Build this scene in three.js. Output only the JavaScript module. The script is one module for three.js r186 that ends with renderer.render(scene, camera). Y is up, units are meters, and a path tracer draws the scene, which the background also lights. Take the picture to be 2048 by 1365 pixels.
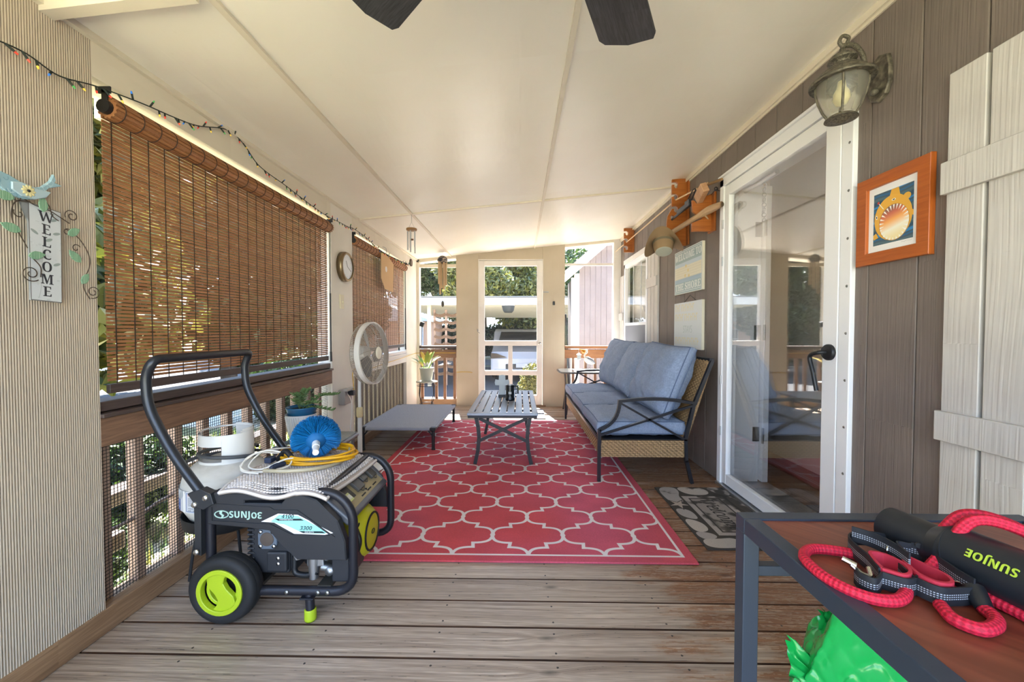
import * as THREE from 'three';
import { RoundedBoxGeometry } from 'three/addons/geometries/RoundedBoxGeometry.js';
import { mergeGeometries, mergeVertices } from 'three/addons/utils/BufferGeometryUtils.js';
import { FontLoader } from 'three/addons/loaders/FontLoader.js';
import { TextGeometry } from 'three/addons/geometries/TextGeometry.js';

// ------------------------------------------------------------------ camera, sky, sun, exposure
const scene = new THREE.Scene();
const renderer = new THREE.WebGLRenderer({ antialias: true });
renderer.toneMapping = THREE.LinearToneMapping;
renderer.toneMappingExposure = 10.3;
renderer.shadowMap.enabled = true;
const camera = new THREE.PerspectiveCamera(2 * Math.atan(682.5 / 800) * 180 / Math.PI, 2048 / 1365, 0.05, 200);
camera.position.set(0, 1.06, 0);
camera.rotation.set(-Math.atan(20 / 800), Math.atan(16 / 800), 0, 'YXZ');
{ // clear late-summer sky: pale at the horizon, blue above, the same all round
  const W = 64, H = 32, d = new Float32Array(W * H * 4);
  for (let j = 0; j < H; j++) for (let i = 0; i < W; i++) {
    const el = ((j + 0.5) / H - 0.5) * Math.PI, t = Math.pow(Math.max(0, Math.sin(el)), 0.5), o = (j * W + i) * 4;
    const a = [0.62, 0.70, 0.80], b = [0.22, 0.40, 0.74];
    for (let c = 0; c < 3; c++) d[o + c] = (a[c] + (b[c] - a[c]) * t) * 1.05;
    d[o + 3] = 1;
  }
  const t = new THREE.DataTexture(d, W, H, THREE.RGBAFormat, THREE.FloatType);
  t.mapping = THREE.EquirectangularReflectionMapping; t.magFilter = THREE.LinearFilter; t.minFilter = THREE.LinearFilter; t.needsUpdate = true;
  scene.background = t; scene.environment = t;
}
const sun = new THREE.DirectionalLight(new THREE.Color(1, 0.96, 0.91), 8.0);
sun.name = 'sun';
sun.position.set(-2.7, 20, -14.5); sun.target.position.set(0, 0, -2);
sun.castShadow = true; sun.shadow.mapSize.set(4096, 4096);
Object.assign(sun.shadow.camera, { left: -16, right: 16, top: 16, bottom: -16, near: 1, far: 60 });
scene.add(sun, sun.target);

// ------------------------------------------------------------------ helpers
const PI = Math.PI, V = (x, y, z) => new THREE.Vector3(x, y, z);
let seed = 7;
const rnd = () => { seed = (seed + 0x6d2b79f5) | 0; let t = Math.imul(seed ^ (seed >>> 15), 1 | seed); t = (t + Math.imul(t ^ (t >>> 7), 61 | t)) ^ t; return ((t ^ (t >>> 14)) >>> 0) / 4294967296; };
const rr = (a, b) => a + (b - a) * rnd();
const clamp = (x, a = 0, b = 1) => Math.min(b, Math.max(a, x));
const mixn = (a, b, t) => a + (b - a) * t;
const sstep = (a, b, x) => { const t = clamp((x - a) / (b - a)); return t * t * (3 - 2 * t); };
const hsh = (x, y) => { let h = Math.imul(x | 0, 374761393) + Math.imul(y | 0, 668265263); h = Math.imul(h ^ (h >>> 13), 1274126177); return ((h ^ (h >>> 16)) >>> 0) / 4294967296; };
function vn(x, y, px = 0) { // value noise, optional period in x
  const ix = Math.floor(x), iy = Math.floor(y), fx = x - ix, fy = y - iy, s = fx * fx * (3 - 2 * fx), t = fy * fy * (3 - 2 * fy);
  const w = (a) => (px ? ((a % px) + px) % px : a);
  return mixn(mixn(hsh(w(ix), iy), hsh(w(ix + 1), iy), s), mixn(hsh(w(ix), iy + 1), hsh(w(ix + 1), iy + 1), s), t);
}
const fbm = (x, y, n = 3) => { let s = 0, a = 0.5, t = 0; for (let i = 0; i < n; i++) { s += a * vn(x, y); t += a; x = x * 2 + 17.3; y = y * 2 + 9.1; a *= 0.5; } return s / t; };

const taken = {};
function numbered(n) { const k = taken[n] = (taken[n] ?? -1) + 1; return k ? n + '_' + String(k).padStart(3, '0') : n; }
function tag(o, label, category, group) { o.userData.label = label; o.userData.category = category; if (group) o.userData.group = group; return o; }
function thing(name, label, category, p = [0, 0, 0], group) { // a Group at the thing's base; world-space geometry of its parts is moved to it
  const o = new THREE.Group(); o.name = numbered(name); o.position.set(...p); scene.add(o);
  return tag(o, label, category, group);
}
function structure(name, p = [0, 0, 0]) { const o = new THREE.Group(); o.name = numbered(name); o.position.set(...p); o.userData.kind = 'structure'; scene.add(o); return o; }
const flat = (g) => { const r = g.index ? g.toNonIndexed() : g; for (const k of Object.keys(r.attributes)) if (!['position', 'normal', 'uv'].includes(k)) r.deleteAttribute(k); if (!r.attributes.uv) r.setAttribute('uv', new THREE.BufferAttribute(new Float32Array(r.attributes.position.count * 2), 2)); return r; };
const merge = (gs) => (gs.length === 1 ? gs[0] : mergeGeometries(gs.map(flat)));
function shadows(m) { m.castShadow = true; m.receiveShadow = true; return m; }
function worldOf(o) { const v = V(0, 0, 0); for (let q = o; q && q !== scene; q = q.parent) v.add(q.position); return v; }
function part(name, geo, mat, parent, label) { // geometry in world coordinates
  let g = merge(Array.isArray(geo) ? geo : [geo]);
  const w = worldOf(parent);
  if (w.lengthSq() > 0) g = g.clone().translate(-w.x, -w.y, -w.z);
  const m = shadows(new THREE.Mesh(g, mat)); m.name = name; parent.add(m);
  if (label) m.userData.label = label;
  return m;
}
function solo(name, geo, mat, label, category, group) { // a thing that is one mesh: geometry in world coordinates, pivot at its base
  let g = merge(Array.isArray(geo) ? geo : [geo]).clone();
  g.computeBoundingBox(); const b = g.boundingBox, c = b.getCenter(V(0, 0, 0));
  g.translate(-c.x, -b.min.y, -c.z);
  const m = shadows(new THREE.Mesh(g, mat)); m.name = numbered(name); m.position.set(c.x, b.min.y, c.z); scene.add(m);
  return tag(m, label, category, group);
}
// metric uv; u runs along the grain axis
function uvg(g, axis = 'x', ou = 0, ov = 0) {
  const p = g.attributes.position, n = g.attributes.normal, uv = new Float32Array(p.count * 2), ax = 'xyz'.indexOf(axis);
  for (let i = 0; i < p.count; i++) {
    const P = [p.getX(i), p.getY(i), p.getZ(i)], N = [Math.abs(n.getX(i)), Math.abs(n.getY(i)), Math.abs(n.getZ(i))];
    const k = N.indexOf(Math.max(...N)); let o = [0, 1, 2].filter((q) => q !== k && q !== ax);
    const u = k === ax ? P[(k + 1) % 3] : P[ax], v = P[o[o.length - 1]];
    uv[2 * i] = u + ou; uv[2 * i + 1] = v + ov;
  }
  g.setAttribute('uv', new THREE.BufferAttribute(uv, 2)); return g;
}
const box = (x0, x1, y0, y1, z0, z1, axis = 'x', ou = 0, ov = 0) => uvg(new THREE.BoxGeometry(Math.abs(x1 - x0), Math.abs(y1 - y0), Math.abs(z1 - z0)).translate((x0 + x1) / 2, (y0 + y1) / 2, (z0 + z1) / 2), axis, ou, ov);
const rbox = (x0, x1, y0, y1, z0, z1, r = 0.004, s = 2, axis = 'x', ou = 0, ov = 0) => uvg(flat(new RoundedBoxGeometry(Math.abs(x1 - x0), Math.abs(y1 - y0), Math.abs(z1 - z0), s, Math.min(r, Math.abs(x1 - x0) / 2.01, Math.abs(y1 - y0) / 2.01, Math.abs(z1 - z0) / 2.01))).translate((x0 + x1) / 2, (y0 + y1) / 2, (z0 + z1) / 2), axis, ou, ov);
function rod(a, b, r, r2 = r, n = 12) { // cylinder between two points
  const A = V(...a), B = V(...b), d = B.clone().sub(A), g = new THREE.CylinderGeometry(r2, r, d.length(), n);
  g.applyQuaternion(new THREE.Quaternion().setFromUnitVectors(V(0, 1, 0), d.clone().normalize()));
  return g.translate((A.x + B.x) / 2, (A.y + B.y) / 2, (A.z + B.z) / 2);
}
function bar(a, b, w, h, up = [0, 1, 0], axisU = true) { // rectangular bar between two points, h along up
  const A = V(...a), B = V(...b), d = B.clone().sub(A), L = d.length(), x = d.normalize(), u = V(...up), z = x.clone().cross(u).normalize(), y = z.clone().cross(x);
  const g = new THREE.BoxGeometry(L, h, w); uvg(g, 'x');
  return g.applyMatrix4(new THREE.Matrix4().makeBasis(x, y, z)).translate((A.x + B.x) / 2, (A.y + B.y) / 2, (A.z + B.z) / 2);
}
function tube(pts, r, seg = 40, rs = 8, closed = false, tension = 0.5) {
  const c = new THREE.CatmullRomCurve3(pts.map((p) => V(...p)), closed, 'catmullrom', tension);
  const g = new THREE.TubeGeometry(c, seg, r, rs, closed);
  if (closed) return g;
  const caps = [0, 1].map((t) => { const s = new THREE.SphereGeometry(r * 0.98, 8, 6), p = c.getPoint(t); return s.translate(p.x, p.y, p.z); });
  return merge([g, ...caps]);
}
function ptube(pts, r, fillet = 0.04, seg = 6, rs = 10, closed = false) { // polyline tube with rounded corners
  const P = pts.map((p) => V(...p)), path = new THREE.CurvePath(), n = P.length;
  const out = [];
  const corner = (i) => { const a = P[(i - 1 + n) % n], b = P[i], c = P[(i + 1) % n]; const f = Math.min(fillet, a.distanceTo(b) * 0.49, c.distanceTo(b) * 0.49); return [b.clone().lerp(a, f / a.distanceTo(b)), b, b.clone().lerp(c, f / c.distanceTo(b))]; };
  if (!closed) out.push(P[0]);
  for (let i = closed ? 0 : 1; i < (closed ? n : n - 1); i++) { const [a, b, c] = corner(i); for (let k = 0; k <= seg; k++) { const t = k / seg; out.push(a.clone().multiplyScalar((1 - t) ** 2).addScaledVector(b, 2 * t * (1 - t)).addScaledVector(c, t * t)); } }
  if (!closed) out.push(P[n - 1]);
  return sweep(out, r, rs, closed);
}
function sweep(P, r, rs = 8, closed = false) { // round section along points, parallel transport
  const n = P.length, pos = [], nor = [], uv = [], idx = []; let N = null; const rad = (i) => (typeof r === 'function' ? r(i / (n - 1)) : r); let len = 0;
  for (let i = 0; i < n; i++) {
    const a = P[closed ? (i - 1 + n) % n : Math.max(0, i - 1)], b = P[closed ? (i + 1) % n : Math.min(n - 1, i + 1)], T = b.clone().sub(a).normalize();
    if (!N) { N = Math.abs(T.y) < 0.9 ? V(0, 1, 0) : V(1, 0, 0); }
    N.addScaledVector(T, -N.dot(T)).normalize(); const B = T.clone().cross(N);
    if (i) len += P[i].distanceTo(P[i - 1]);
    for (let k = 0; k <= rs; k++) { const t = k / rs * 2 * PI, d = N.clone().multiplyScalar(Math.cos(t)).addScaledVector(B, Math.sin(t)); const q = P[i].clone().addScaledVector(d, rad(i)); pos.push(q.x, q.y, q.z); nor.push(d.x, d.y, d.z); uv.push(len, k / rs * 2 * PI * rad(i)); }
  }
  const rows = closed ? n : n - 1;
  for (let i = 0; i < rows; i++) for (let k = 0; k < rs; k++) { const a = i * (rs + 1) + k, b = ((i + 1) % n) * (rs + 1) + k; idx.push(a, a + 1, b, b, a + 1, b + 1); }
  if (!closed) for (const [e, s] of [[0, 1], [n - 1, -1]]) { const c = pos.length / 3; pos.push(P[e].x, P[e].y, P[e].z); nor.push(0, s, 0); uv.push(0, 0); for (let k = 0; k < rs; k++) { const a = e * (rs + 1) + k; s > 0 ? idx.push(c, a + 1, a) : idx.push(c, a, a + 1); } }
  const g = new THREE.BufferGeometry(); g.setAttribute('position', new THREE.Float32BufferAttribute(pos, 3)); g.setAttribute('normal', new THREE.Float32BufferAttribute(nor, 3)); g.setAttribute('uv', new THREE.Float32BufferAttribute(uv, 2)); g.setIndex(idx); return g;
}
const smoothPts = (pts, n = 60, closed = false) => new THREE.CatmullRomCurve3(pts.map((p) => V(...p)), closed, 'centripetal').getPoints(n);
const cord = (pts, r, n = 60, rs = 7) => sweep(smoothPts(pts, n), r, rs);
function lathe(prof, seg = 32, x = 0, y = 0, z = 0) { return new THREE.LatheGeometry(prof.map(([r, h]) => new THREE.Vector2(r, h)), seg).translate(x, y, z); }
function poly(pts, holes = []) { const s = new THREE.Shape(pts.map(([x, y]) => new THREE.Vector2(x, y))); for (const h of holes) s.holes.push(h.isPath ? h : new THREE.Path(h.map(([x, y]) => new THREE.Vector2(x, y)))); return s; }
const ext = (shape, depth, bevel = 0, o = {}) => new THREE.ExtrudeGeometry(shape, { depth, bevelEnabled: bevel > 0, bevelSize: bevel, bevelThickness: bevel, bevelSegments: 1, curveSegments: 16, ...o });
// outline given as (z, y) on a wall facing -x (right wall) or +x (left wall); thickness along x from x0 to x1
const extX = (pts, x0, x1, bevel = 0, holes = []) => { const g = ext(poly(pts.map(([z, y]) => [-z, y]), holes.map((h) => (h.isPath ? h : h.map(([z, y]) => [-z, y])))), Math.abs(x1 - x0) - 2 * bevel, bevel); g.translate(0, 0, bevel); return g.rotateY(PI / 2).translate(Math.min(x0, x1), 0, 0); };
const disc = (r, n = 24) => Array.from({ length: n }, (_, i) => [r * Math.cos(i / n * 2 * PI), r * Math.sin(i / n * 2 * PI)]);
const rrect = (w, h, r, n = 5) => { const o = []; for (const [cx, cy, a] of [[w / 2 - r, h / 2 - r, 0], [-w / 2 + r, h / 2 - r, 1], [-w / 2 + r, -h / 2 + r, 2], [w / 2 - r, -h / 2 + r, 3]]) for (let i = 0; i <= n; i++) { const t = (a + i / n) * PI / 2; o.push([cx + r * Math.cos(t), cy + r * Math.sin(t)]); } return o; };
const quad = (pts) => { const g = new THREE.BufferGeometry(); g.setAttribute('position', new THREE.Float32BufferAttribute([0, 1, 2, 0, 2, 3].flatMap((i) => pts[i]), 3)); g.setAttribute('uv', new THREE.Float32BufferAttribute([0, 1, 2, 0, 2, 3].flatMap((i) => [[0, 0], [1, 0], [1, 1], [0, 1]][i]), 2)); g.computeVertexNormals(); return g; };

// ------------------------------------------------------------------ textures
function ctex(w, h, draw, size = null, srgb = true) {
  const c = document.createElement('canvas'); c.width = w; c.height = h; draw(c.getContext('2d'), w, h);
  const t = new THREE.CanvasTexture(c); if (srgb) t.colorSpace = THREE.SRGBColorSpace;
  t.magFilter = THREE.LinearFilter; t.wrapS = t.wrapT = THREE.RepeatWrapping;
  if (size) t.repeat.set(1 / size[0], 1 / size[1]);
  return t;
}
function ptex(w, h, f, size = null, srgb = true) { // per-pixel: f(u, v) -> [r, g, b] 0..255
  const d = new Uint8Array(w * h * 4);
  for (let j = 0; j < h; j++) for (let i = 0; i < w; i++) { const c = f((i + 0.5) / w, (j + 0.5) / h), o = (j * w + i) * 4; d[o] = clamp(c[0], 0, 255); d[o + 1] = clamp(c[1], 0, 255); d[o + 2] = clamp(c[2], 0, 255); d[o + 3] = 255; }
  const t = new THREE.DataTexture(d, w, h); if (srgb) t.colorSpace = THREE.SRGBColorSpace;
  t.magFilter = THREE.LinearFilter; t.wrapS = t.wrapT = THREE.RepeatWrapping; t.needsUpdate = true;
  if (size) t.repeat.set(1 / size[0], 1 / size[1]);
  return t;
}
const S = (color, roughness = 0.6, o = {}) => new THREE.MeshStandardMaterial({ color, roughness, ...o });
const lerp3 = (a, b, t) => [mixn(a[0], b[0], t), mixn(a[1], b[1], t), mixn(a[2], b[2], t)];
const metal = (c, r = 0.35) => S(c, r, { metalness: 1 });
const woodTex = (dark, light, size = [1.2, 0.3], k = 1, w = 512, h = 256) => ptex(w, h, (u, v) => {
  const warp = fbm(u * 5 + 3, v * 4, 2) * 0.5, g = vn((u * 10) , (v + warp * 0.12) * 60 * k) * 0.55 + vn(u * 30, (v + warp * 0.12) * 130 * k) * 0.45, b = fbm(u * 3, v * 5 + 40, 2);
  return lerp3(dark, light, clamp(g * 0.75 + b * 0.5 - 0.1));
}, size);
const speck = (base, amp, size = [0.2, 0.2], px = 128) => ptex(px, px, () => { const n = (rnd() - 0.5) * amp; return [base[0] + n, base[1] + n, base[2] + n]; }, size);

const DECK_ROWS = 8;
const deckTex = ptex(2048, 768, (u, v) => { // 8 boards of 0.141 m; 2.9 m long, weathered grey on the railing side, worn brown stain by the house
  const row = Math.floor(v * DECK_ROWS), y = v * DECK_ROWS - row, x = u * 2.9;
  const kx = 0.5 + hsh(row, 3) * 2, ky = 0.3 + hsh(row, 5) * 0.4, dx = (x - kx) / 0.10, dy = (y - ky) / 0.26, kd = Math.sqrt(dx * dx + dy * dy);
  const bend = Math.exp(-kd * kd) * 1.2;
  const gy = y * 11 + row * 31 + fbm(x * 1.3, row * 7.7 + y, 2) * 2.4 + bend * (dy > 0 ? 1 : -1);
  const grain = vn(x * 2.2, gy * 2) * 0.55 + vn(x * 7, gy * 6) * 0.45, fine = vn(x * 26, gy * 11);
  let c = lerp3([124, 106, 92], [194, 176, 158], clamp(grain * 1.0 + (hsh(row, 9) - 0.5) * 0.22 + (fbm(x * 1.6, row * 3.1, 2) - 0.5) * 0.5));
  c = c.map((q) => q * (0.9 + 0.2 * fine));
  const brown = lerp3([92, 60, 40], [154, 108, 74], clamp(grain * 0.9 + fine * 0.25));
  const edge = x - 2.02 - (fbm(x * 4 + row * 9, y * 3 + row * 5, 3) - 0.5) * 1.1;
  let k = sstep(-0.12, 0.22, edge);
  const flake = vn(x * 22, gy * 3) * 0.5 + vn(x * 70, gy * 6) * 0.5;
  if (flake > 0.56 - 0.1 * (1 - k)) k *= 0.3;
  c = lerp3(c, brown, k);
  if (kd < 0.35) c = c.map((q) => q * (0.62 + kd));
  if (fine < 0.07 && grain < 0.4) c = c.map((q) => q * 0.6);
  const nail = [0.37, 0.78, 1.18, 1.58, 1.99, 2.4].some((n) => Math.hypot((x - n - 0.012 * hsh(row, n * 50)), (y < 0.5 ? y - 0.2 : y - 0.8) * 0.141) < 0.0036);
  return nail ? [38, 32, 30] : c;
}, [2.9, 0.141 * DECK_ROWS]);
const deckBump = ptex(1024, 384, (u, v) => { const row = Math.floor(v * DECK_ROWS), y = v * DECK_ROWS - row, x = u * 2.9, gy = y * 11 + row * 31 + fbm(x * 1.3, row * 7.7 + y, 2) * 2.4, q = 255 * (vn(x * 4, gy * 3) * 0.6 + vn(x * 20, gy * 8) * 0.4); return [q, q, q]; }, [2.9, 0.141 * DECK_ROWS], false);

const M = {};
M.deck = S(0xffffff, 0.42, { map: deckTex, bumpMap: deckBump, bumpScale: 0.0012 });
const sidingBump = ptex(512, 512, (u, v) => { const w = fbm(u * 3, v * 3, 2) * 0.35, q = 255 * (vn((u + w * 0.2) * 60, v * 6) * 0.6 + vn((u + w * 0.2) * 130, v * 14) * 0.4); return [q, q, q]; }, [0.4, 0.8], false);
const cedar = ptex(512, 512, (u, v) => { const d = fbm(u * 2 + 5, v * 1.3, 2), q = vn((u + 0.09 * d) * 46, v * 2) * 0.55 + vn((u + 0.09 * d) * 110, v * 6) * 0.45, k = 255 * q; return [k, k, k]; }, [0.4, 0.9], false);
const reeded = ptex(256, 256, (u, v) => { const w = (fbm(u * 6, v * 3, 2) - 0.5) * 0.08, q = 255 * (0.5 + 0.5 * Math.sin((u * 24 + w) * 2 * PI)) * (0.7 + 0.3 * vn(u * 48, v * 30)); return [q, q, q]; }, [0.16, 0.6], false);
const grime = (a, b, size) => ptex(256, 256, (u, v) => lerp3(a, b, clamp(fbm(u * 6, v * 6, 3) * 1.3 - 0.2 + (rnd() < 0.002 ? -0.8 : 0))), size);
M.siding = S(0xffffff, 0.55, { map: grime([112, 101, 94], [124, 112, 104], [0.9, 0.9]), bumpMap: cedar, bumpScale: 0.0016 });
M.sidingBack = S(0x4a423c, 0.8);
M.pier = S(0xffffff, 0.6, { map: grime([186, 171, 152], [196, 182, 163], [1.1, 1.1]), bumpMap: reeded, bumpScale: 0.0018 });
M.beige = S(0xffffff, 0.6, { map: grime([184, 170, 148], [192, 179, 158], [1.2, 1.2]), bumpMap: sidingBump, bumpScale: 0.0006 });
M.cream = S(0xffffff, 0.5, { map: grime([213, 202, 183], [221, 211, 193], [1, 1]) });
M.post = S(0xffffff, 0.55, { map: grime([220, 212, 199], [228, 221, 209], [1.1, 1.1]), bumpMap: reeded, bumpScale: 0.0012 });
M.ceil = S(0xffffff, 0.33, { map: grime([232, 225, 211], [237, 231, 219], [1.7, 1.7]), bumpMap: ptex(256, 256, (u, v) => { const q = 255 * fbm(u * 8, v * 40, 3); return [q, q, q]; }, [1.3, 1.3], false), bumpScale: 0.0012 });
M.white = S(0xe9e9ea, 0.4);
M.whitewood = S(0xffffff, 0.5, { map: grime([216, 210, 203], [226, 221, 215], [0.7, 0.7]), bumpMap: sidingBump, bumpScale: 0.0006 });
M.shutter = S(0xffffff, 0.6, { map: grime([192, 186, 179], [203, 198, 191], [0.7, 0.7]), bumpMap: cedar, bumpScale: 0.0013 });
M.rail = S(0xffffff, 0.55, { map: woodTex([92, 64, 47], [150, 114, 88]) });
M.railDark = S(0xffffff, 0.5, { map: woodTex([58, 46, 42], [98, 82, 76]) });
M.baluster = S(0xffffff, 0.6, { map: woodTex([136, 108, 90], [184, 156, 136]) });
M.picket = S(0xffffff, 0.65, { map: woodTex([176, 154, 132], [222, 206, 186]) });
M.curb = S(0xffffff, 0.55, { map: woodTex([112, 82, 56], [166, 134, 102]) });
M.orangewood = S(0xffffff, 0.5, { map: woodTex([116, 70, 38], [164, 110, 64]) });
M.rackwood = S(0xffffff, 0.35, { map: woodTex([132, 70, 24], [178, 106, 46]) });
M.slat = S(0xffffff, 0.55, { map: woodTex([126, 80, 46], [184, 128, 82], [0.9, 0.1]) });
M.black = S(0x16171a, 0.45); M.blackMatte = S(0x1b1b1d, 0.75); M.iron = S(0x23232a, 0.42, { metalness: 0.3 });
M.darkPlastic = S(0x26272b, 0.5, { bumpMap: ptex(128, 128, () => { const q = 255 * rnd(); return [q, q, q]; }, [0.05, 0.05], false), bumpScale: 0.0001 });
M.rubber = S(0x18191b, 0.7); M.lime = S(0xa7bd22, 0.45); M.limeYellow = S(0xb3ac14, 0.4);
M.steel = metal(0x9a9a98, 0.35); M.chrome = metal(0xc8c8c8, 0.18); M.alu = metal(0xb4b6b8, 0.45);
M.screen = S(0x6a6d70, 0.8, { transparent: true, opacity: 0.09, side: THREE.DoubleSide });
M.mesh = S(0x1c1a18, 0.7);
M.glass = new THREE.MeshPhysicalMaterial({ color: 0xffffff, roughness: 0.015, transmission: 1, thickness: 0, ior: 2.3 });
M.tableGlass = new THREE.MeshPhysicalMaterial({ color: 0xc9d3d6, roughness: 0.22, transmission: 0.75, thickness: 0, ior: 1.5 });
const font = await new FontLoader().loadAsync('fonts/droid/droid_sans_bold.typeface.json');
const serif = await new FontLoader().loadAsync('fonts/droid/droid_serif_bold.typeface.json');
function text3(s, size, depth, f = font) { const g = new TextGeometry(s, { font: f, size, depth, curveSegments: 3, bevelEnabled: false }); g.computeBoundingBox(); const b = g.boundingBox; return g.translate(-(b.min.x + b.max.x) / 2, -(b.min.y + b.max.y) / 2, 0); }

// ------------------------------------------------------------------ the setting
const XL = -1.45, XR = 1.40, ZE = -5.6, ZB = 0.95;
const yc = (x) => 2.062 + (x + 1.45) * 0.0958;
// deck
{
  const f = structure('floor');
  const geos = Array.from({ length: DECK_ROWS }, (_, r) => { const g = new THREE.BoxGeometry(2.86, 0.028, 0.131); uvg(g, 'x'); const uv = g.attributes.uv; for (let i = 0; i < uv.count; i++) uv.setXY(i, uv.getX(i) + 1.45, 0.141 * (r + 0.5) + uv.getY(i)); return g; });
  const deckEdge = S(0xffffff, 0.7, { map: woodTex([58, 38, 24], [104, 70, 46]) }); // brown stain on board edges, set darker to paint shade into the gaps
  let k = 0;
  for (let z = -1.334 + 0.1405 * 16; z > -5.95; z -= 0.1405, k++) {
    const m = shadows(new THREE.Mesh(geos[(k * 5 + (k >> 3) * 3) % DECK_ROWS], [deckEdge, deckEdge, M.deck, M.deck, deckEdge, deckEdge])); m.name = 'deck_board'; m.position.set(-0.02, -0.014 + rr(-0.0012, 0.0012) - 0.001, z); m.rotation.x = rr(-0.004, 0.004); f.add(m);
  }
  part('gap_shade_skirt', [box(XL - 0.1, XL - 0.06, -0.38, -0.03, -5.9, ZB, 'z'), box(XL - 0.1, XR, -0.38, -0.03, -5.98, -5.94, 'x'), box(XL - 0.1, XR, -0.38, -0.03, ZB, ZB + 0.04, 'x')], M.railDark, f);  // unseen skirting added to keep the board gaps dark
  part('joist', [-1.35, -0.65, 0.05, 0.75, 1.35].map((x) => box(x - 0.02, x + 0.02, -0.16, -0.032, -5.9, 0.95, 'z')), M.railDark, f);
}
// ceiling: painted panels with battens over the joints, roof above
const slope = (x0, x1, z0, z1, d0, d1) => { const g = ext(poly([[x0, yc(x0) + d0], [x1, yc(x1) + d0], [x1, yc(x1) + d1], [x0, yc(x0) + d1]]), z1 - z0).translate(0, 0, z0); return uvg(g, 'z'); };
{
  const c = structure('ceiling');
  const xs = [XL - 0.12, -0.965, 0.205, XR + 0.05], zs = [ZE - 0.1, -3.58, -1.19, 0.1, ZB];
  for (let i = 0; i < 3; i++) for (let j = 0; j < 4; j++) part('ceiling_panel', slope(xs[i] + 0.001, xs[i + 1] - 0.001, zs[j] + 0.001, zs[j + 1] - 0.001, 0, 0.012), M.ceil, c);
  part('roof_deck', slope(XL - 0.35, XR + 0.2, ZE - 0.45, ZB + 0.3, 0.014, 0.11), M.cream, c);
  for (const x of [-0.965, 0.205]) part('batten', slope(x - 0.011, x + 0.011, ZE, ZB, -0.012, 0), M.cream, c);
  part('batten', slope(XL, XR, -3.593, -3.567, -0.011, 0), M.cream, c);
  part('batten', slope(XL, XR, 0.087, 0.113, -0.011, 0), M.cream, c);
  part('ceiling_beam', slope(XL, -0.99, -1.24, -1.2, -0.036, 0), M.cream, c);
  for (let z = -5.9; z < 1.0; z += 0.6) part('rafter_tail', slope(XL - 0.33, XL - 0.12, z, z + 0.04, -0.08, 0.012), M.cream, c);
}
{ const t = structure('trim_1'); part('crown_trim', [slope(XR - 0.022, XR, ZE, ZB, -0.032, 0), slope(XR - 0.009, XR, ZE, ZB, -0.045, -0.032)], M.cream, t);
  part('crown_trim', [slope(XL, XL + 0.018, ZE, ZB, -0.02, 0)], M.cream, t); }
// left wall: piers, header, posts
{
  const w = structure('wall_left');
  const pan = (z0, z1, y0, y1, m = M.pier) => part('wall_panel', box(XL - 0.11, XL, y0, y1, z0, z1, 'x'), m, w);
  const swap = (m) => { const uv = m.geometry.attributes.uv, p = m.geometry.attributes.position; for (let i = 0; i < uv.count; i++) uv.setXY(i, p.getZ(i) + p.getX(i), p.getY(i)); };
  swap(pan(-1.347, -1.0, 0.085, 2.07)); swap(pan(-3.443, -3.056, 0.02, 2.07, M.post)); swap(pan(ZE - 0.02, -5.071, 0.02, 2.07, M.post));
  swap(pan(-1.0, ZB, 0.085, 0.7)); swap(pan(ZB - 0.12, ZB, 0.7, 2.07)); swap(pan(-1.0, ZB - 0.12, 1.925, 2.07));  // unseen opening beside the camera, added to let in light
  part('header', box(XL - 0.11, XL, 1.925, 2.07, -3.056, -1.347, 'z'), M.cream, w);
  part('header', box(XL - 0.11, XL, 1.925, 2.07, -5.071, -3.443, 'z'), M.cream, w);
  part('casing', [box(XL - 0.105, XL - 0.085, 0.80, 1.925, -3.10, -3.056, 'y'), box(XL - 0.105, XL - 0.085, 0.80, 1.925, -5.11, -5.071, 'y')], M.white, w);
}
{ const b = structure('baseboard_left'); part('curb', rbox(XL - 0.09, XL + 0.004, 0, 0.087, -3.056, -0.4, 0.004, 1, 'z'), M.curb, b); part('curb', rbox(XL - 0.09, XL + 0.004, 0, 0.087, -5.071, -3.443, 0.004, 1, 'z', 3), M.curb, b); part('curb', rbox(XL - 0.09, XL + 0.004, 0, 0.087, -0.4, ZB, 0.004, 1, 'z', 5), M.curb, b); }
// wire mesh: crossing strands over one opening
function wire(name, x0, x1, y0, y1, z0, z1, pitch, t, parent) { // on a plane x = x0 (x0 == x1) or z = z0 (z0 == z1)
  const gs = []; const alongX = z0 === z1;
  for (let y = y0 + pitch / 2; y < y1; y += pitch) gs.push(alongX ? box(x0, x1, y - t / 2, y + t / 2, z0 - t / 2, z0 + t / 2) : box(x0 - t / 2, x0 + t / 2, y - t / 2, y + t / 2, z0, z1));
  const a = alongX ? x0 : z0, b = alongX ? x1 : z1;
  for (let q = a + pitch / 2; q < b; q += pitch) gs.push(alongX ? box(q - t / 2, q + t / 2, y0, y1, z0 - t, z0) : box(x0 - t, x0, y0, y1, q - t / 2, q + t / 2));
  const m = part(name, gs, M.mesh, parent); m.userData.kind = 'stuff'; return m;
}
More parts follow.
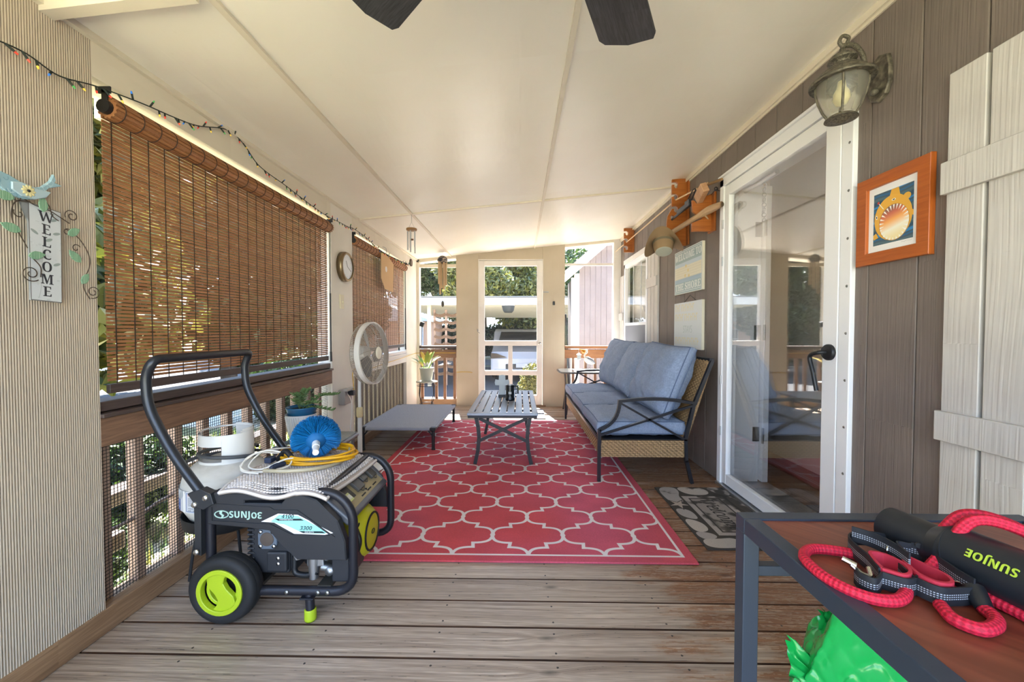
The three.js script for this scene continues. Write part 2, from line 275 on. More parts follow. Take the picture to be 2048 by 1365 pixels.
// near railing on the left
{
  const r = thing('porch_railing', 'dark brown wooden railing with mesh behind square balusters under the large blind', 'railing', [XL - 0.04, 0.087, -2.2], 'porch railings');
  part('top_rail', rbox(XL - 0.10, XL - 0.012, 0.776, 0.812, -3.056, -1.347, 0.004, 1, 'z'), M.railDark, r);
  part('ledge', rbox(XL - 0.10, XL + 0.012, 0.757, 0.772, -3.056, -1.347, 0.003, 1, 'z', 2), M.railDark, r);
  part('fascia_board', rbox(XL - 0.038, XL, 0.655, 0.756, -3.056, -1.347, 0.004, 1, 'z', 1.3), M.rail, r);
  const bg = rbox(-0.019, 0.019, 0.0875, 0.70, -0.019, 0.019, 0.003, 1, 'y');
  for (const z of [-1.395, -1.525, -1.705, -1.86, -2.015, -2.17, -2.325, -2.48, -2.635, -2.79, -2.945]) part('baluster', bg.clone().translate(XL - 0.058, 0, z), M.baluster, r);
  part('dowel', [tube([[XL - 0.06, 0.325, -1.34], [XL - 0.055, 0.33, -1.52], [XL - 0.06, 0.345, -1.62], [XL - 0.055, 0.35, -1.7]], 0.008, 20, 6)], M.baluster, r, 'crooked grey stick wedged between balusters');
  wire('wire_mesh', XL - 0.0385, XL - 0.0385, 0.088, 0.66, -3.056, -1.347, 0.0125, 0.0018, r);
}
{
  const r = thing('porch_railing', 'pale painted railing with close flat pickets behind the pedestal fan', 'railing', [XL - 0.04, 0.087, -4.25], 'porch railings');
  part('top_rail', rbox(XL - 0.10, XL - 0.002, 0.776, 0.812, -5.071, -3.443, 0.004, 1, 'z'), M.whitewood, r);
  part('fascia_board', rbox(XL - 0.038, XL, 0.665, 0.760, -5.071, -3.443, 0.004, 1, 'z', 1.3), M.whitewood, r);
  part('ledge', rbox(XL - 0.10, XL + 0.008, 0.76, 0.774, -5.071, -3.443, 0.003, 1, 'z'), M.whitewood, r);
  for (let z = -3.50, k = 0; z > -5.06; z -= 0.118, k++) part('picket', rbox(-0.014, 0.014, 0.0875, 0.70, -0.037, 0.037, 0.003, 1, 'y', k * 0.37, k * 0.05).translate(XL - 0.056, 0, z), M.picket, r);
  wire('wire_mesh', XL - 0.0385, XL - 0.0385, 0.088, 0.665, -5.071, -3.443, 0.0125, 0.0016, r);
}
// end wall
const yE = (x) => yc(x);
const colE = (x0, x1, y0, z0 = ZE - 0.1, z1 = ZE) => { const g = ext(poly([[x0, y0], [x1, y0], [x1, yE(x1)], [x0, yE(x0)]]), z1 - z0).translate(0, 0, z0); const p = g.attributes.position, uv = g.attributes.uv; for (let i = 0; i < p.count; i++) uv.setXY(i, p.getX(i) + p.getZ(i), p.getY(i)); return g; };
{
  const w = structure('wall_end');
  part('wall_panel', colE(-0.894, -0.575, 0.0), M.beige, w);
  part('wall_panel', colE(-0.573, 0.313, 2.045), M.beige, w);
  part('wall_panel', colE(0.315, 0.624, 0.0), M.beige, w);
  part('corner_post', colE(1.30, XR + 0.05, 0.0), M.whitewood, w);
  part('corner_post', box(XL, XL + 0.035, 0, 2.06, ZE - 0.1, ZE, 'y'), M.cream, w);
  part('top_plate', [colE(XL, -0.894, 1e-9), colE(0.624, 1.30, 1e-9)].map((g, i) => { const x0 = i ? 0.624 : XL, x1 = i ? 1.30 : -0.894; return uvg(ext(poly([[x0, yE(x0) - 0.035], [x1, yE(x1) - 0.035], [x1, yE(x1)], [x0, yE(x0)]]), 0.1).translate(0, 0, ZE - 0.1), 'x'); }), M.cream, w);
  part('crossbar', box(XL + 0.035, -0.894, 1.955, 2.0, ZE - 0.07, ZE - 0.03, 'x'), M.cream, w);
  part('crossbar', box(0.624, 1.30, 1.975, 2.005, ZE - 0.07, ZE - 0.03, 'x'), M.whitewood, w);
  part('screen_cloth', [box(XL + 0.035, -0.894, 0.1, 2.04, ZE - 0.083, ZE - 0.082), box(0.624, 1.30, 0.1, 2.2, ZE - 0.083, ZE - 0.082)], M.screen, w);
  part('threshold', box(-0.62, 0.36, 0, 0.02, ZE - 0.12, ZE + 0.02), M.curb, w);
}
function endRail(x0, x1, xs, mats, label) {
  const r = thing('porch_railing', label, 'railing', [(x0 + x1) / 2, 0, ZE - 0.05], 'porch railings');
  part('top_rail', rbox(x0, x1, 0.815, 0.853, ZE - 0.10, ZE + 0.02, 0.004, 1, 'x'), mats[0], r);
  part('fascia_board', rbox(x0, x1, 0.68, 0.80, ZE - 0.05, ZE - 0.012, 0.004, 1, 'x', 0.4), mats[1], r);
  for (const x of xs) part('baluster', rbox(x - 0.019, x + 0.019, 0.1, 0.70, ZE - 0.09, ZE - 0.052, 0.003, 1, 'y'), mats[2], r);
  part('bottom_rail', rbox(x0, x1, 0.002, 0.10, ZE - 0.09, ZE, 0.004, 1, 'x', 0.8), mats[3], r);
}
endRail(XL + 0.036, -0.895, [-1.39, -1.19, -1.07, -0.93], [M.railDark, M.rail, M.rail, M.curb], 'short brown railing behind the pale green flower pot');
endRail(0.625, 1.299, [0.64, 0.75, 0.925, 1.06, 1.2], [M.orangewood, M.orangewood, M.baluster, M.curb], 'short orange brown railing behind the pelican figure');
// screen door
{
  const d = thing('screen_door', 'off-white wooden screen door with one large and four small panes', 'door', [-0.13, 0.02, ZE + 0.01]);
  const x0 = -0.570, x1 = 0.310, z0 = ZE - 0.03, z1 = ZE + 0.012, b = (a, c, e, f, ax = 'x') => rbox(a, c, e, f, z0, z1, 0.003, 1, ax);
  part('stile', b(x0, x0 + 0.075, 0.024, 2.04, 'y'), M.whitewood, d); part('stile', b(x1 - 0.075, x1, 0.024, 2.04, 'y'), M.whitewood, d);
  part('rail', b(x0 + 0.075, x1 - 0.075, 1.965, 2.04), M.whitewood, d); part('rail', b(x0 + 0.075, x1 - 0.075, 0.855, 0.925), M.whitewood, d);
  part('rail', b(x0 + 0.075, x1 - 0.075, 0.44, 0.505), M.whitewood, d); part('rail', b(x0 + 0.075, x1 - 0.075, 0.024, 0.16), M.whitewood, d);
  part('mullion', b(-0.165, -0.105, 0.505, 0.855, 'y'), M.whitewood, d); part('mullion', b(-0.165, -0.105, 0.16, 0.44, 'y'), M.whitewood, d);
  for (const [a, c, e, f] of [[-0.497, 0.237, 0.925, 1.965], [-0.497, -0.165, 0.505, 0.855], [-0.105, 0.237, 0.505, 0.855], [-0.497, -0.165, 0.16, 0.44], [-0.105, 0.237, 0.16, 0.44]]) part('pane', box(a, c, e, f, ZE - 0.012, ZE - 0.011), M.screen, d);
  part('door_knob', [lathe([[0, 0.04], [0.016, 0.036], [0.02, 0.024], [0.008, 0.012], [0.022, 0.004], [0.024, 0]], 20).rotateX(PI / 2).translate(0.272, 0.89, z1)], M.chrome, d, 'round chrome door knob');
  part('stop_moulding', [box(x0 - 0.012, x0 - 0.002, 0.02, 2.06, ZE, ZE + 0.016, 'y'), box(x1 + 0.002, x1 + 0.012, 0.02, 2.06, ZE, ZE + 0.016, 'y'), box(x0 - 0.012, x1 + 0.012, 2.044, 2.058, ZE, ZE + 0.016)], M.whitewood, d);
  part('hook', [ptube([[-0.60, 1.09, ZE + 0.01], [-0.59, 1.05, ZE + 0.03], [-0.56, 1.03, ZE + 0.025]], 0.004, 0.01), lathe([[0.014, 0], [0.014, 0.006], [0, 0.008]], 12).rotateX(PI / 2).translate(-0.585, 1.07, ZE)], M.steel, d);
}
// right wall: backing with door and window openings, vertical boards
const DOOR = { z0: -2.79, z1: -1.735, y1: 2.085 }, WIN = { z0: -5.36, z1: -4.40, y0: 0.6, y1: 1.93 };
{
  const w = structure('wall_right');
  const B = (z0, z1, y0, y1) => box(XR + 0.012, XR + 0.13, y0, y1, z0, z1, 'y');
  const top = 2.42;
  part('wall_core', [B(ZE - 0.1, WIN.z0, -0.4, top), B(WIN.z0, WIN.z1, -0.4, WIN.y0), B(WIN.z0, WIN.z1, WIN.y1, top), B(WIN.z1, DOOR.z0, -0.4, top), B(DOOR.z0, DOOR.z1, DOOR.y1, top), B(DOOR.z1, ZB + 0.2, -0.4, top), B(DOOR.z0, DOOR.z1, -0.4, 0.0)], M.sidingBack, w);
  const cuts = new Set([WIN.z0, WIN.z1, DOOR.z0, DOOR.z1]);
  const zs = []; for (let z = ZB; z > ZE - 0.05; z -= 0.1995) zs.push(z); zs.push(ZE - 0.1);
  const all = [...new Set([...zs, ...cuts])].sort((a, b) => b - a);
  for (let i = 0; i + 1 < all.length; i++) {
    const a = all[i], b = all[i + 1], mid = (a + b) / 2; if (a - b < 0.012) continue;
    let spans = [[0.004, yc(XR)]];
    if (mid > DOOR.z0 && mid < DOOR.z1) spans = [[DOOR.y1, yc(XR)]];
    if (mid > WIN.z0 && mid < WIN.z1) spans = [[0.004, WIN.y0], [WIN.y1, yc(XR)]];
    const ga = cuts.has(a) ? 0 : 0.0022, gb = cuts.has(b) ? 0 : 0.0022;
    for (const [y0, y1] of spans) { const m = part('siding_board', rbox(XR, XR + 0.0125, y0, y1, b + gb, a - ga, 0.003, 1, 'x'), M.siding, w); const uv = m.geometry.attributes.uv, p = m.geometry.attributes.position, o = rr(0, 3); for (let k = 0; k < uv.count; k++) uv.setXY(k, p.getZ(k) + o * 0.37, p.getY(k) + o); }
  }
}
// back of the porch (behind the photographer): unseen end left wide open for added fill light, with posts and beam
{
  const w = structure('wall_back');
  part('post', [box(XL - 0.11, XL + 0.03, 0, 2.06, ZB, ZB + 0.12, 'y')], M.cream, w); part('post', [box(XR - 0.1, XR + 0.13, 0, 2.33, ZB, ZB + 0.12, 'y')], M.cream, w);
  part('beam', uvg(ext(poly([[XL - 0.1, 1.95], [XR + 0.1, 2.12], [XR + 0.1, yc(XR)], [XL - 0.1, yc(XL) - 0.01]]), 0.1).translate(0, 0, ZB), 'x'), M.cream, w);
}
// room inside the house, seen through the glass door and the window
{
  const w = structure('wall_interior');
  const roomWall = S(0xd9cdb8, 0.8), flo = S(0xffffff, 0.3, { map: woodTex([96, 56, 28], [150, 96, 54]) });  // plain pale wall paint
  part('interior_floor', box(XR + 0.13, 4.6, -0.05, 0.0, ZE - 0.1, ZB, 'z'), flo, w);
  part('interior_ceiling', box(XR + 0.13, 4.6, 2.4, 2.45, ZE - 0.1, ZB), M.cream, w);
  part('interior_wall', [box(4.6, 4.7, 0, 2.4, ZE - 0.1, ZB), box(XR + 0.13, 4.6, 0, 2.4, ZB, ZB + 0.1), box(XR + 0.13, 4.6, 0, 2.4, ZE - 0.2, ZE - 0.1)], roomWall, w);
  part('interior_wall', [box(XR + 0.131, XR + 0.15, 0, 2.4, DOOR.z1, ZB), box(XR + 0.131, XR + 0.15, 0, 2.4, WIN.z1, DOOR.z0), box(2.2, 2.28, 0, 2.4, -3.6, -2.95)], roomWall, w);
  part('house_roof', [uvg(ext(poly([[1.2, 2.46], [4.9, 2.46], [4.9, 3.1], [3.05, 3.6], [1.2, 2.75]]), ZB - ZE + 0.5).translate(0, 0, ZE - 0.3), 'z')], S(0x6b655f, 0.9), w);
}
// storm door with its casing
{
  const d = structure('door_1', [XR, 0, -2.25]);
  const { z0, z1, y1 } = DOOR, x0 = XR - 0.03, x1 = XR + 0.05, W = M.white;
  part('casing', rbox(x0, x1, 0.0, y1, z0 - 0.005, z0 + 0.045, 0.004, 1, 'y'), W, d); part('casing', rbox(x0 + 0.01, x1, 0.0, y1, z1 - 0.03, z1 + 0.03, 0.004, 1, 'y'), W, d);
  part('casing', rbox(x0, x1, y1 - 0.05, y1 + 0.012, z0 - 0.005, z1 + 0.03, 0.004, 1, 'z'), W, d);
  part('drip_cap', rbox(x0 - 0.012, x1, y1 + 0.012, y1 + 0.026, z0 - 0.012, z1 + 0.035, 0.003, 1, 'z'), W, d);
  part('sill', rbox(x0 - 0.015, XR + 0.3, 0.0, 0.022, z0, z1, 0.004, 1, 'z'), M.alu, d);
  part('jamb', [box(XR + 0.05, XR + 0.24, 0.02, y1, z0 - 0.02, z0 + 0.02, 'y'), box(XR + 0.05, XR + 0.24, 0.02, y1, z1 - 0.02, z1 + 0.02, 'y'), box(XR + 0.05, XR + 0.24, y1 - 0.03, y1 + 0.01, z0, z1)], M.white, d);
  // glazed leaf
  const a = z0 + 0.047, b = z1 - 0.032, lx0 = XR - 0.022, lx1 = XR + 0.012;
  part('door_stile', rbox(lx0, lx1, 0.03, y1 - 0.055, a, a + 0.055, 0.004, 1, 'y'), W, d); part('door_stile', rbox(lx0, lx1, 0.03, y1 - 0.055, b - 0.085, b, 0.004, 1, 'y'), W, d);
  part('door_rail', rbox(lx0, lx1, y1 - 0.125, y1 - 0.055, a + 0.055, b - 0.085, 0.004, 1, 'z'), W, d); part('door_rail', rbox(lx0, lx1, 0.03, 0.10, a + 0.055, b - 0.085, 0.004, 1, 'z'), W, d);
  const pane = part('glass_pane', quad([[XR - 0.004, 0.10, a + 0.055], [XR - 0.004, 0.10, b - 0.085], [XR - 0.004, y1 - 0.125, b - 0.085], [XR - 0.004, y1 - 0.125, a + 0.055]]), M.glass, d);
  part('added_pane', quad([[XR + 0.008, 0.10, a + 0.055], [XR + 0.008, 0.10, b - 0.085], [XR + 0.008, y1 - 0.125, b - 0.085], [XR + 0.008, y1 - 0.125, a + 0.055]]), M.glass, d);  // second pane added to strengthen the reflection
  const h = part('door_handle', [ptube([[lx0, 0.965, b - 0.04], [lx0 - 0.045, 0.965, b - 0.045], [lx0 - 0.05, 0.95, b - 0.10], [lx0 - 0.045, 0.87, b - 0.075], [lx0 - 0.04, 0.79, b - 0.06]], 0.009, 0.03)], M.black, d, 'black curved lever handle');
  part('escutcheon', [lathe([[0, 0.018], [0.03, 0.018], [0.036, 0.01], [0.036, 0]], 24).rotateZ(PI / 2).translate(lx0, 0.965, b - 0.04)], M.black, h);
  part('screw', [0.25, 0.45, 0.65, 0.85, 1.05, 1.25, 1.45, 1.65, 1.85].map((y) => lathe([[0, 0.003], [0.005, 0.002], [0.006, 0]], 8).rotateZ(PI / 2).translate(x0 + 0.01, y, z1 + 0.012)), M.steel, d);
  part('hinge_pin', [0.35, 0.7, 1.5, 1.75].map((y) => rod([x0 - 0.004, y, z0 + 0.046], [x0 - 0.004, y + 0.06, z0 + 0.046], 0.005)), M.alu, d);
  const cl = part('door_closer', [rod([XR + 0.06, y1 - 0.12, a + 0.1], [XR + 0.06, y1 - 0.12, a + 0.42], 0.014), ...[0, 1, 2, 3, 4, 5, 6, 7].map((k) => new THREE.TorusGeometry(0.012, 0.0025, 6, 10).rotateY(k % 2 ? PI / 2 : 0).translate(XR + 0.06, y1 - 0.15 - k * 0.03, a + 0.3))], M.alu, d);
}
{ // inner house door, standing open into the room
  const d = structure('door_2', [XR + 0.24, 0, DOOR.z0]);
  part('door_leaf', rbox(XR + 0.245, XR + 0.285, 0.03, 2.03, DOOR.z0 - 0.62, DOOR.z0 + 0.06, 0.004, 1, 'y'), M.white, d);
  part('hinge', [0.3, 1.0, 1.7].flatMap((y) => [box(XR + 0.20, XR + 0.245, y, y + 0.1, DOOR.z0 + 0.02, DOOR.z0 + 0.023), rod([XR + 0.243, y - 0.003, DOOR.z0 + 0.065], [XR + 0.243, y + 0.103, DOOR.z0 + 0.065], 0.007)]), M.steel, d);
}
// window with frame, sash bar and panes
{
  const w = structure('window_1', [XR, WIN.y0, -4.9]);
  const { z0, z1, y0, y1 } = WIN, x0 = XR - 0.018, x1 = XR + 0.05;
  part('window_frame', [rbox(x0, x1, y0, y1, z0, z0 + 0.05, 0.004, 1, 'y'), rbox(x0, x1, y0, y1, z1 - 0.05, z1, 0.004, 1, 'y'), rbox(x0, x1, y1 - 0.05, y1, z0, z1, 0.004, 1, 'z'), rbox(x0, x1, y0, y0 + 0.05, z0, z1, 0.004, 1, 'z')], M.white, w);
  part('window_casing', [rbox(XR - 0.022, XR, y1 + 0.002, y1 + 0.06, z0 - 0.02, z1 + 0.02, 0.003, 1, 'z')], M.whitewood, w);
  part('sash_bar', rbox(x0 + 0.004, x1, 1.13, 1.165, z0 + 0.05, z1 - 0.05, 0.004, 1, 'z'), M.white, w);
  part('glass_pane', quad([[XR, 1.165, z0 + 0.05], [XR, 1.165, z1 - 0.05], [XR, y1 - 0.05, z1 - 0.05], [XR, y1 - 0.05, z0 + 0.05]]), M.glass, w);
  part('muntin', [1 / 3, 2 / 3].map((t) => box(XR + 0.012, XR + 0.02, 1.165, y1 - 0.05, mixn(z0, z1, t) - 0.006, mixn(z0, z1, t) + 0.006)), M.white, w);
  part('window_screen', box(XR - 0.006, XR - 0.003, y0 + 0.05, 1.13, z0 + 0.05, z1 - 0.05), S(0x7c7c82, 0.85), w);
  part('interior_blind', box(XR + 0.1, XR + 0.11, y0, y1, z0, z1), S(0xd2cec6, 0.8), w);
}
// shutters
function shutter(zA, zB, y0, y1, boards, battens, x, label) {
  const s = thing('window_shutter', label, 'shutter', [XR, y0, (zA + zB) / 2], 'board and batten shutters');
  const n = boards, g = 0.012, wdt = (zB - zA - g * (n - 1)) / n;
  for (let i = 0; i < n; i++) { const a = zA + i * (wdt + g), m = part('board', rbox(x - 0.02, x, y0, y1, a, a + wdt, 0.003, 1, 'y'), M.shutter, s); const uv = m.geometry.attributes.uv, p = m.geometry.attributes.position; for (let k = 0; k < uv.count; k++) uv.setXY(k, p.getZ(k) + i * 0.21, p.getY(k) + i * 0.4); }
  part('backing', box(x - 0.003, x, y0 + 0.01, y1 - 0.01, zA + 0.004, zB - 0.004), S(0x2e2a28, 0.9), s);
  for (const [a, b] of battens) part('batten', rbox(x - 0.038, x - 0.02, a, b, zA - 0.004, zB + 0.004, 0.003, 1, 'z'), M.shutter, s);
}
shutter(-1.335, -0.88, 0.12, 1.885, 4, [[1.5, 1.603], [0.704, 0.80]], XR, 'large pale grey shutter beside the framed fish picture');
shutter(-4.37, -4.06, 0.55, 1.87, 3, [[1.52, 1.62], [0.75, 0.85]], XR, 'narrow pale shutter between the window and the hat');
shutter(-5.56, -5.38, 0.55, 1.80, 2, [[1.2, 1.3]], XR, 'narrow pale shutter in the far corner left of the window');

// ------------------------------------------------------------------ outdoors
const GY = -0.38;
{
  const g = structure('ground');
  const tex = ptex(512, 512, (u, v) => { const n = fbm(u * 7, v * 7, 4), f = fbm(u * 60, v * 60, 2); return lerp3(lerp3([126, 126, 88], [196, 184, 156], clamp((n - 0.4) * 4)), [204, 194, 168], clamp((f - 0.55) * 2)); }, [9, 9]);
  const m = part('lawn', box(-60, 60, GY - 0.1, GY, -70, 40, 'x'), S(0xffffff, 0.95, { map: tex }), g);
  const gravel = ptex(256, 256, (u, v) => { const n = 150 + 50 * fbm(u * 40, v * 40, 2) + 30 * (rnd() - 0.5); return [n, n * 0.98, n * 0.95]; }, [1.5, 1.5]);
  part('bounce_pad', box(-6, 8, GY, GY + 0.025, -8.2, -5.8, 'x'), S(0xd6cfc0, 0.9), g);  // unseen pale slab added to bounce sunlight into the porch
  part('driveway', box(-30, 30, GY, GY + 0.02, -16, -8.2, 'x'), S(0x54575e, 0.9, { map: gravel }), g);
  part('street', box(-60, 60, GY, GY + 0.02, -20, -16.5, 'x'), S(0x6a6a6c, 0.9, { map: gravel }), g);
}
const leafG = (() => { const gs = []; let s = 3; const r = () => { s = (s * 16807) % 2147483647; return s / 2147483647; };
  for (let k = 0; k < 9; k++) { const L = 0.07 + 0.05 * r(), w = L * 0.5, q = new THREE.BufferGeometry();
    q.setAttribute('position', new THREE.Float32BufferAttribute([0, 0, 0, L * 0.5, 0.012, w / 2, L, -0.01, 0, 0, 0, 0, L, -0.01, 0, L * 0.5, 0.012, -w / 2], 3)); q.computeVertexNormals();
    q.rotateX(r() * 6.3); q.rotateZ((r() - 0.5) * 2.6); q.rotateY(r() * 6.3); q.translate((r() - 0.5) * 0.13, (r() - 0.5) * 0.13, (r() - 0.5) * 0.13); gs.push(flat(q)); }
  return merge(gs); })();
const leafMat = new THREE.MeshPhysicalMaterial({ color: 0xffffff, roughness: 0.6, side: THREE.DoubleSide, transmission: 0.45, thickness: 0 });
const bark = S(0xffffff, 0.9, { map: woodTex([52, 42, 34], [98, 84, 70]) });
const LEAF = { green: [[0.012, 0.036, 0.005], [0.07, 0.125, 0.015]], yellow: [[0.03, 0.055, 0.006], [0.24, 0.22, 0.02]], dark: [[0.008, 0.026, 0.010], [0.04, 0.07, 0.018]], autumn: [[0.06, 0.04, 0.006], [0.16, 0.08, 0.015]] };
function foliage(blobs, count, scale, cols, parent, name = 'foliage') {
  const im = new THREE.InstancedMesh(leafG, leafMat, count), m = new THREE.Matrix4(), q = new THREE.Quaternion(), c = new THREE.Color();
  const w = worldOf(parent);
  for (let i = 0; i < count; i++) {
    const b = blobs[Math.floor(rnd() * blobs.length)]; let d; do { d = V(rr(-1, 1), rr(-1, 1), rr(-1, 1)); } while (d.lengthSq() > 1 || d.lengthSq() < 0.02);
    d.multiplyScalar(Math.pow(d.length(), -0.45));
    const p = V(b[0] + d.x * b[3], b[1] + d.y * (b[4] ?? b[3]), b[2] + d.z * b[3]).sub(w), s = scale * rr(0.7, 1.4);
    q.setFromEuler(new THREE.Euler(rr(0, 6.3), rr(0, 6.3), rr(0, 6.3))); m.compose(p, q, V(s, s, s)); im.setMatrixAt(i, m);
    const t = Math.pow(rnd(), 1.3), k = cols; c.setRGB(mixn(k[0][0], k[1][0], t), mixn(k[0][1], k[1][1], t), mixn(k[0][2], k[1][2], t)); im.setColorAt(i, c);
  }
  im.name = name; im.userData.kind = 'stuff'; im.castShadow = im.receiveShadow = true; parent.add(im); return im;
}
function tree(x, z, h, R, cols, count, label, o = {}) {
  const t = thing('tree', label, 'tree', [x, GY, z], 'trees around the porch');
  const P = smoothPts([[x, GY, z], [x + rr(-0.1, 0.1), GY + h * 0.3, z], [x + rr(-0.2, 0.2), GY + h * 0.6, z + rr(-0.2, 0.2)], [x, GY + h * 0.85, z]], 10);
  part('trunk', [sweep(P, (s) => mixn(0.17, 0.05, s) * h / 6, 8)], bark, t);
  const blobs = []; const n = o.n ?? 9;
  for (let k = 0; k < n; k++) { const a = k / n * 6.3 + rr(-0.3, 0.3), rad = R * rr(0.25, 0.75), y = GY + h * rr(o.low ?? 0.38, 0.85), b = [x + Math.cos(a) * rad, y, z + Math.sin(a) * rad, R * rr(0.35, 0.55)]; blobs.push(b);
    if (k % 2) part('branch', [sweep(smoothPts([[x, GY + h * 0.35, z], [mixn(x, b[0], 0.5), mixn(GY + h * 0.35, y, 0.6), mixn(z, b[2], 0.5)], [b[0], y, b[2]]], 6), (s) => mixn(0.06, 0.015, s) * h / 6, 6)], bark, t); }
  blobs.push([x, GY + h * 0.85, z, R * 0.5]);
  foliage(blobs, count, o.scale ?? 2.4, cols, t); return t;
}
tree(-5.0, -24.5, 8.0, 3.0, LEAF.green, 3600, 'broad green tree seen through the opening left of the screen door');
tree(-2.0, -23, 7.5, 2.8, LEAF.dark, 3600, 'dark green tree seen at the left edge of the screen door', { scale: 2.6 });
tree(0.3, -20.5, 6.0, 2.2, LEAF.yellow, 3600, 'yellow green tree seen through the top pane of the screen door');
tree(-1.9, -18.5, 5.6, 1.8, LEAF.yellow, 2200, 'pale yellow tree with thin branches left of the screen door centre', { low: 0.5 });
tree(2.7, -22, 5.6, 2.6, LEAF.green, 3200, 'green tree showing left of the grey gable');
tree(-9.6, -17.5, 6.4, 2.6, LEAF.green, 4200, 'green tree mirrored in the glass door', { low: 0.2 });
tree(-6.2, -14, 5.0, 1.8, LEAF.green, 2600, 'added leafy tree hiding bright sky behind the far bamboo blind', { low: 0.25 });  // tree added to block the bright sky behind the blind
tree(-12.8, -21, 7.0, 3.0, LEAF.yellow, 3400, 'yellow green tree far beyond the left railing', { low: 0.25 });
tree(-8.2, -2.2, 6.4, 2.5, LEAF.green, 2800, 'large leafy tree behind the near part of the bamboo blind');
tree(-9.5, -6.0, 6.0, 2.4, LEAF.yellow, 2400, 'yellowish tree behind the middle of the bamboo blind');
tree(-5.6, -4.4, 5.2, 1.9, LEAF.yellow, 2300, 'dense tree close behind the right part of the bamboo blind', { low: 0.25 });
tree(-5.0, -1.3, 5.4, 1.9, LEAF.green, 2700, 'dense tree close behind the left part of the bamboo blind', { low: 0.22 });
tree(-6.8, -9.2, 6.2, 2.4, LEAF.green, 4200, 'green tree behind the far bamboo blind', { low: 0.22 });
tree(-7.2, 0.8, 5.5, 2.0, LEAF.green, 2600, 'leafy tree behind the grey pier');
function shrub(x, z, h, R, cols, count, label, scale = 1.1) {
  const t = thing('shrub', label, 'shrub', [x, GY, z], 'shrubs around the porch');
  part('stem', [0, 1, 2, 3, 4].map((k) => rod([x, GY, z], [x + Math.cos(k * 1.3) * R * 0.6, GY + h * 0.7, z + Math.sin(k * 1.3) * R * 0.6], 0.012, 0.006, 6)), bark, t);
  foliage([[x, GY + h * 0.5, z, R, h * 0.5], [x + R * 0.5, GY + h * 0.6, z - R * 0.3, R * 0.6, h * 0.4], [x - R * 0.5, GY + h * 0.45, z + R * 0.3, R * 0.6, h * 0.4]], count, scale, cols, t); return t;
}
shrub(0.28, -6.55, 0.95, 0.26, LEAF.yellow, 900, 'yellow leafed shrub just outside the screen door', 0.55);
shrub(-2.35, -1.75, 0.5, 0.35, LEAF.green, 900, 'low green shrub behind the mesh by the grey pier', 0.6);
shrub(-2.9, -2.7, 0.7, 0.42, LEAF.green, 900, 'green shrub behind the mesh near the propane tank', 0.7);
shrub(-3.4, -1.2, 1.3, 0.5, LEAF.autumn, 700, 'reddish shrub behind the mesh by the grey pier', 0.8);
shrub(-3.6, -6.4, 1.1, 0.6, LEAF.green, 900, 'bushy shrub behind the far railing', 1);
for (const [x, z] of [[-3.2, -21], [-0.6, -21.6], [1.8, -21]]) shrub(x, z, 1.9, 1.3, LEAF.dark, 1500, ['dark hedge shrub seen under the left of the carport roof', 'dark hedge shrub seen under the middle of the carport roof', 'dark hedge shrub seen under the right of the carport roof'][Math.round((x + 3.2) / 2.5)], 2);
// grass tufts along the railing
{
  const N = 2600, blade = new THREE.BufferGeometry(); blade.setAttribute('position', new THREE.Float32BufferAttribute([-0.004, 0, 0, 0.004, 0, 0, 0.012, 0.11, 0.02, 0.004, 0, 0, 0.02, 0, 0.01, 0.045, 0.09, -0.01], 3)); blade.computeVertexNormals();
  const im = new THREE.InstancedMesh(blade, leafMat, N), m = new THREE.Matrix4(), c = new THREE.Color();
  for (let i = 0; i < N; i++) { const s = rr(0.6, 1.6); m.compose(V(-1.75 - Math.pow(rnd(), 1.4) * 2.4, GY, rr(-5.5, -0.9)), new THREE.Quaternion().setFromEuler(new THREE.Euler(0, rr(0, 6.3), 0)), V(s, s, s)); im.setMatrixAt(i, m); im.setColorAt(i, c.setRGB(mixn(0.06, 0.22, rnd()), mixn(0.13, 0.26, rnd()), 0.05)); }
  im.name = 'grass'; im.userData = { kind: 'stuff', label: 'sunlit green grass outside the mesh railing', category: 'grass' }; scene.add(im);
}
// edging timbers in the yard
for (const [z0, z1, x, l] of [[-1.9, -0.9, -2.0, 'weathered landscape timber lying in the grass near the pier'], [-4.2, -2.2, -2.5, 'weathered landscape timber lying beyond the railing']]) solo('landscape_timber', rbox(x - 0.07, x + 0.07, GY, GY + 0.09, z0, z1, 0.012, 2, 'z'), M.railDark, l, 'timber');
// carport
{
  const c = thing('carport', 'white metal carport roof with ribbed fascia seen beyond the screen door', 'carport', [-1, GY, -13]);
  const wm = S(0xc2c3bf, 0.5);
  const x0 = -3.3, x1 = 5.0;
  part('fascia', [box(x0, x1, 1.86, 1.92, -10.06, -10.0), box(x0, x1, 1.79, 1.86, -10.04, -10.0), box(x0, x1, 1.715, 1.79, -10.07, -10.0)], wm, c);
  part('roof_sheet', uvg(ext(poly([[10, 1.90], [16.2, 1.73], [16.2, 1.76], [10, 1.93]]), x1 - x0).rotateY(PI / 2).translate(x0, 0, 0), 'x'), wm, c);
  for (let z = -10.25; z > -16.2; z -= 0.42) part('rib', box(x0, x1, 1.60 + (16 + z) * 0.02, 1.73 + (16 + z) * 0.027, z - 0.05, z), S(0xc9c4b2, 0.6), c);
  for (const [x, z] of [[-2.33, -10.25], [3.6, -10.25], [-2.33, -15.9], [3.6, -15.9]]) part('post', rbox(x - 0.045, x + 0.045, GY, 1.75, z - 0.045, z + 0.045, 0.005, 1, 'y'), S(0xe3cfae, 0.6), c);
}
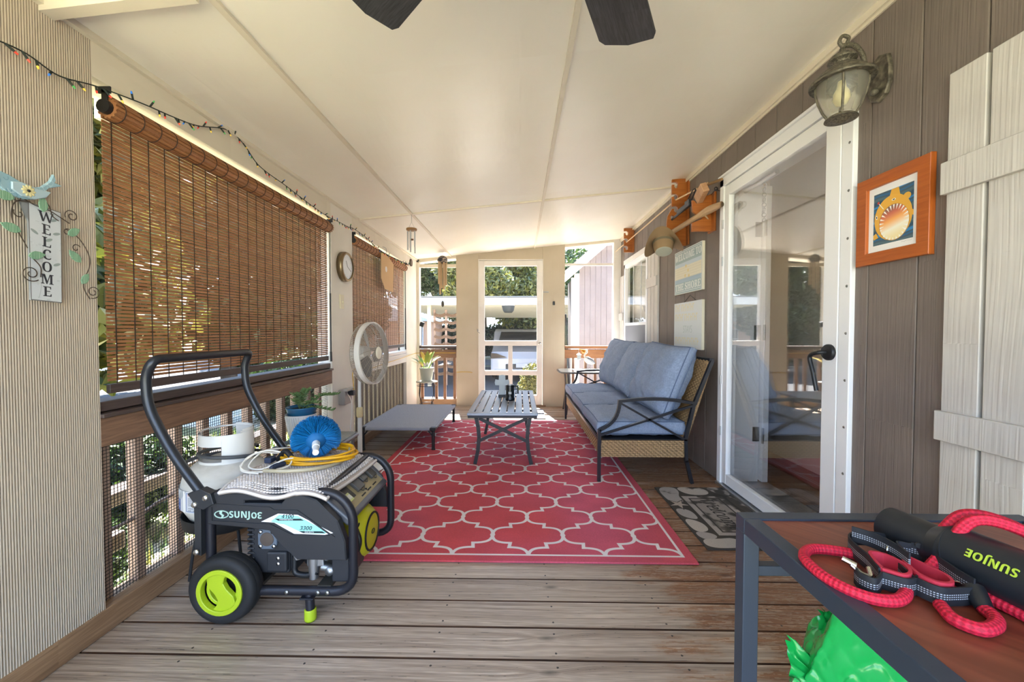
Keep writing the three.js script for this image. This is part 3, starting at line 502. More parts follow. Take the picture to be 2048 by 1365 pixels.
{
  const slatM = S(0xffffff, 0.7, { map: woodTex([88, 62, 42], [136, 104, 76]) });
  const f = thing('slat_screen', 'brown wooden slat screen hung beside the carport post', 'screen', [-1.95, GY, -10.4]);
  for (const x of [-2.23, -1.93, -1.62]) part('upright', rbox(x - 0.03, x + 0.03, GY, 1.62, -10.44, -10.40, 0.003, 1, 'y'), M.baluster, f);
  for (let k = 0; k < 9; k++) for (const [a, b] of [[-2.23, -1.94], [-1.92, -1.62]]) { const y = 1.5 - k * 0.19, sag = 0.05; part('slat', [...Array(4)].map((_, i) => bar([mixn(a, b, i / 4), y - sag * Math.sin(i / 4 * PI), -10.385], [mixn(a, b, (i + 1) / 4), y - sag * Math.sin((i + 1) / 4 * PI), -10.385], 0.02, 0.075)), slatM, f); }
}
// neighbouring house
{
  const h = thing('house', 'pinkish house with a white roof beyond the left end opening', 'house', [-5.1, GY, -17.5]);
  part('wall', [box(-6.3, -3.9, GY, 1.45, -20, -16, 'x')], S(0xd8b096, 0.8), h);
  part('roof', [uvg(ext(poly([[-6.55, 1.45], [-3.65, 1.45], [-3.65, 1.55], [-5.1, 2.0], [-6.55, 1.55]]), 4.6).translate(0, 0, -20.3), 'x')], S(0xd9d7d2, 0.7), h);
  part('corner_trim', box(-3.98, -3.88, GY, 1.45, -16.02, -15.97, 'y'), M.white, h);
  for (const x of [-4.35, -5.6]) { const wd = part('window', box(x - 0.22, x + 0.22, 0.35, 1.15, -16.03, -15.98), M.white, h); part('pane', box(x - 0.18, x + 0.18, 0.39, 0.73, -16.04, -16.0).translate(0, 0, 0.03), S(0x39424a, 0.2), wd); part('pane', box(x - 0.18, x + 0.18, 0.77, 1.11, -16.01, -15.97), S(0x39424a, 0.2), wd); }
}
{
  const h = thing('house', 'pale house with a bright roof behind the bamboo blind', 'house', [-15, GY, -7]);
  part('wall', box(-18, -13, GY, 2.3, -12.5, -2.5, 'z'), S(0xd9d2c6, 0.8), h);
  part('roof', uvg(ext(poly([[-18.4, 2.3], [-12.6, 2.3], [-12.6, 2.4], [-15.5, 3.9], [-18.4, 2.4]]), 10.6).translate(0, 0, -12.8), 'z'), S(0xd4d6d8, 0.6), h);
  for (const z of [-4.5, -7.5, -10.5]) { const wd = part('window', box(-13.04, -12.98, 0.7, 1.7, z - 0.5, z + 0.5), M.white, h); part('pane', box(-13.0, -12.96, 0.76, 1.64, z - 0.44, z + 0.44), S(0x39424a, 0.2), wd); }
}
// gabled wing beyond the end opening
{
  const h = thing('gabled_wing', 'grey board-sided gable with white rake seen through the right end opening', 'building', [2.0, GY, -8.2]);
  const zf = -7.8, xa = 1.09, top = (x) => 2.2 + 0.87 * (x - xa), gm = S(0xffffff, 0.7, { map: grime([106, 99, 103], [115, 108, 112], [0.9, 0.9]), bumpMap: cedar, bumpScale: 0.002 });
  for (let x = xa + 0.06, k = 0; x < 3.0; x += 0.105, k++) { const b = x + 0.101; part('siding_board', uvg(ext(poly([[x, GY], [b, GY], [b, top(b)], [x, top(x)]]), 0.02).translate(0, 0, zf - 0.02), 'y', k), gm, h); }
  part('wall_body', ext(poly([[xa + 0.02, GY], [3.0, GY], [3.0, top(3.0) - 0.03], [xa + 0.02, top(xa) - 0.05]]), 1.5).translate(0, 0, zf - 1.522), M.sidingBack, h);
  part('corner_trim', [box(xa - 0.03, xa + 0.058, GY, 2.17, zf - 0.1, zf + 0.012, 'y')], M.whitewood, h);
  part('corner_trim', [box(xa - 0.085, xa - 0.03, GY, 2.1, zf - 0.12, zf - 0.05, 'y')], M.white, h);
  const rk = (d0, d1, z0, z1, m) => part('rake_board', uvg(ext(poly([[xa - 0.25, top(xa - 0.25) + d0], [3.0, top(3.0) + d0], [3.0, top(3.0) + d1], [xa - 0.25, top(xa - 0.25) + d1]]), z1 - z0).translate(0, 0, z0), 'x'), m, h);
  rk(0.0, 0.10, zf - 0.02, zf + 0.03, M.white); rk(0.10, 0.14, zf - 1.5, zf + 0.32, M.cream); rk(0.02, 0.17, zf + 0.32, zf + 0.36, M.white); rk(0.17, 0.2, zf - 1.5, zf + 0.4, S(0x8a8378, 0.9));
}
// parked car
{
  const c = thing('car', 'white car parked facing the screen door', 'car', [0.05, GY + 0.02, -12.5]);
  const paint = new THREE.MeshPhysicalMaterial({ color: 0xb4b9c6, roughness: 0.3, clearcoat: 1 }), dark = S(0x15181b, 0.15), gx = 0.05, gy = GY + 0.02;
  const prof = [[0, 0.25], [0.02, 0.62], [0.12, 0.78], [0.95, 0.93], [1.55, 1.35], [1.95, 1.42], [3.3, 1.40], [3.9, 1.0], [4.15, 0.95], [4.2, 0.3]]; // distance back from the nose, height
  const shp = poly(prof), g = ext(shp, 1.62, 0.06, { bevelSegments: 3 }).translate(0, 0, -0.81).rotateY(PI / 2).translate(gx, gy, -11.2);
  part('body', g, paint, c);
  part('windscreen', quad([[gx - 0.72, gy + 0.97, -12.17], [gx + 0.72, gy + 0.97, -12.17], [gx + 0.64, gy + 1.34, -12.68], [gx - 0.64, gy + 1.34, -12.68]].map(([x, y, z]) => [x, y + 0.055, z + 0.05])), dark, c);
  for (const s of [-1, 1]) {
    part('headlight', [uvg(ext(poly([[s * 0.86, 0.66], [s * 0.86, 0.80], [s * 0.70, 0.79], [s * 0.42, 0.69]].map(([x, y]) => [x + gx, y + gy])), 0.03, 0.004).translate(0, 0, -11.155), 'x')], S(0x2a2826, 0.15), c);
    for (const z of [-12.1, -14.6]) { const w = part('wheel', [new THREE.TorusGeometry(0.25, 0.085, 10, 24).rotateY(PI / 2).translate(gx + s * 0.82, gy + 0.335, z)], M.rubber, c); part('wheel_disc', [new THREE.CylinderGeometry(0.2, 0.2, 0.06, 20).rotateZ(PI / 2).translate(gx + s * 0.84, gy + 0.335, z)], M.alu, w); }
    part('side_mirror', [rbox(gx + s * 0.88, gx + s * 1.05, gy + 0.95, gy + 1.08, -12.45, -12.35, 0.03)], M.black, c);
  }
  part('grille', [rbox(gx - 0.45, gx + 0.45, gy + 0.34, gy + 0.50, -11.18, -11.12, 0.02)], S(0x2c3034, 0.4), c);
  part('bumper', [rbox(gx - 0.84, gx + 0.84, gy + 0.22, gy + 0.36, -11.2, -11.08, 0.05)], paint, c);
  part('number_plate', [rbox(gx - 0.16, gx + 0.16, gy + 0.4, gy + 0.52, -11.12, -11.10, 0.004)], S(0xc9cbd6, 0.4), c);
}
{ // hanging basket outside
  const b = thing('hanging_basket', 'dark hanging basket on chains below the carport edge', 'basket', [-0.28, 1.5, -9.6]);
  part('bowl', lathe([[0, 0], [0.09, 0.0], [0.13, 0.05], [0.155, 0.16], [0.165, 0.165], [0.15, 0.17], [0, 0.15]], 20, -0.28, 1.5, -9.6), S(0x2e3436, 0.7), b);
  part('chain', [0, 1, 2].map((k) => rod([-0.28 + 0.15 * Math.cos(k * 2.1), 1.66, -9.6 + 0.15 * Math.sin(k * 2.1)], [-0.28, 1.9, -10.02], 0.004, 0.004, 5)), M.iron, b);
}

// ------------------------------------------------------------------ bamboo blinds
function blind(z0, z1, yTop, yBot, label) {
  const x = XL - 0.026, b = thing('bamboo_blind', label, 'blind', [x, yBot, (z0 + z1) / 2], 'bamboo roll blinds');
  const L = z1 - z0, sg = new THREE.BoxGeometry(0.0045, 0.0097, L); uvg(sg, 'z');
  const variants = [0, 1, 2, 3, 4].map((k) => { const g = sg.clone(), uv = g.attributes.uv; for (let i = 0; i < uv.count; i++) uv.setXY(i, uv.getX(i) + k * 0.31, uv.getY(i) + k * 0.021); return g; });
  for (let y = yTop - 0.03, k = 0; y > yBot + 0.045; y -= 0.0137, k++) { const m = shadows(new THREE.Mesh(variants[k % 5], M.slat)); m.name = 'slat'; m.position.set(rr(-0.0008, 0.0008), y - yBot, 0); m.rotation.x = rr(-0.0006, 0.0006); b.add(m); }
  part('bottom_bar', rbox(x - 0.008, x + 0.008, yBot, yBot + 0.034, z0, z1, 0.003, 1, 'z'), M.railDark, b);
  const roll = []; for (let k = 0; k < 14; k++) { const a = k / 14 * 2 * PI, r = 0.034; roll.push(box(-0.0042, 0.0042, -0.003, 0.003, z0, z1, 'z', k * 0.3, k * 0.02).rotateZ(a + PI / 2).translate(x + 0.022 + r * Math.cos(a), yTop + r * Math.sin(a), 0)); }
  part('rolled_slats', [...roll, rod([x + 0.022, yTop, z0 + 0.001], [x + 0.022, yTop, z1 - 0.001], 0.032, 0.032, 18)], M.slat, b);
  part('head_board', rbox(x + 0.008, x + 0.03, yTop + 0.037, yTop + 0.045, z0, z1, 0.002, 1, 'z'), M.slat, b);
  const st = []; const n = Math.round(L / 0.076);
  for (let k = 0; k <= n; k++) { const z = z0 + 0.03 + (L - 0.06) * k / n; st.push(box(x + 0.003, x + 0.0045, yBot + 0.02, yTop - 0.03, z - 0.0017, z + 0.0017), new THREE.TorusGeometry(0.0385, 0.0017, 5, 20).translate(x + 0.022, yTop, z)); }
  const s = part('stitching', st, S(0x38271d, 0.8), b); s.userData.kind = 'stuff';
  for (const z of [z0 - 0.008, z1 + 0.008]) part('bracket', [rbox(x, x + 0.045, yTop + 0.045, yTop + 0.07, z - 0.003, z + 0.003, 0.002), rbox(x + 0.012, x + 0.032, yTop - 0.01, yTop + 0.06, z - 0.003, z + 0.003, 0.002), rod([x + 0.022, yTop, z - 0.008], [x + 0.022, yTop, z + 0.008], 0.024)], M.black, b);
  part('pull_cord', [cord([[x + 0.02, yTop - 0.02, z0 - 0.012], [x + 0.018, yTop - 0.3, z0 - 0.013], [x + 0.018, 1.15, z0 - 0.014]], 0.003, 20, 6), rod([x + 0.018, 1.35, z0 - 0.014], [x + 0.018, 0.90, z0 - 0.014], 0.0055), rod([x + 0.018, 0.90, z0 - 0.014], [x + 0.02, 0.825, z0 - 0.014], 0.008)], M.black, b);
}
blind(-3.04, -1.40, 1.846, 0.835, 'large brown bamboo roll blind covering the nearest opening');
blind(-5.05, -3.485, 1.853, 0.86, 'sunlit bamboo roll blind behind the pedestal fan');
{ // card hanging on the far blind
  const c = thing('hanging_card', 'tan card on a hook in front of the far bamboo blind', 'card', [XL + 0.03, 1.55, -4.25]);
  part('card', [extX([[-4.05, 1.86], [-4.05, 1.60], [-4.16, 1.50], [-4.42, 1.49], [-4.45, 1.80], [-4.2, 1.88]], XL + 0.038, XL + 0.042)], S(0xc7a377, 0.75), c);
  part('sticker', [extX(disc(0.03).map(([a, b]) => [a - 4.2, b + 1.71]), XL + 0.042, XL + 0.043)], S(0xd9d6d2, 0.6), c);
  part('hook', [cord([[XL + 0.005, 1.945, -4.2], [XL + 0.04, 1.93, -4.2], [XL + 0.04, 1.86, -4.2]], 0.003, 14, 6)], M.steel, c);
}

// ------------------------------------------------------------------ portable generator
{
  const G = thing('portable_generator', 'black and lime green portable generator with wheels and a raised handle', 'generator', [-0.9, 0, -1.64]);
  const zn = -1.435, zf = -1.86, R = 0.0165;
  const loop = (z) => ptube([[-1.14, 0.47, z], [-0.67, 0.47, z], [-0.61, 0.40, z], [-0.61, 0.103, z], [-1.14, 0.103, z]], R, 0.075, 7, 12, true);
  part('frame_tube', loop(zn), M.iron, G); part('frame_tube', loop(zf), M.iron, G);
  part('cross_tube', [rod([-1.06, 0.103, zn], [-1.06, 0.103, zf], 0.013), rod([-0.72, 0.47, zn], [-0.72, 0.47, zf], 0.013), rod([-1.05, 0.47, zn], [-1.05, 0.47, zf], 0.013)], M.iron, G);
  part('cross_bar', [bar([-0.72, 0.118, zn], [-0.72, 0.118, zf], 0.05, 0.012), bar([-0.98, 0.118, zn], [-0.98, 0.118, zf], 0.05, 0.012)], S(0x3a3834, 0.5, { metalness: 0.4 }), G);
  part('frame_bolt', [[-0.735, zn + 0.016], [-0.70, zn + 0.016], [-0.85, zn + 0.016]].flatMap(([x, z]) => [lathe([[0, 0.006], [0.007, 0.005], [0.008, 0]], 8).rotateX(PI / 2).translate(x, 0.107, z)]), M.steel, G);
  // moulded side fairing, front and back
  const outline = [[-1.128, 0.47], [-0.80, 0.472], [-0.735, 0.447], [-0.66, 0.372], [-0.634, 0.30], [-0.63, 0.234], [-0.806, 0.236], [-0.873, 0.30], [-0.905, 0.341], [-0.983, 0.35], [-1.128, 0.362]];
  const slot = [[-1.0, 0.433], [-0.86, 0.433], [-0.845, 0.452], [-1.0, 0.45]];
  const fair = (z) => ext(poly(outline, [slot]), 0.026, 0.004).translate(0, 0, z - 0.013);
  const fp = part('side_panel', fair(zn + 0.008), M.darkPlastic, G); part('side_panel', fair(zf - 0.008), M.darkPlastic, G);
  part('raised_border', [ext(poly([[-1.118, 0.43], [-1.10, 0.436], [-0.90, 0.425], [-0.885, 0.415], [-0.80, 0.415], [-0.665, 0.318], [-0.82, 0.318], [-0.90, 0.357], [-1.118, 0.368]], [[[-1.113, 0.424], [-1.099, 0.430], [-0.902, 0.419], [-0.887, 0.409], [-0.802, 0.409], [-0.682, 0.324], [-0.818, 0.324], [-0.899, 0.363], [-1.113, 0.374]]]), 0.003).translate(0, 0, zn + 0.025)], M.darkPlastic, fp);
  const mint = S(0xa6c3b5, 0.5), zt = zn + 0.0255;
  part('brand_lettering', [text3('SUNJ', 0.024, 0.002).scale(1.02, 1, 1).translate(-1.012, 0.394, zt), text3('O', 0.022, 0.002).translate(-0.959, 0.3945, zt), text3('3', 0.0235, 0.002).rotateZ(PI).translate(-0.9385, 0.3945, zt),
    ext(poly(disc(1, 32).map(([a, b]) => [a * 0.027, b * 0.0145]), [disc(1, 32).map(([a, b]) => [a * 0.023, b * 0.0112])]), 0.002).translate(-1.078, 0.397, zt),
    ext(poly([[-0.008, 0.011], [0.002, 0.011], [0.0, 0.003], [0.009, -0.004], [0.004, -0.011], [-0.003, -0.011], [0.0, -0.005], [-0.009, 0.003]]), 0.002).translate(-1.077, 0.397, zt)], mint, fp, 'pale green lettering');
  const stPts = [[-0.935, 0.371], [-0.872, 0.401], [-0.80, 0.397], [-0.672, 0.332], [-0.703, 0.325], [-0.815, 0.328], [-0.887, 0.368]];
  const stG = (pts, z) => { const g = ext(poly(pts), 0.0008).translate(0, 0, z), p = g.attributes.position, uv = g.attributes.uv; for (let i = 0; i < p.count; i++) uv.setXY(i, (p.getX(i) + 0.94) / 0.28, (p.getY(i) - 0.32) / 0.085); return g; };
  const stick = ctex(1024, 320, (c, w, h) => {
    c.fillStyle = '#e8e4e2'; c.fillRect(0, 0, w, h); const X = (x) => (x + 0.94) / 0.28 * w, Y = (y) => h - (y - 0.32) / 0.085 * h;
    c.fillStyle = '#93d8d0'; c.beginPath(); [[-0.90, 0.372], [-0.868, 0.397], [-0.80, 0.393], [-0.69, 0.334], [-0.706, 0.329], [-0.80, 0.331], [-0.83, 0.352], [-0.86, 0.362]].forEach(([x, y], i) => (i ? c.lineTo(X(x), Y(y)) : c.moveTo(X(x), Y(y)))); c.fill();
    c.fillStyle = '#16242a'; c.save(); c.transform(1, 0, -0.25, 1, 0, 0); c.font = 'bold 74px sans-serif'; c.fillText('4100', X(-0.872) + 60, Y(0.3845)); c.fillText('3300', X(-0.797) + 66, Y(0.3425)); c.restore();
    c.beginPath(); [[-0.885, 0.382], [-0.79, 0.3835], [-0.778, 0.3765], [-0.872, 0.375]].forEach(([x, y], i) => (i ? c.lineTo(X(x), Y(y)) : c.moveTo(X(x), Y(y)))); c.fill();
    c.beginPath(); [[-0.80, 0.338], [-0.712, 0.338], [-0.70, 0.331], [-0.79, 0.331]].forEach(([x, y], i) => (i ? c.lineTo(X(x), Y(y)) : c.moveTo(X(x), Y(y)))); c.fill();
    c.fillStyle = '#e8e4e2'; c.font = 'bold 22px sans-serif'; c.fillText('STARTING WATTS', X(-0.868), Y(0.377)); c.fillText('RUN WATTS', X(-0.776), Y(0.3325));
    c.beginPath(); [[-0.89, 0.366], [-0.85, 0.362], [-0.775, 0.3275], [-0.82, 0.326]].forEach(([x, y], i) => (i ? c.lineTo(X(x), Y(y)) : c.moveTo(X(x), Y(y)))); c.fill();
  });
  part('sticker', stG(stPts, zt - 0.001), S(0xffffff, 0.4, { map: stick }), fp, 'white and mint sticker');
  // fuel tank, engine, alternator
  part('fuel_tank', rbox(-1.09, -0.76, 0.36, 0.468, zf + 0.03, zn - 0.03, 0.03, 3), M.darkPlastic, G);
  const e = part('engine_cover', [rbox(-1.01, -0.865, 0.148, 0.352, -1.60, -1.462, 0.01, 2), rbox(-0.925, -0.845, 0.15, 0.30, -1.64, -1.475, 0.012, 2)], M.darkPlastic, G);
  part('cooling_fin', [...Array(10)].map((_, k) => rbox(-1.022, -0.995, 0.17 + k * 0.0175, 0.178 + k * 0.0175, -1.60, -1.458, 0.003, 1)), M.darkPlastic, e);
  part('plate', [ext(poly([[-0.03, 0.032], [-0.012, 0.04], [0.012, 0.04], [0.03, 0.03], [0.034, 0.01], [0.034, -0.022], [0.02, -0.038], [-0.02, -0.038], [-0.034, -0.022], [-0.034, 0.012]]), 0.006, 0.002).translate(-0.942, 0.285, -1.462)], S(0x6f7a88, 0.45, { metalness: 0.5 }), e);
  part('silencer_outlet', [lathe([[0, 0.004], [0.024, 0.004], [0.026, 0]], 28).rotateX(PI / 2).translate(-0.943, 0.283, -1.454)], S(0x5c5048, 0.7, { metalness: 0.4 }), e);
  part('guard', [rbox(-0.945, -0.868, 0.16, 0.236, -1.475, -1.45, 0.008, 2)], M.darkPlastic, e);
  part('screw', [[-0.90, 0.213], [-0.90, 0.192], [-0.966, 0.258], [-0.916, 0.258], [-0.965, 0.312], [-0.92, 0.312]].map(([x, y]) => lathe([[0, 0.005], [0.0055, 0.004], [0.007, 0]], 10).rotateX(PI / 2).translate(x, y, -1.452)), M.chrome, e);
  part('alternator', [rod([-1.08, 0.26, -1.66], [-0.9, 0.26, -1.66], 0.10, 0.10, 24), rod([-1.095, 0.26, -1.66], [-1.08, 0.26, -1.66], 0.06, 0.085, 24), rbox(-1.08, -0.95, 0.13, 0.18, -1.76, -1.56, 0.01)], S(0x2a2b2e, 0.5, { metalness: 0.3 }), G);
  part('crankcase', [rbox(-0.86, -0.70, 0.13, 0.33, -1.78, -1.54, 0.02, 2), rbox(-0.84, -0.74, 0.2, 0.36, -1.85, -1.75, 0.02, 2)], S(0x3b3c3e, 0.5, { metalness: 0.5 }), G);
  part('carburettor', [rod([-0.775, 0.13, -1.47], [-0.775, 0.215, -1.47], 0.017, 0.022, 14), rod([-0.745, 0.17, -1.475], [-0.70, 0.165, -1.47], 0.014), rbox(-0.80, -0.735, 0.175, 0.21, -1.52, -1.462, 0.006), rod([-0.76, 0.21, -1.475], [-0.757, 0.248, -1.475], 0.008), lathe([[0, 0.02], [0.016, 0.018], [0.018, 0]], 14).rotateX(PI / 2).translate(-0.71, 0.163, -1.47)], M.alu, G, 'silver carburettor');
  part('bracket', [ext(poly([[-0.845, 0.222], [-0.83, 0.232], [-0.72, 0.234], [-0.71, 0.215], [-0.722, 0.205], [-0.745, 0.213], [-0.81, 0.211], [-0.835, 0.204]]), 0.012, 0.003).translate(0, 0, -1.47)], M.alu, G);
  part('lever', [ptube([[-0.85, 0.21, -1.475], [-0.85, 0.145, -1.47], [-0.80, 0.14, -1.465], [-0.76, 0.155, -1.465]], 0.01, 0.02)], M.black, G);
  part('air_filter', [rbox(-0.70, -0.635, 0.125, 0.232, -1.60, -1.452, 0.006, 2)], M.darkPlastic, G);
  // control panel sloping towards the right
  const cp = new THREE.Group(); cp.name = 'control_panel';
  const pm = new THREE.Matrix4().makeRotationZ(-0.70).setPosition(-0.677, 0.408, (zn + zf) / 2);
  const put = (g) => g.applyMatrix4(pm), Lz = 0.40;
  const panel = part('control_panel', put(rbox(-0.082, 0.078, -0.03, 0.0, -Lz / 2, Lz / 2, 0.01, 2)), S(0x4a4c52, 0.4), G);
  part('panel_face', put(rbox(-0.066, 0.052, -0.001, 0.0015, -0.175, 0.165, 0.001, 1)), S(0x9a8c6a, 0.6), panel);
  part('panel_face', put(rbox(-0.066, 0.02, 0.0005, 0.002, 0.06, 0.165, 0.001, 1)), S(0x3f3d3a, 0.6), panel);
  for (const [x, z, w, l] of [[-0.02, 0.008, 0.075, 0.06], [-0.028, -0.06, 0.06, 0.05], [-0.015, -0.135, 0.065, 0.05]]) part('outlet_cover', [put(rbox(x - w / 2, x + w / 2, 0.0, 0.016, z - l / 2, z + l / 2, 0.005, 2)), put(ptube([[x + w / 2, 0.012, z - l / 3], [x + w / 2 + 0.012, 0.008, z], [x + w / 2, 0.012, z + l / 3]], 0.0018, 0.005))], S(0x4b4844, 0.5), panel);
  const sw = part('rocker_switch', put(rbox(-0.012, 0.026, 0.0, 0.012, 0.10, 0.142, 0.003, 2)), S(0xbcc27e, 0.45), panel); part('switch_key', put(rbox(-0.003, 0.017, 0.012, 0.015, 0.108, 0.134, 0.002)), S(0xcfd0c4, 0.4), sw);
  part('panel_print', [[0.036, -0.04], [0.036, -0.1], [0.036, 0.02]].map(([x, z]) => put(box(x, x + 0.006, 0.0012, 0.0018, z - 0.02, z + 0.02))), M.blackMatte, panel);
  part('indicator', [put(lathe([[0, 0.006], [0.004, 0.004], [0.005, 0]], 10).translate(0.03, 0.001, -0.02)), put(lathe([[0, 0.006], [0.004, 0.004], [0.005, 0]], 10).translate(-0.04, 0.001, -0.1))], M.black, panel);
  // recoil starter housing facing right
  const rc = part('starter_housing', [lathe([[0, 0.085], [0.065, 0.084], [0.085, 0.075], [0.106, 0.05], [0.112, 0.0]], 36).rotateZ(-PI / 2).translate(-0.70, 0.225, -1.64), rbox(-0.70, -0.66, 0.09, 0.24, -1.70, -1.58, 0.02, 2), rbox(-0.71, -0.665, 0.24, 0.335, -1.73, -1.55, 0.02, 2)], M.limeYellow, G, 'yellow green starter housing');
  const slots = []; for (let k = 0; k < 26; k++) { const a = k / 26 * 2 * PI; slots.push(rbox(-0.003, 0.003, -0.0035, 0.0035, -0.011, 0.011, 0.001, 1).rotateX(-a + PI / 2).translate(-0.6165, 0.225 + 0.073 * Math.sin(a), -1.64 + 0.073 * Math.cos(a))); }
  for (let i = 0; i < 3; i++) for (let j = 0; j < 2; j++) slots.push(rbox(-0.68, -0.663, 0.285 + j * 0.022, 0.30 + j * 0.022, -1.60 - i * 0.016, -1.589 - i * 0.016, 0.002, 1));
  part('vent_slot', slots, M.black, rc); part('badge', [new THREE.TorusGeometry(0.014, 0.002, 6, 24).scale(1, 0.65, 1).rotateY(PI / 2).translate(-0.613, 0.225, -1.64)], M.black, rc);
  part('pull_grip', [tube([[-0.645, 0.275, -1.545], [-0.63, 0.235, -1.54], [-0.64, 0.195, -1.545]], 0.01, 16, 8), cord([[-0.645, 0.275, -1.545], [-0.64, 0.29, -1.56], [-0.65, 0.29, -1.58]], 0.003, 10, 6)], M.black, rc);
  // wheels
  const wheel = (z0, z1, dir) => {
    const zc = (z0 + z1) / 2, h = Math.abs(z1 - z0) / 2;
    const prof = [[0.085, -h], [0.108, -h], [0.119, -h * 0.75], [0.123, -h * 0.4], [0.1195, -h * 0.36], [0.1195, -h * 0.3], [0.124, -h * 0.25], [0.124, h * 0.25], [0.1195, h * 0.3], [0.1195, h * 0.36], [0.123, h * 0.4], [0.119, h * 0.75], [0.108, h], [0.085, h], [0.08, h * 0.6], [0.08, -h * 0.6], [0.085, -h]];
    const w = part('wheel', [lathe(prof, 40).rotateX(PI / 2).translate(-1.072, 0.125, zc)], M.rubber, G, 'black rubber tyre on lime rim');
    const zo = zc + dir * h, gz = (g) => (dir < 0 ? g.rotateY(PI) : g).translate(-1.072, 0.125, zo);
    part('rim', [gz(ext(poly(disc(0.081, 40), [disc(0.069, 36)]), 0.02, 0.002).translate(0, 0, -0.018)), gz(ext(poly(disc(0.058, 32), [disc(0.05, 32)]), 0.012, 0.002).translate(0, 0, -0.03)),
      gz(ext(new THREE.Shape(new THREE.CurvePath() && [[-0.048, 0.055], [-0.02, 0.074], [0.03, 0.068], [0.012, 0.05], [0.008, 0.03], [0.02, 0.008], [0.045, -0.018], [0.052, -0.045], [0.02, -0.073], [-0.03, -0.067], [-0.013, -0.05], [-0.008, -0.03], [-0.02, -0.008], [-0.045, 0.02]].map(([a, b]) => new THREE.Vector2(a, b))), 0.016, 0.002).translate(0, 0, -0.022))], M.lime, w, 'lime green rim');
    part('hub', [gz(new THREE.CylinderGeometry(0.078, 0.078, 0.01, 32).rotateX(PI / 2).translate(0, 0, -0.045))], M.black, w);
  };
  wheel(-1.455, -1.382, 1); wheel(-1.915, -1.842 - 0.0, -1);
  part('axle', rod([-1.072, 0.125, -1.44], [-1.072, 0.125, -1.86], 0.01), M.steel, G);
  part('axle_bracket', [ext(poly([[-1.15, 0.105], [-1.03, 0.105], [-1.05, 0.15], [-1.13, 0.15]]), 0.01).translate(0, 0, -1.475)], M.iron, G);
  for (const z of [zn, zf]) { const f = part('foot', [rod([-0.775, 0.095, z], [-0.768, 0.03, z + 0.008], 0.016), rbox(-0.80, -0.75, 0.083, 0.089, z - 0.025, z + 0.025, 0.002)], M.iron, G); part('foot_cap', [lathe([[0, 0.0], [0.019, 0.0], [0.021, 0.006], [0.0205, 0.04], [0.016, 0.042]], 18).translate(-0.768, (z < -1.8 ? 0.0097 : 0.0005), z + 0.008)], M.lime, f, 'lime rubber foot'); }
  // handle
  const hz0 = -1.412, hz1 = -1.93, hp = (z) => [[-1.145, 0.462, z], [-1.264, 0.625, z], [-1.345, 0.79, z], [-1.35, 0.90, z], [-1.32, 0.958, z]];
  part('handle', [ptube([...hp(hz0), ...hp(hz1).reverse()], R, 0.085, 8, 12)], S(0x2d3036, 0.33, { metalness: 0.4 }), G);
  part('handle_bracket', [hz0, hz1].flatMap((z) => [ext(poly([[-1.19, 0.475], [-1.145, 0.49], [-1.11, 0.475], [-1.10, 0.44], [-1.135, 0.42], [-1.16, 0.43]]), 0.03, 0.002).translate(0, 0, z - 0.015), ext(poly([[-1.172, 0.43], [-1.15, 0.43], [-1.152, 0.25], [-1.17, 0.255]]), 0.02, 0.002).translate(0, 0, z - 0.01)]), S(0x3c3e42, 0.4, { metalness: 0.5 }), G);
  for (const [x, y] of [[-1.125, 0.462], [-1.165, 0.437], [-1.162, 0.265]]) part('bolt', lathe([[0, 0.008], [0.008, 0.007], [0.011, 0.002], [0.011, 0]], 12).rotateX(PI / 2).translate(x, y, hz0 + 0.017), M.chrome, G);
}
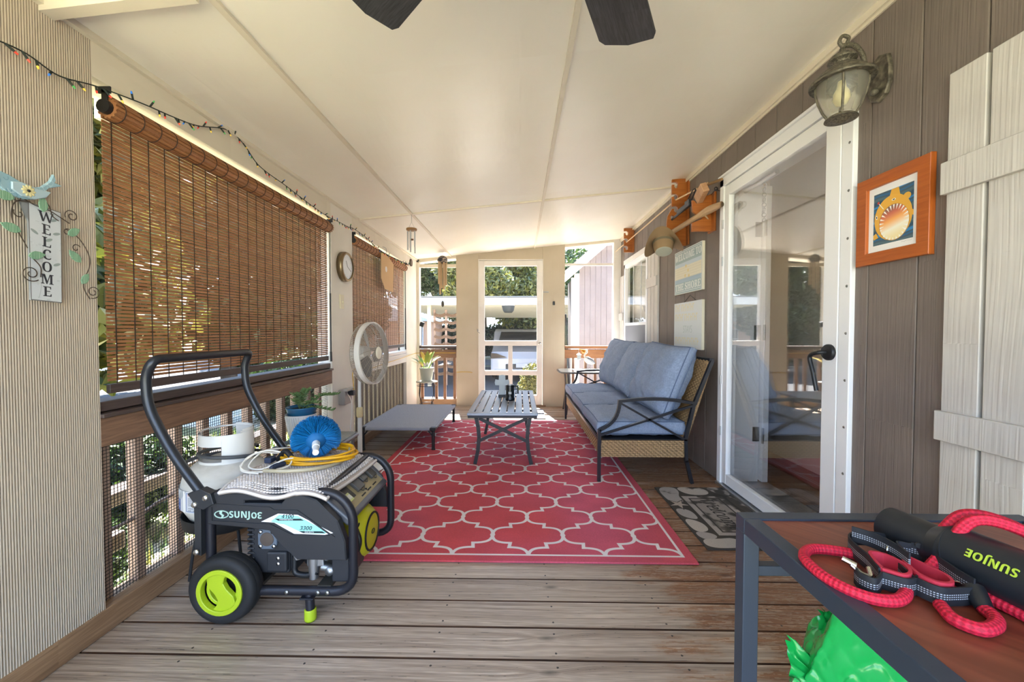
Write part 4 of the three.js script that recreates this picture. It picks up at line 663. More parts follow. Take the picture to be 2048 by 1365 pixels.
// bath mat over the generator
{
  const m = thing('chenille_mat', 'grey beige chenille mat draped over the generator', 'mat', [-0.9, 0.47, -1.65]);
  const topY = (x) => { if (x < -0.80) return 0.493 + 0.003 * Math.sin(x * 30); return 0.493 - Math.min(0.05, Math.pow((x + 0.80) / 0.12, 1.5) * 0.036); };
  const fold = (s) => (s > 0 ? s * 0.9 : 0);
  const P = (u, v) => { const x0 = -1.10 + 0.40 * u, skew = -0.03 + 0.10 * v; let x = x0 + skew * (u - 0.3) * 0.6 + 0.02 * (1 - v); const z = -1.405 - 0.46 * v + 0.015 * (1 - u); let y = topY(x) + 0.006 * Math.sin(u * 9 + v * 4) - (v < 0.1 ? (0.1 - v) * 0.22 * (0.4 + 0.6 * Math.sin(u * 3.1) ** 2) : 0); return [x, y, z]; };
  const NU = 40, NV = 44, pos = [], uv = [], idx = [];
  for (let s = 0; s < 2; s++) for (let j = 0; j <= NV; j++) for (let i = 0; i <= NU; i++) { const [x, y, z] = P(i / NU, j / NV); pos.push(x, y - s * 0.008, z); uv.push(i / NU * 0.42, j / NV * 0.46); }
  const W = NU + 1, O = W * (NV + 1);
  for (let j = 0; j < NV; j++) for (let i = 0; i < NU; i++) { const a = j * W + i, b = a + 1, c = a + W, d = c + 1; idx.push(a, b, c, b, d, c, a + O, c + O, b + O, b + O, c + O, d + O); }
  const edge = []; for (let i = 0; i < NU; i++) edge.push([i + 1, i], [NV * W + i, NV * W + i + 1]); for (let j = 0; j < NV; j++) edge.push([j * W, (j + 1) * W], [(j + 1) * W + NU, j * W + NU]);
  for (const [a, b] of edge) idx.push(a, b, a + O, b, b + O, a + O);
  const g = new THREE.BufferGeometry(); g.setAttribute('position', new THREE.Float32BufferAttribute(pos, 3)); g.setAttribute('uv', new THREE.Float32BufferAttribute(uv, 2)); g.setIndex(idx); g.computeVertexNormals();
  part('mat_cloth', g, S(0xb2a7a0, 0.9), m);
  // chenille tufts
  const tg = new THREE.SphereGeometry(0.0055, 6, 4).scale(1.25, 0.75, 0.85), nu = 34, nv = 48, im = new THREE.InstancedMesh(tg, S(0xd0c6bf, 0.95), nu * nv), mm = new THREE.Matrix4(), w = worldOf(m), cc = new THREE.Color();
  for (let j = 0; j < nv; j++) for (let i = 0; i < nu; i++) { const [x, y, z] = P(0.03 + 0.94 * (i + 0.5 + (j % 2) * 0.4) / (nu + 0.5), 0.03 + 0.94 * (j + 0.5) / nv); mm.makeTranslation(x - w.x, y + 0.003 - w.y, z - w.z); im.setMatrixAt(j * nu + i, mm); const k = rr(0.8, 1.08); im.setColorAt(j * nu + i, cc.setRGB(k, k, k)); }
  im.name = 'chenille_tuft'; im.userData.kind = 'stuff'; m.add(im);
  part('hem', [sweep([...Array(60)].map((_, i) => V(...P(i / 59, 0.004))), 0.006, 6), sweep([...Array(60)].map((_, i) => V(...P(0.996, i / 59))), 0.006, 6), sweep([...Array(60)].map((_, i) => V(...P(0.004, i / 59))), 0.006, 6)], S(0xcfc7c1, 0.9), m, 'pale woven hem');
}
// cords, brush on top
{
  const yb = 0.508;
  const c = thing('extension_cord', 'coiled yellow extension cord lying on the chenille mat', 'cord', [-0.88, yb, -1.72]);
  const pts = []; for (let k = 0; k <= 220; k++) { const t = k / 220 * 5 * 2 * PI, r = 1 + 0.09 * Math.sin(t * 0.37) + 0.05 * Math.sin(t * 1.7); pts.push(V(-0.875 + 0.155 * r * Math.cos(t), yb + 0.006 + 0.006 * (k / 44) + 0.004 * Math.sin(t * 2.3), -1.71 + 0.10 * r * Math.sin(t))); }
  part('cable', [sweep(pts, 0.0052, 7)], S(0xd29a10, 0.45), c);
  part('cable_tie', [tube([[-1.02, yb + 0.012, -1.655], [-0.985, yb + 0.048, -1.645], [-0.95, yb + 0.03, -1.63]], 0.011, 16, 8)], M.black, c);
  part('plug', [rbox(-1.06, -1.03, yb + 0.002, yb + 0.026, -1.66, -1.62, 0.006, 2), tube([[-0.965, yb + 0.01, -1.60], [-0.975, yb + 0.012, -1.57], [-0.98, yb + 0.01, -1.55]], 0.011, 10, 8)], S(0x27324a, 0.5), c);
  const w = thing('lamp_cord', 'loose white electrical cord with a flat plug on the mat', 'cord', [-1.02, yb, -1.6]);
  part('cable', [cord([[-0.98, yb + 0.02, -1.76], [-1.03, yb + 0.03, -1.68], [-1.08, yb + 0.05, -1.61], [-1.105, yb + 0.02, -1.55], [-1.06, yb + 0.006, -1.52], [-0.97, yb + 0.006, -1.53], [-0.93, yb + 0.01, -1.58], [-0.96, yb + 0.03, -1.64], [-1.05, yb + 0.055, -1.63], [-1.10, yb + 0.04, -1.58], [-1.09, yb + 0.008, -1.53], [-1.0, yb + 0.005, -1.50]], 0.0036, 140, 7), cord([[-0.98, yb + 0.026, -1.77], [-1.02, yb + 0.045, -1.70], [-1.07, yb + 0.05, -1.63], [-1.08, yb + 0.012, -1.56], [-1.02, yb + 0.006, -1.545], [-0.95, yb + 0.03, -1.60], [-0.90, yb + 0.02, -1.64]], 0.0036, 90, 7)], S(0xd8d4cc, 0.4), w);
  part('plug', [rbox(-0.03, 0.03, -0.009, 0.009, -0.017, 0.017, 0.006, 2).rotateZ(0.3).rotateY(0.7).translate(-0.985, yb + 0.035, -1.775)], S(0xe0dccb, 0.4), w);
  const tb = thing('clear_hose', 'length of clear plastic hose curving across the mat', 'hose', [-0.85, yb, -1.55]);
  part('hose', [cord([[-0.99, yb + 0.012, -1.515], [-0.90, yb + 0.014, -1.505], [-0.80, yb + 0.008, -1.555], [-0.755, yb + 0.0, -1.68], [-0.78, yb + 0.024, -1.80], [-0.88, yb + 0.03, -1.84]], 0.008, 80, 8)], new THREE.MeshPhysicalMaterial({ color: 0xcfc6ad, roughness: 0.2, transmission: 0.5, thickness: 0 }), tb);
  // brush
  const b = thing('round_brush', 'bright blue round cleaning brush with a white handle stub', 'brush', [-0.90, yb + 0.02, -1.72]);
  const cx = -0.898, cy = 0.585, cz = -1.735;
  const N = 6000, bg = new THREE.CylinderGeometry(0.0011, 0.0012, 1, 3, 1, true).translate(0, 0.5, 0), im = new THREE.InstancedMesh(bg, S(0x0f78b8, 0.5), N), mm = new THREE.Matrix4(), q = new THREE.Quaternion(), wb = worldOf(b), cc = new THREE.Color();
  const ax = V(0.42, -0.18, 0.86).normalize();
  for (let i = 0; i < N; i++) { let d = V(rr(-1, 1), rr(-1, 1), rr(-1, 1)); d.addScaledVector(ax, -d.dot(ax) * 0.6).normalize(); if (d.dot(ax) > 0.55) { i--; continue; } const L = 0.098 * rr(0.9, 1.06) * (d.y < -0.45 ? 0.8 : 1); q.setFromUnitVectors(V(0, 1, 0), d); mm.compose(V(cx - wb.x, cy - wb.y, cz - wb.z), q, V(1, L, 1)); im.setMatrixAt(i, mm); const k = rr(0.55, 1.5); im.setColorAt(i, cc.setRGB(k, k, k)); }
  im.name = 'bristles'; im.userData.kind = 'stuff'; b.add(im);
  part('core', [new THREE.SphereGeometry(0.045, 20, 14).translate(cx, cy, cz)], S(0x0d5f96, 0.7), b);
  const tip = ax.clone().multiplyScalar(0.135).add(V(cx, cy, cz)), st = ax.clone().multiplyScalar(0.05).add(V(cx, cy, cz));
  part('handle', [rod(st.toArray(), tip.toArray(), 0.0125, 0.0125, 16), rod(st.toArray(), ax.clone().multiplyScalar(0.085).add(V(cx, cy, cz)).toArray(), 0.016, 0.015, 16)], S(0xdfe1e2, 0.4), b, 'white handle stub');
}
// propane tank on a low black stand
{
  const x = -1.272, z = -1.70;
  const s = thing('round_stand', 'low black metal bowl stand under the propane tank', 'stand', [x, 0, z]);
  part('bowl', lathe([[0, 0.235], [0.11, 0.24], [0.15, 0.26], [0.158, 0.295], [0.162, 0.296], [0.156, 0.25], [0.115, 0.225], [0, 0.222]], 32, x, 0, z), M.blackMatte, s);
  for (let k = 0; k < 3; k++) { const a = k * 2.094 + 0.6; part('leg', [tube([[x + 0.1 * Math.cos(a), 0.23, z + 0.1 * Math.sin(a)], [x + 0.125 * Math.cos(a), 0.12, z + 0.125 * Math.sin(a)], [x + 0.14 * Math.cos(a), 0.004, z + 0.14 * Math.sin(a)]], 0.006, 14, 8)], M.blackMatte, s); }
  const t = thing('propane_tank', 'white propane tank with blue and grey label behind the generator', 'tank', [x, 0.242, z]);
  const r = 0.163, y0 = 0.242, white = S(0xffffff, 0.45, { map: grime([196, 194, 188], [214, 212, 207], [0.3, 0.3]) });
  part('vessel', lathe([[0, y0 + 0.018], [0.09, y0 + 0.02], [0.135, y0 + 0.045], [r, y0 + 0.10], [r, y0 + 0.17], [0.15, y0 + 0.225], [0.11, y0 + 0.262], [0.06, y0 + 0.28], [0, y0 + 0.285]], 40, x, 0, z), white, t);
  part('foot_ring', lathe([[0.098, y0], [0.102, y0], [0.102, y0 + 0.05], [0.098, y0 + 0.05], [0.098, y0]], 32, x, 0, z), S(0x2f6f9a, 0.5), t);
  const lab = ctex(1024, 256, (c, w, h) => { c.fillStyle = '#cfd2d6'; c.fillRect(0, 0, w, h); c.fillStyle = '#aeb4ba'; c.beginPath(); c.moveTo(270, 0); c.lineTo(340, 0); c.lineTo(250, 130); c.lineTo(180, 130); c.fill(); c.fillStyle = '#24324c'; c.font = 'bold 28px sans-serif'; c.fillText('PROPANE', 40, 40); c.fillText('GAS', 90, 76);
    c.fillStyle = '#1f4f9c'; c.fillRect(40, 118, 210, 138); c.fillStyle = '#fff'; c.font = 'bold 26px sans-serif'; ['IF YOU SMELL', 'GAS LEAVE', 'IMMEDIATELY'].forEach((s2, i) => c.fillText(s2, 56, 160 + i * 34));
    c.fillStyle = '#fff'; c.fillRect(300, 0, 14, h); c.strokeStyle = '#1f4f9c'; c.lineWidth = 6; c.strokeRect(336, 22, 420, 216); c.fillStyle = '#b22a33'; c.fillRect(460, 26, 292, 30); c.font = 'bold 26px sans-serif'; c.fillText('DANGER', 350, 52);
    c.fillStyle = '#667'; for (let i = 0; i < 9; i++) c.fillRect(352, 70 + i * 12, 380 - (i % 3) * 30, 5); c.fillStyle = '#24324c'; c.font = 'bold 22px sans-serif'; c.fillText('LIQUEFIED PETROLEUM GAS', 352, 206); c.fillText('UN 1075', 352, 232); });
  const cyl = new THREE.CylinderGeometry(r + 0.001, r + 0.001, 0.085, 48, 1, true, -1.4, 3.3).translate(x, y0 + 0.138, z);
  part('label', cyl, S(0xffffff, 0.4, { map: lab, side: THREE.DoubleSide }), t, 'blue and grey printed label');
  const col = (y0c, y1c, a0, a1) => { const g = new THREE.CylinderGeometry(0.098, 0.101, y1c - y0c, 24, 1, true, a0, a1 - a0).translate(x, (y0c + y1c) / 2, z), g2 = new THREE.CylinderGeometry(0.094, 0.097, y1c - y0c, 24, 1, true, a0, a1 - a0).translate(x, (y0c + y1c) / 2, z); return [g, g2]; };
  const cm = S(0xdcdcda, 0.4, { side: THREE.DoubleSide });
  part('collar', [...col(y0 + 0.255, y0 + 0.385, 0.45, 1.25), ...col(y0 + 0.34, y0 + 0.385, -0.9, 0.45), ...col(y0 + 0.255, y0 + 0.275, -0.9, 0.45), ...col(y0 + 0.255, y0 + 0.385, -1.35, -0.9), ...col(y0 + 0.255, y0 + 0.40, 1.25, 2.5), ...col(y0 + 0.30, y0 + 0.40, 2.5, 3.4), new THREE.TorusGeometry(0.096, 0.004, 6, 32, 4.4).rotateX(PI / 2).rotateY(-2.3).translate(x, y0 + 0.39, z)], cm, t, 'white handle collar');
  part('valve', [rod([x, y0 + 0.28, z], [x, y0 + 0.34, z], 0.018), rod([x, y0 + 0.315, z], [x + 0.03, y0 + 0.315, z + 0.05], 0.013), lathe([[0, 0.02], [0.022, 0.018], [0.024, 0]], 12, x, y0 + 0.34, z)], S(0x8a7a58, 0.35, { metalness: 0.8 }), t);
  const h = thing('gas_hose', 'grey rubber gas hose looped round the collar of the propane tank', 'hose', [x, y0 + 0.28, z]);
  const hp2 = []; for (let k = 0; k <= 80; k++) { const a = 2.6 + k / 80 * 9.6, rad = 0.122 + 0.022 * Math.sin(a * 0.5) - 0.004 * k / 80; hp2.push(V(x + rad * Math.cos(a), y0 + 0.262 + 0.05 * k / 80 + 0.012 * Math.sin(a), z + rad * Math.sin(a))); }
  part('hose', [sweep(hp2, 0.0075, 8)], S(0x4a4d52, 0.5), h);
}

// ------------------------------------------------------------------ rug
{
  const x0 = -1.083, x1 = 0.812, z0 = -4.70, z1 = -1.80, Wm = x1 - x0, Hm = z1 - z0;
  const tex = ctex(1324, 2026, (c, w, h) => {
    const k = w / Wm; c.fillStyle = '#c24a58'; c.fillRect(0, 0, w, h);
    const id = c.getImageData(0, 0, w, h), d = id.data;
    for (let j = 0; j < h; j++) for (let i = 0; i < w; i++) { const o = (j * w + i) * 4, n = 0.90 + 0.14 * vn(i * 0.5, j * 0.9) + 0.10 * (vn(i / 90, j / 60) - 0.5), big = vn(i / 260 + 9, j / 300); d[o] *= n; d[o + 1] *= n * (0.92 + 0.2 * big); d[o + 2] *= n * (0.85 + 0.35 * big); }
    c.putImageData(id, 0, 0);
    c.strokeStyle = '#d9d0cf'; c.lineJoin = 'miter'; c.lineCap = 'butt';
    const bd = 0.052 * k; c.save(); c.beginPath(); c.rect(bd, bd, w - 2 * bd, h - 2 * bd); c.clip();
    const mw = 0.361 * k, mh = 0.398 * k, cx0 = (0.04 - x0) * k, cy0 = (z1 + 1.838 + 0.0) * 0 + (h - (Math.abs(-1.838 - z1)) * k) + mh * 0; // a bottom vertex sits near the front border
    c.lineWidth = 0.0175 * k;
    for (let r = -2; r < 18; r++) for (let q = -5; q < 6; q++) {
      const mx = cx0 + (q + (r % 2 ? 0.5 : 0)) * mw, my = cy0 - mh / 2 - r * mh / 2;
      const T = (x, y) => [mx + x * mw, my - y * mh];
      for (const sx of [-1, 1]) for (const sy of [-1, 1]) { if (sy < 0) continue; c.beginPath(); c.moveTo(...T(-0.5 * sx, 0)); c.bezierCurveTo(...T(-0.5 * sx, 0.14), ...T(-0.43 * sx, 0.2), ...T(-0.243 * sx, 0.2)); c.lineTo(...T(-0.257 * sx, 0.30)); c.bezierCurveTo(...T(-0.07 * sx, 0.30), ...T(0, 0.36), ...T(0, 0.5)); c.stroke(); }
      // thicker crossings
      c.fillStyle = '#d9d0cf'; for (const [vx, vy] of [[0, 0.5], [0.5, 0]]) { const [a, b] = T(vx, vy); c.beginPath(); c.ellipse(a, b, 0.013 * k, 0.02 * k, 0, 0, 7); c.fill(); }
    }
    c.restore(); c.lineWidth = 0.013 * k; c.strokeRect(bd, bd, w - 2 * bd, h - 2 * bd);
  });
  tex.wrapS = tex.wrapT = THREE.ClampToEdgeWrapping;
  const g = rbox(x0, x1, 0.0005, 0.0095, z0, z1, 0.003, 1), p = g.attributes.position, uv = g.attributes.uv;
  for (let i = 0; i < p.count; i++) uv.setXY(i, (p.getX(i) - x0) / Wm, 1 - (p.getZ(i) - z0) / Hm);
  solo('area_rug', g, S(0xffffff, 0.92, { map: tex, bumpMap: ptex(256, 256, (u, v) => { const q = 255 * (0.5 + 0.5 * Math.sin(v * 64 * PI)) * (0.5 + 0.5 * vn(u * 120, v * 120)); return [q, q, q]; }, [0.12, 0.08], false), bumpScale: 0.0006 }), 'red area rug with white trellis lines in the middle of the deck', 'rug');
}
// ------------------------------------------------------------------ coffee table
const T43 = 0.43;
{
  const t = thing('coffee_table', 'grey slatted metal coffee table on the red rug', 'table', [-0.135, 0.0095, -3.64]);
  const tm = S(0x8e97a5, 0.3, { metalness: 0.2 }), lm = S(0x2a2a2e, 0.45, { metalness: 0.2 });
  const x0 = -0.408, x1 = 0.138, z0 = -4.24, z1 = -3.045, y0 = T43 - 0.022, y1 = T43;
  part('top_frame', [rbox(x0, x1, y0, y1, z1 - 0.05, z1, 0.006, 2), rbox(x0, x1, y0, y1, z0, z0 + 0.05, 0.006, 2), rbox(x0, x0 + 0.045, y0, y1, z0 + 0.05, z1 - 0.05, 0.006, 2), rbox(x1 - 0.045, x1, y0, y1, z0 + 0.05, z1 - 0.05, 0.006, 2)], tm, t);
  const n = 7, a = x0 + 0.053, b = x1 - 0.053, w = (b - a) / n;
  for (let k = 0; k < n; k++) part('slat', rbox(a + k * w + 0.004, a + (k + 1) * w - 0.004, y0 + 0.004, y1 - 0.001, z0 + 0.05, z1 - 0.05, 0.003, 1), tm, t);
  part('support', [-4.0, -3.64, -3.28].map((z) => box(x0 + 0.03, x1 - 0.03, y0 - 0.012, y0 + 0.004, z - 0.012, z + 0.012)), lm, t);
  part('apron', [rbox(x0 + 0.006, x1 - 0.006, y0 - 0.018, y0 - 0.001, z1 - 0.04, z1 - 0.004, 0.004), rbox(x0 + 0.006, x1 - 0.006, y0 - 0.018, y0 - 0.001, z0 + 0.004, z0 + 0.04, 0.004)], lm, t);
  const leg = (sx, z) => { const xc = sx < 0 ? -0.35 : 0.085, d = sx * 1; const pts = [[xc - d * 0.0, 0.4], [xc - d * 0.02, 0.31], [xc - d * 0.028, 0.22], [xc - d * 0.018, 0.11], [xc + d * 0.004, 0.0105]]; return [0, 1, 2, 3].map((i) => bar([pts[i][0], pts[i][1] + 0.004, z], [pts[i + 1][0], pts[i + 1][1], z], 0.028, 0.028, [1, 0, 0])); };
  for (const z of [-3.13, -4.05]) for (const s of [-1, 1]) part('leg', leg(s, z), lm, t);
  for (const z of [-3.14, -4.04]) part('cross_brace', [bar([-0.325, 0.19, z], [0.06, 0.37, z - 0.012], 0.012, 0.024, [0, 1, 0]), bar([-0.325, 0.37, z], [0.06, 0.19, z + 0.012], 0.012, 0.024, [0, 1, 0])], lm, t);
}
{ // things on the coffee table
  const m = thing('insulated_mug', 'black insulated mug with handle on the coffee table', 'mug', [-0.09, T43, -3.62]);
  part('body', lathe([[0, 0], [0.04, 0], [0.043, 0.008], [0.0425, 0.02], [0.038, 0.028], [0.0385, 0.05], [0.037, 0.135], [0.033, 0.142], [0, 0.143]], 28, -0.09, T43, -3.62), S(0x15161a, 0.25), m);
  part('handle', [ptube([[-0.055, T43 + 0.13, -3.62], [-0.02, T43 + 0.13, -3.62], [-0.018, T43 + 0.06, -3.62]], 0.007, 0.015)], M.black, m);
  part('lid_rim', [new THREE.TorusGeometry(0.033, 0.003, 6, 24).rotateX(PI / 2).translate(-0.09, T43 + 0.142, -3.62)], M.chrome, m);
  part('label', [box(-0.103, -0.077, T43 + 0.062, T43 + 0.082, -3.582, -3.5805)], S(0xa9aaac, 0.5), m);
  const c = thing('cross_ornament', 'grey cross ornament on a black base behind the mug', 'ornament', [-0.17, T43, -3.80]);
  part('cross', [ext(poly([[-0.026, 0.02], [0.026, 0.02], [0.026, 0.115], [0.062, 0.115], [0.068, 0.14], [0.062, 0.165], [0.03, 0.16], [0.028, 0.205], [0, 0.21], [-0.028, 0.205], [-0.03, 0.16], [-0.062, 0.165], [-0.068, 0.14], [-0.062, 0.115], [-0.026, 0.115]]), 0.014, 0.003).translate(-0.17, T43, -3.807)], S(0xa8b0b6, 0.4), c);
  part('base', rbox(-0.205, -0.135, T43, T43 + 0.024, -3.83, -3.77, 0.004, 2), M.black, c);
}
// ------------------------------------------------------------------ sofa
const cushFab = S(0xffffff, 0.85, { map: ptex(256, 256, (u, v) => { const n = 0.86 + 0.14 * vn(u * 128, v * 30) + 0.16 * (rnd() - 0.5) + 0.08 * vn(u * 20, v * 128); return [134 * n, 148 * n, 172 * n]; }, [0.25, 0.25]), bumpMap: ptex(128, 128, (u, v) => { const q = 127 + 127 * Math.sin(u * 64 * PI) * Math.sin(v * 64 * PI); return [q, q, q]; }, [0.05, 0.05], false), bumpScale: 0.0003 });
const pipingM = S(0x5d6c86, 0.85);
const wicker = S(0xffffff, 0.6, { map: ptex(256, 256, (u, v) => { const n = 0.75 + 0.3 * vn(u * 20, v * 20); return [176 * n, 142 * n, 98 * n]; }, [0.3, 0.3]) });
const SZ0 = -4.83, SZ1 = -2.77;
{
  const s = thing('outdoor_sofa', 'wicker and black metal outdoor sofa along the grey house wall', 'sofa', [0.87, 0, (SZ0 + SZ1) / 2]);
  const im = S(0x25252b, 0.4, { metalness: 0.35 });
  for (const z of [SZ1 - 0.012, SZ0 + 0.012]) {
    const B = (a, b, w = 0.022, h = 0.026) => bar([...a, z], [...b, z], w, h, [0, 0, 1]);
    part('leg', [B([0.552, z === SZ1 - 0.012 ? 0.0105 : 0.0005], [0.552, 0.375])], im, s);
    part('leg', [B([1.195, 0.0005], [1.155, 0.16]), B([1.155, 0.15], [1.145, 0.31]), B([1.145, 0.30], [1.205, 0.56]), B([1.205, 0.55], [1.325, 0.855])], im, s);
    const q = smoothPts([[0.552, 0.37, z], [0.615, 0.405, z], [0.665, 0.46, z], [0.688, 0.53, z], [0.692, 0.575, z]], 10); part('arm_front', q.slice(1).map((p, i) => bar(q[i].toArray(), p.toArray(), 0.022, 0.026, [0, 0, 1])), im, s);
    const r = smoothPts([[0.682, 0.572, z], [0.85, 0.588, z], [1.02, 0.586, z], [1.215, 0.56, z]], 8); part('arm_rest', r.slice(1).map((p, i) => bar(r[i].toArray(), p.toArray(), 0.034, 0.02, [0, 1, 0])), im, s);
    part('cross_brace', [B([0.56, 0.335], [1.20, 0.545], 0.014, 0.022), B([0.70, 0.558], [1.145, 0.305], 0.014, 0.022)], im, s);
  }
  part('seat_frame', [box(0.56, 1.14, 0.29, 0.305, SZ0 + 0.02, SZ1 - 0.02)], im, s);
  // woven strips: side aprons, front apron, back
  const weave = (name, origin, ux, uy, un, W, H, cw = 0.032, ch = 0.0135) => {
    const gs = [], o = V(...origin), X = V(...ux), Y = V(...uy), N = V(...un); const nr = Math.round(H / ch), nc = Math.round(W / cw), hh = H / nr, ww = W / nc;
    const strip = new THREE.BufferGeometry(); const sp = [], si = []; for (let k = 0; k <= 4; k++) { const t = k / 4, dz = 0.001 + 0.0065 * Math.sin(t * PI); for (const e of [-0.41, 0.41]) sp.push(t, e, dz); } for (let k = 0; k < 4; k++) { const a = k * 2; si.push(a, a + 2, a + 1, a + 1, a + 2, a + 3); }
    for (let j = 0; j < nr; j++) for (let i = -1; i < nc; i++) { const off = (j % 2) * 0.5; const a0 = Math.max(0, i + off), a1 = Math.min(nc, i + off + 1.0); if (a1 - a0 < 0.2) continue;
      const pos = []; for (let k = 0; k < sp.length; k += 3) { const u = (a0 + (a1 - a0) * sp[k]) * ww, v = (j + 0.5 + sp[k + 1]) * hh; const p = o.clone().addScaledVector(X, u).addScaledVector(Y, v).addScaledVector(N, sp[k + 2]); pos.push(p.x, p.y, p.z); }
      const g = new THREE.BufferGeometry(); g.setAttribute('position', new THREE.Float32BufferAttribute(pos, 3)); g.setIndex(si); g.computeVertexNormals(); const ng = g.toNonIndexed(); const uvs = []; for (let k = 0; k < ng.attributes.position.count; k++) uvs.push(ng.attributes.position.getX(k) * 3 + ng.attributes.position.getZ(k) * 3 + j * 0.13, ng.attributes.position.getY(k) * 3 + i * 0.07); ng.setAttribute('uv', new THREE.Float32BufferAttribute(uvs, 2)); gs.push(ng); }
    const m = part(name, gs, Object.assign(wicker, { side: THREE.DoubleSide }), s); m.userData.kind = 'stuff'; return m;
  };
  for (const z of [SZ1 - 0.022, SZ0 + 0.008]) part('side_apron', box(0.565, 1.14, 0.183, 0.30, z, z + 0.014), S(0x5c452c, 0.8), s);
  weave('woven_apron', [0.565, 0.183, SZ1 - 0.008], [1, 0, 0], [0, 1, 0], [0, 0, 1], 0.575, 0.117);
  part('front_apron', [box(0.566, 0.58, 0.183, 0.305, SZ0 + 0.02, SZ1 - 0.02)], S(0x8a6c48, 0.7), s);
  weave('woven_apron', [0.566, 0.183, SZ1 - 0.02], [0, 0, -1], [0, 1, 0], [-1, 0, 0], SZ1 - SZ0 - 0.04, 0.122, 0.05, 0.0135);
  const bx = (t) => 1.15 + 0.175 * t, by = (t) => 0.30 + 0.555 * t, L = Math.hypot(0.175, 0.555);
  part('back_panel', [bar([bx(0), by(0), SZ0 + 0.02], [bx(0), by(0), SZ1 - 0.02], 0.02, 0.0).scale(1, 1, 1)].slice(1).concat([ext(poly([[bx(0) - 0.012, by(0)], [bx(1) - 0.012, by(1)], [bx(1) + 0.018, by(1)], [bx(0) + 0.018, by(0)]]), SZ1 - SZ0 - 0.05).translate(0, 0, SZ0 + 0.025)]), S(0x94744c, 0.7), s);
  weave('woven_back', [bx(0) - 0.012, by(0), SZ1 - 0.025], [0, 0, -1], [0.175 / L, 0.555 / L, 0], [-0.555 / L, 0.175 / L, 0], SZ1 - SZ0 - 0.05, L, 0.05, 0.0135);
  weave('woven_back', [bx(0) + 0.018, by(0), SZ1 - 0.0245], [-1, 0, 0], [0.175 / L, 0.555 / L, 0], [0, 0, 1], 0.03, L, 0.03, 0.0135);
  part('back_rail', [bar([1.322, 0.86, SZ0 + 0.012], [1.322, 0.86, SZ1 - 0.012], 0.03, 0.02)], im, s);
  part('stretcher', [bar([1.15, 0.29, SZ0], [1.15, 0.29, SZ1], 0.022, 0.022), bar([0.56, 0.29, SZ0], [0.56, 0.29, SZ1], 0.012, 0.022)], im, s);
}
// cushions: box cushion with soft sides, piping along both seams
function cushion(w, h, t, puff, wr, sd) { // local: x width, y height, z thickness, centred
  const N = 26, K = 4, pos = [], uv = [], idx = [], pipe = [[], []];
  const sup = (a, p) => Math.pow(Math.max(0, 1 - Math.pow(Math.abs(a), p)), 0.5);
  const edgeIn = (u, v) => [u * (1 - 0.035 * (1 - Math.abs(u)) * Math.pow(Math.abs(v), 6)) - 0.03 * Math.sign(u) * Math.pow(Math.abs(u), 8) * (1 - Math.pow(Math.abs(v), 2)), v - 0.04 * Math.sign(v) * Math.pow(Math.abs(v), 8) * (1 - u * u)];
  const pt = (u, v, s) => { const [a, b] = edgeIn(u, v); const f = sup(u, 3.2) * sup(v, 3.2), ed = 1 - f; let z = s * (t * 0.5 + puff * f); const n = fbm((u + sd) * 5, v * 3.5 + sd, 2) - 0.5, n2 = vn((u * 14 + v * 5) + sd * 9, v * 3 + u * 2) - 0.5; z += s * wr * (n * 1.2 * f + n2 * ed * 0.9 * f * 2.2); return V(a * w / 2, b * h / 2, z); };
  for (const s of [1, -1]) { const o = pos.length / 3; for (let j = 0; j <= N; j++) for (let i = 0; i <= N; i++) { const p = pt(i / N * 2 - 1, j / N * 2 - 1, s); pos.push(p.x, p.y, p.z); uv.push(p.x, p.y); }
    for (let j = 0; j < N; j++) for (let i = 0; i < N; i++) { const a = o + j * (N + 1) + i, b = a + 1, c = a + N + 1, d = c + 1; s > 0 ? idx.push(a, b, c, b, d, c) : idx.push(a, c, b, b, c, d); } }
  const ring = []; for (let i = 0; i < N; i++) ring.push([i / N * 2 - 1, -1]); for (let i = 0; i < N; i++) ring.push([1, i / N * 2 - 1]); for (let i = 0; i < N; i++) ring.push([1 - i / N * 2, 1]); for (let i = 0; i < N; i++) ring.push([-1, 1 - i / N * 2]);
  const o = pos.length / 3; ring.forEach(([u, v], r) => { const A = pt(u, v, -1), B = pt(u, v, 1), out = V(u * (Math.abs(u) === 1 ? 1 : 0), v * (Math.abs(v) === 1 ? 1 : 0), 0).normalize(); for (let k = 0; k <= K; k++) { const q = A.clone().lerp(B, k / K).addScaledVector(out, 0.012 * Math.sin(k / K * PI)); pos.push(q.x, q.y, q.z); uv.push(r * w * 0.04, q.z); } pipe[0].push(A.clone().addScaledVector(out, 0.002)); pipe[1].push(B.clone().addScaledVector(out, 0.002)); });
  const n = ring.length; for (let r = 0; r < n; r++) for (let k = 0; k < K; k++) { const a = o + r * (K + 1) + k, b = o + ((r + 1) % n) * (K + 1) + k; idx.push(a, b, a + 1, a + 1, b, b + 1); }
  const g = new THREE.BufferGeometry(); g.setAttribute('position', new THREE.Float32BufferAttribute(pos, 3)); g.setAttribute('uv', new THREE.Float32BufferAttribute(uv, 2)); g.setIndex(idx); g.computeVertexNormals();
  return [g, merge(pipe.map((P) => sweep(P, 0.0035, 6, true)))];
}
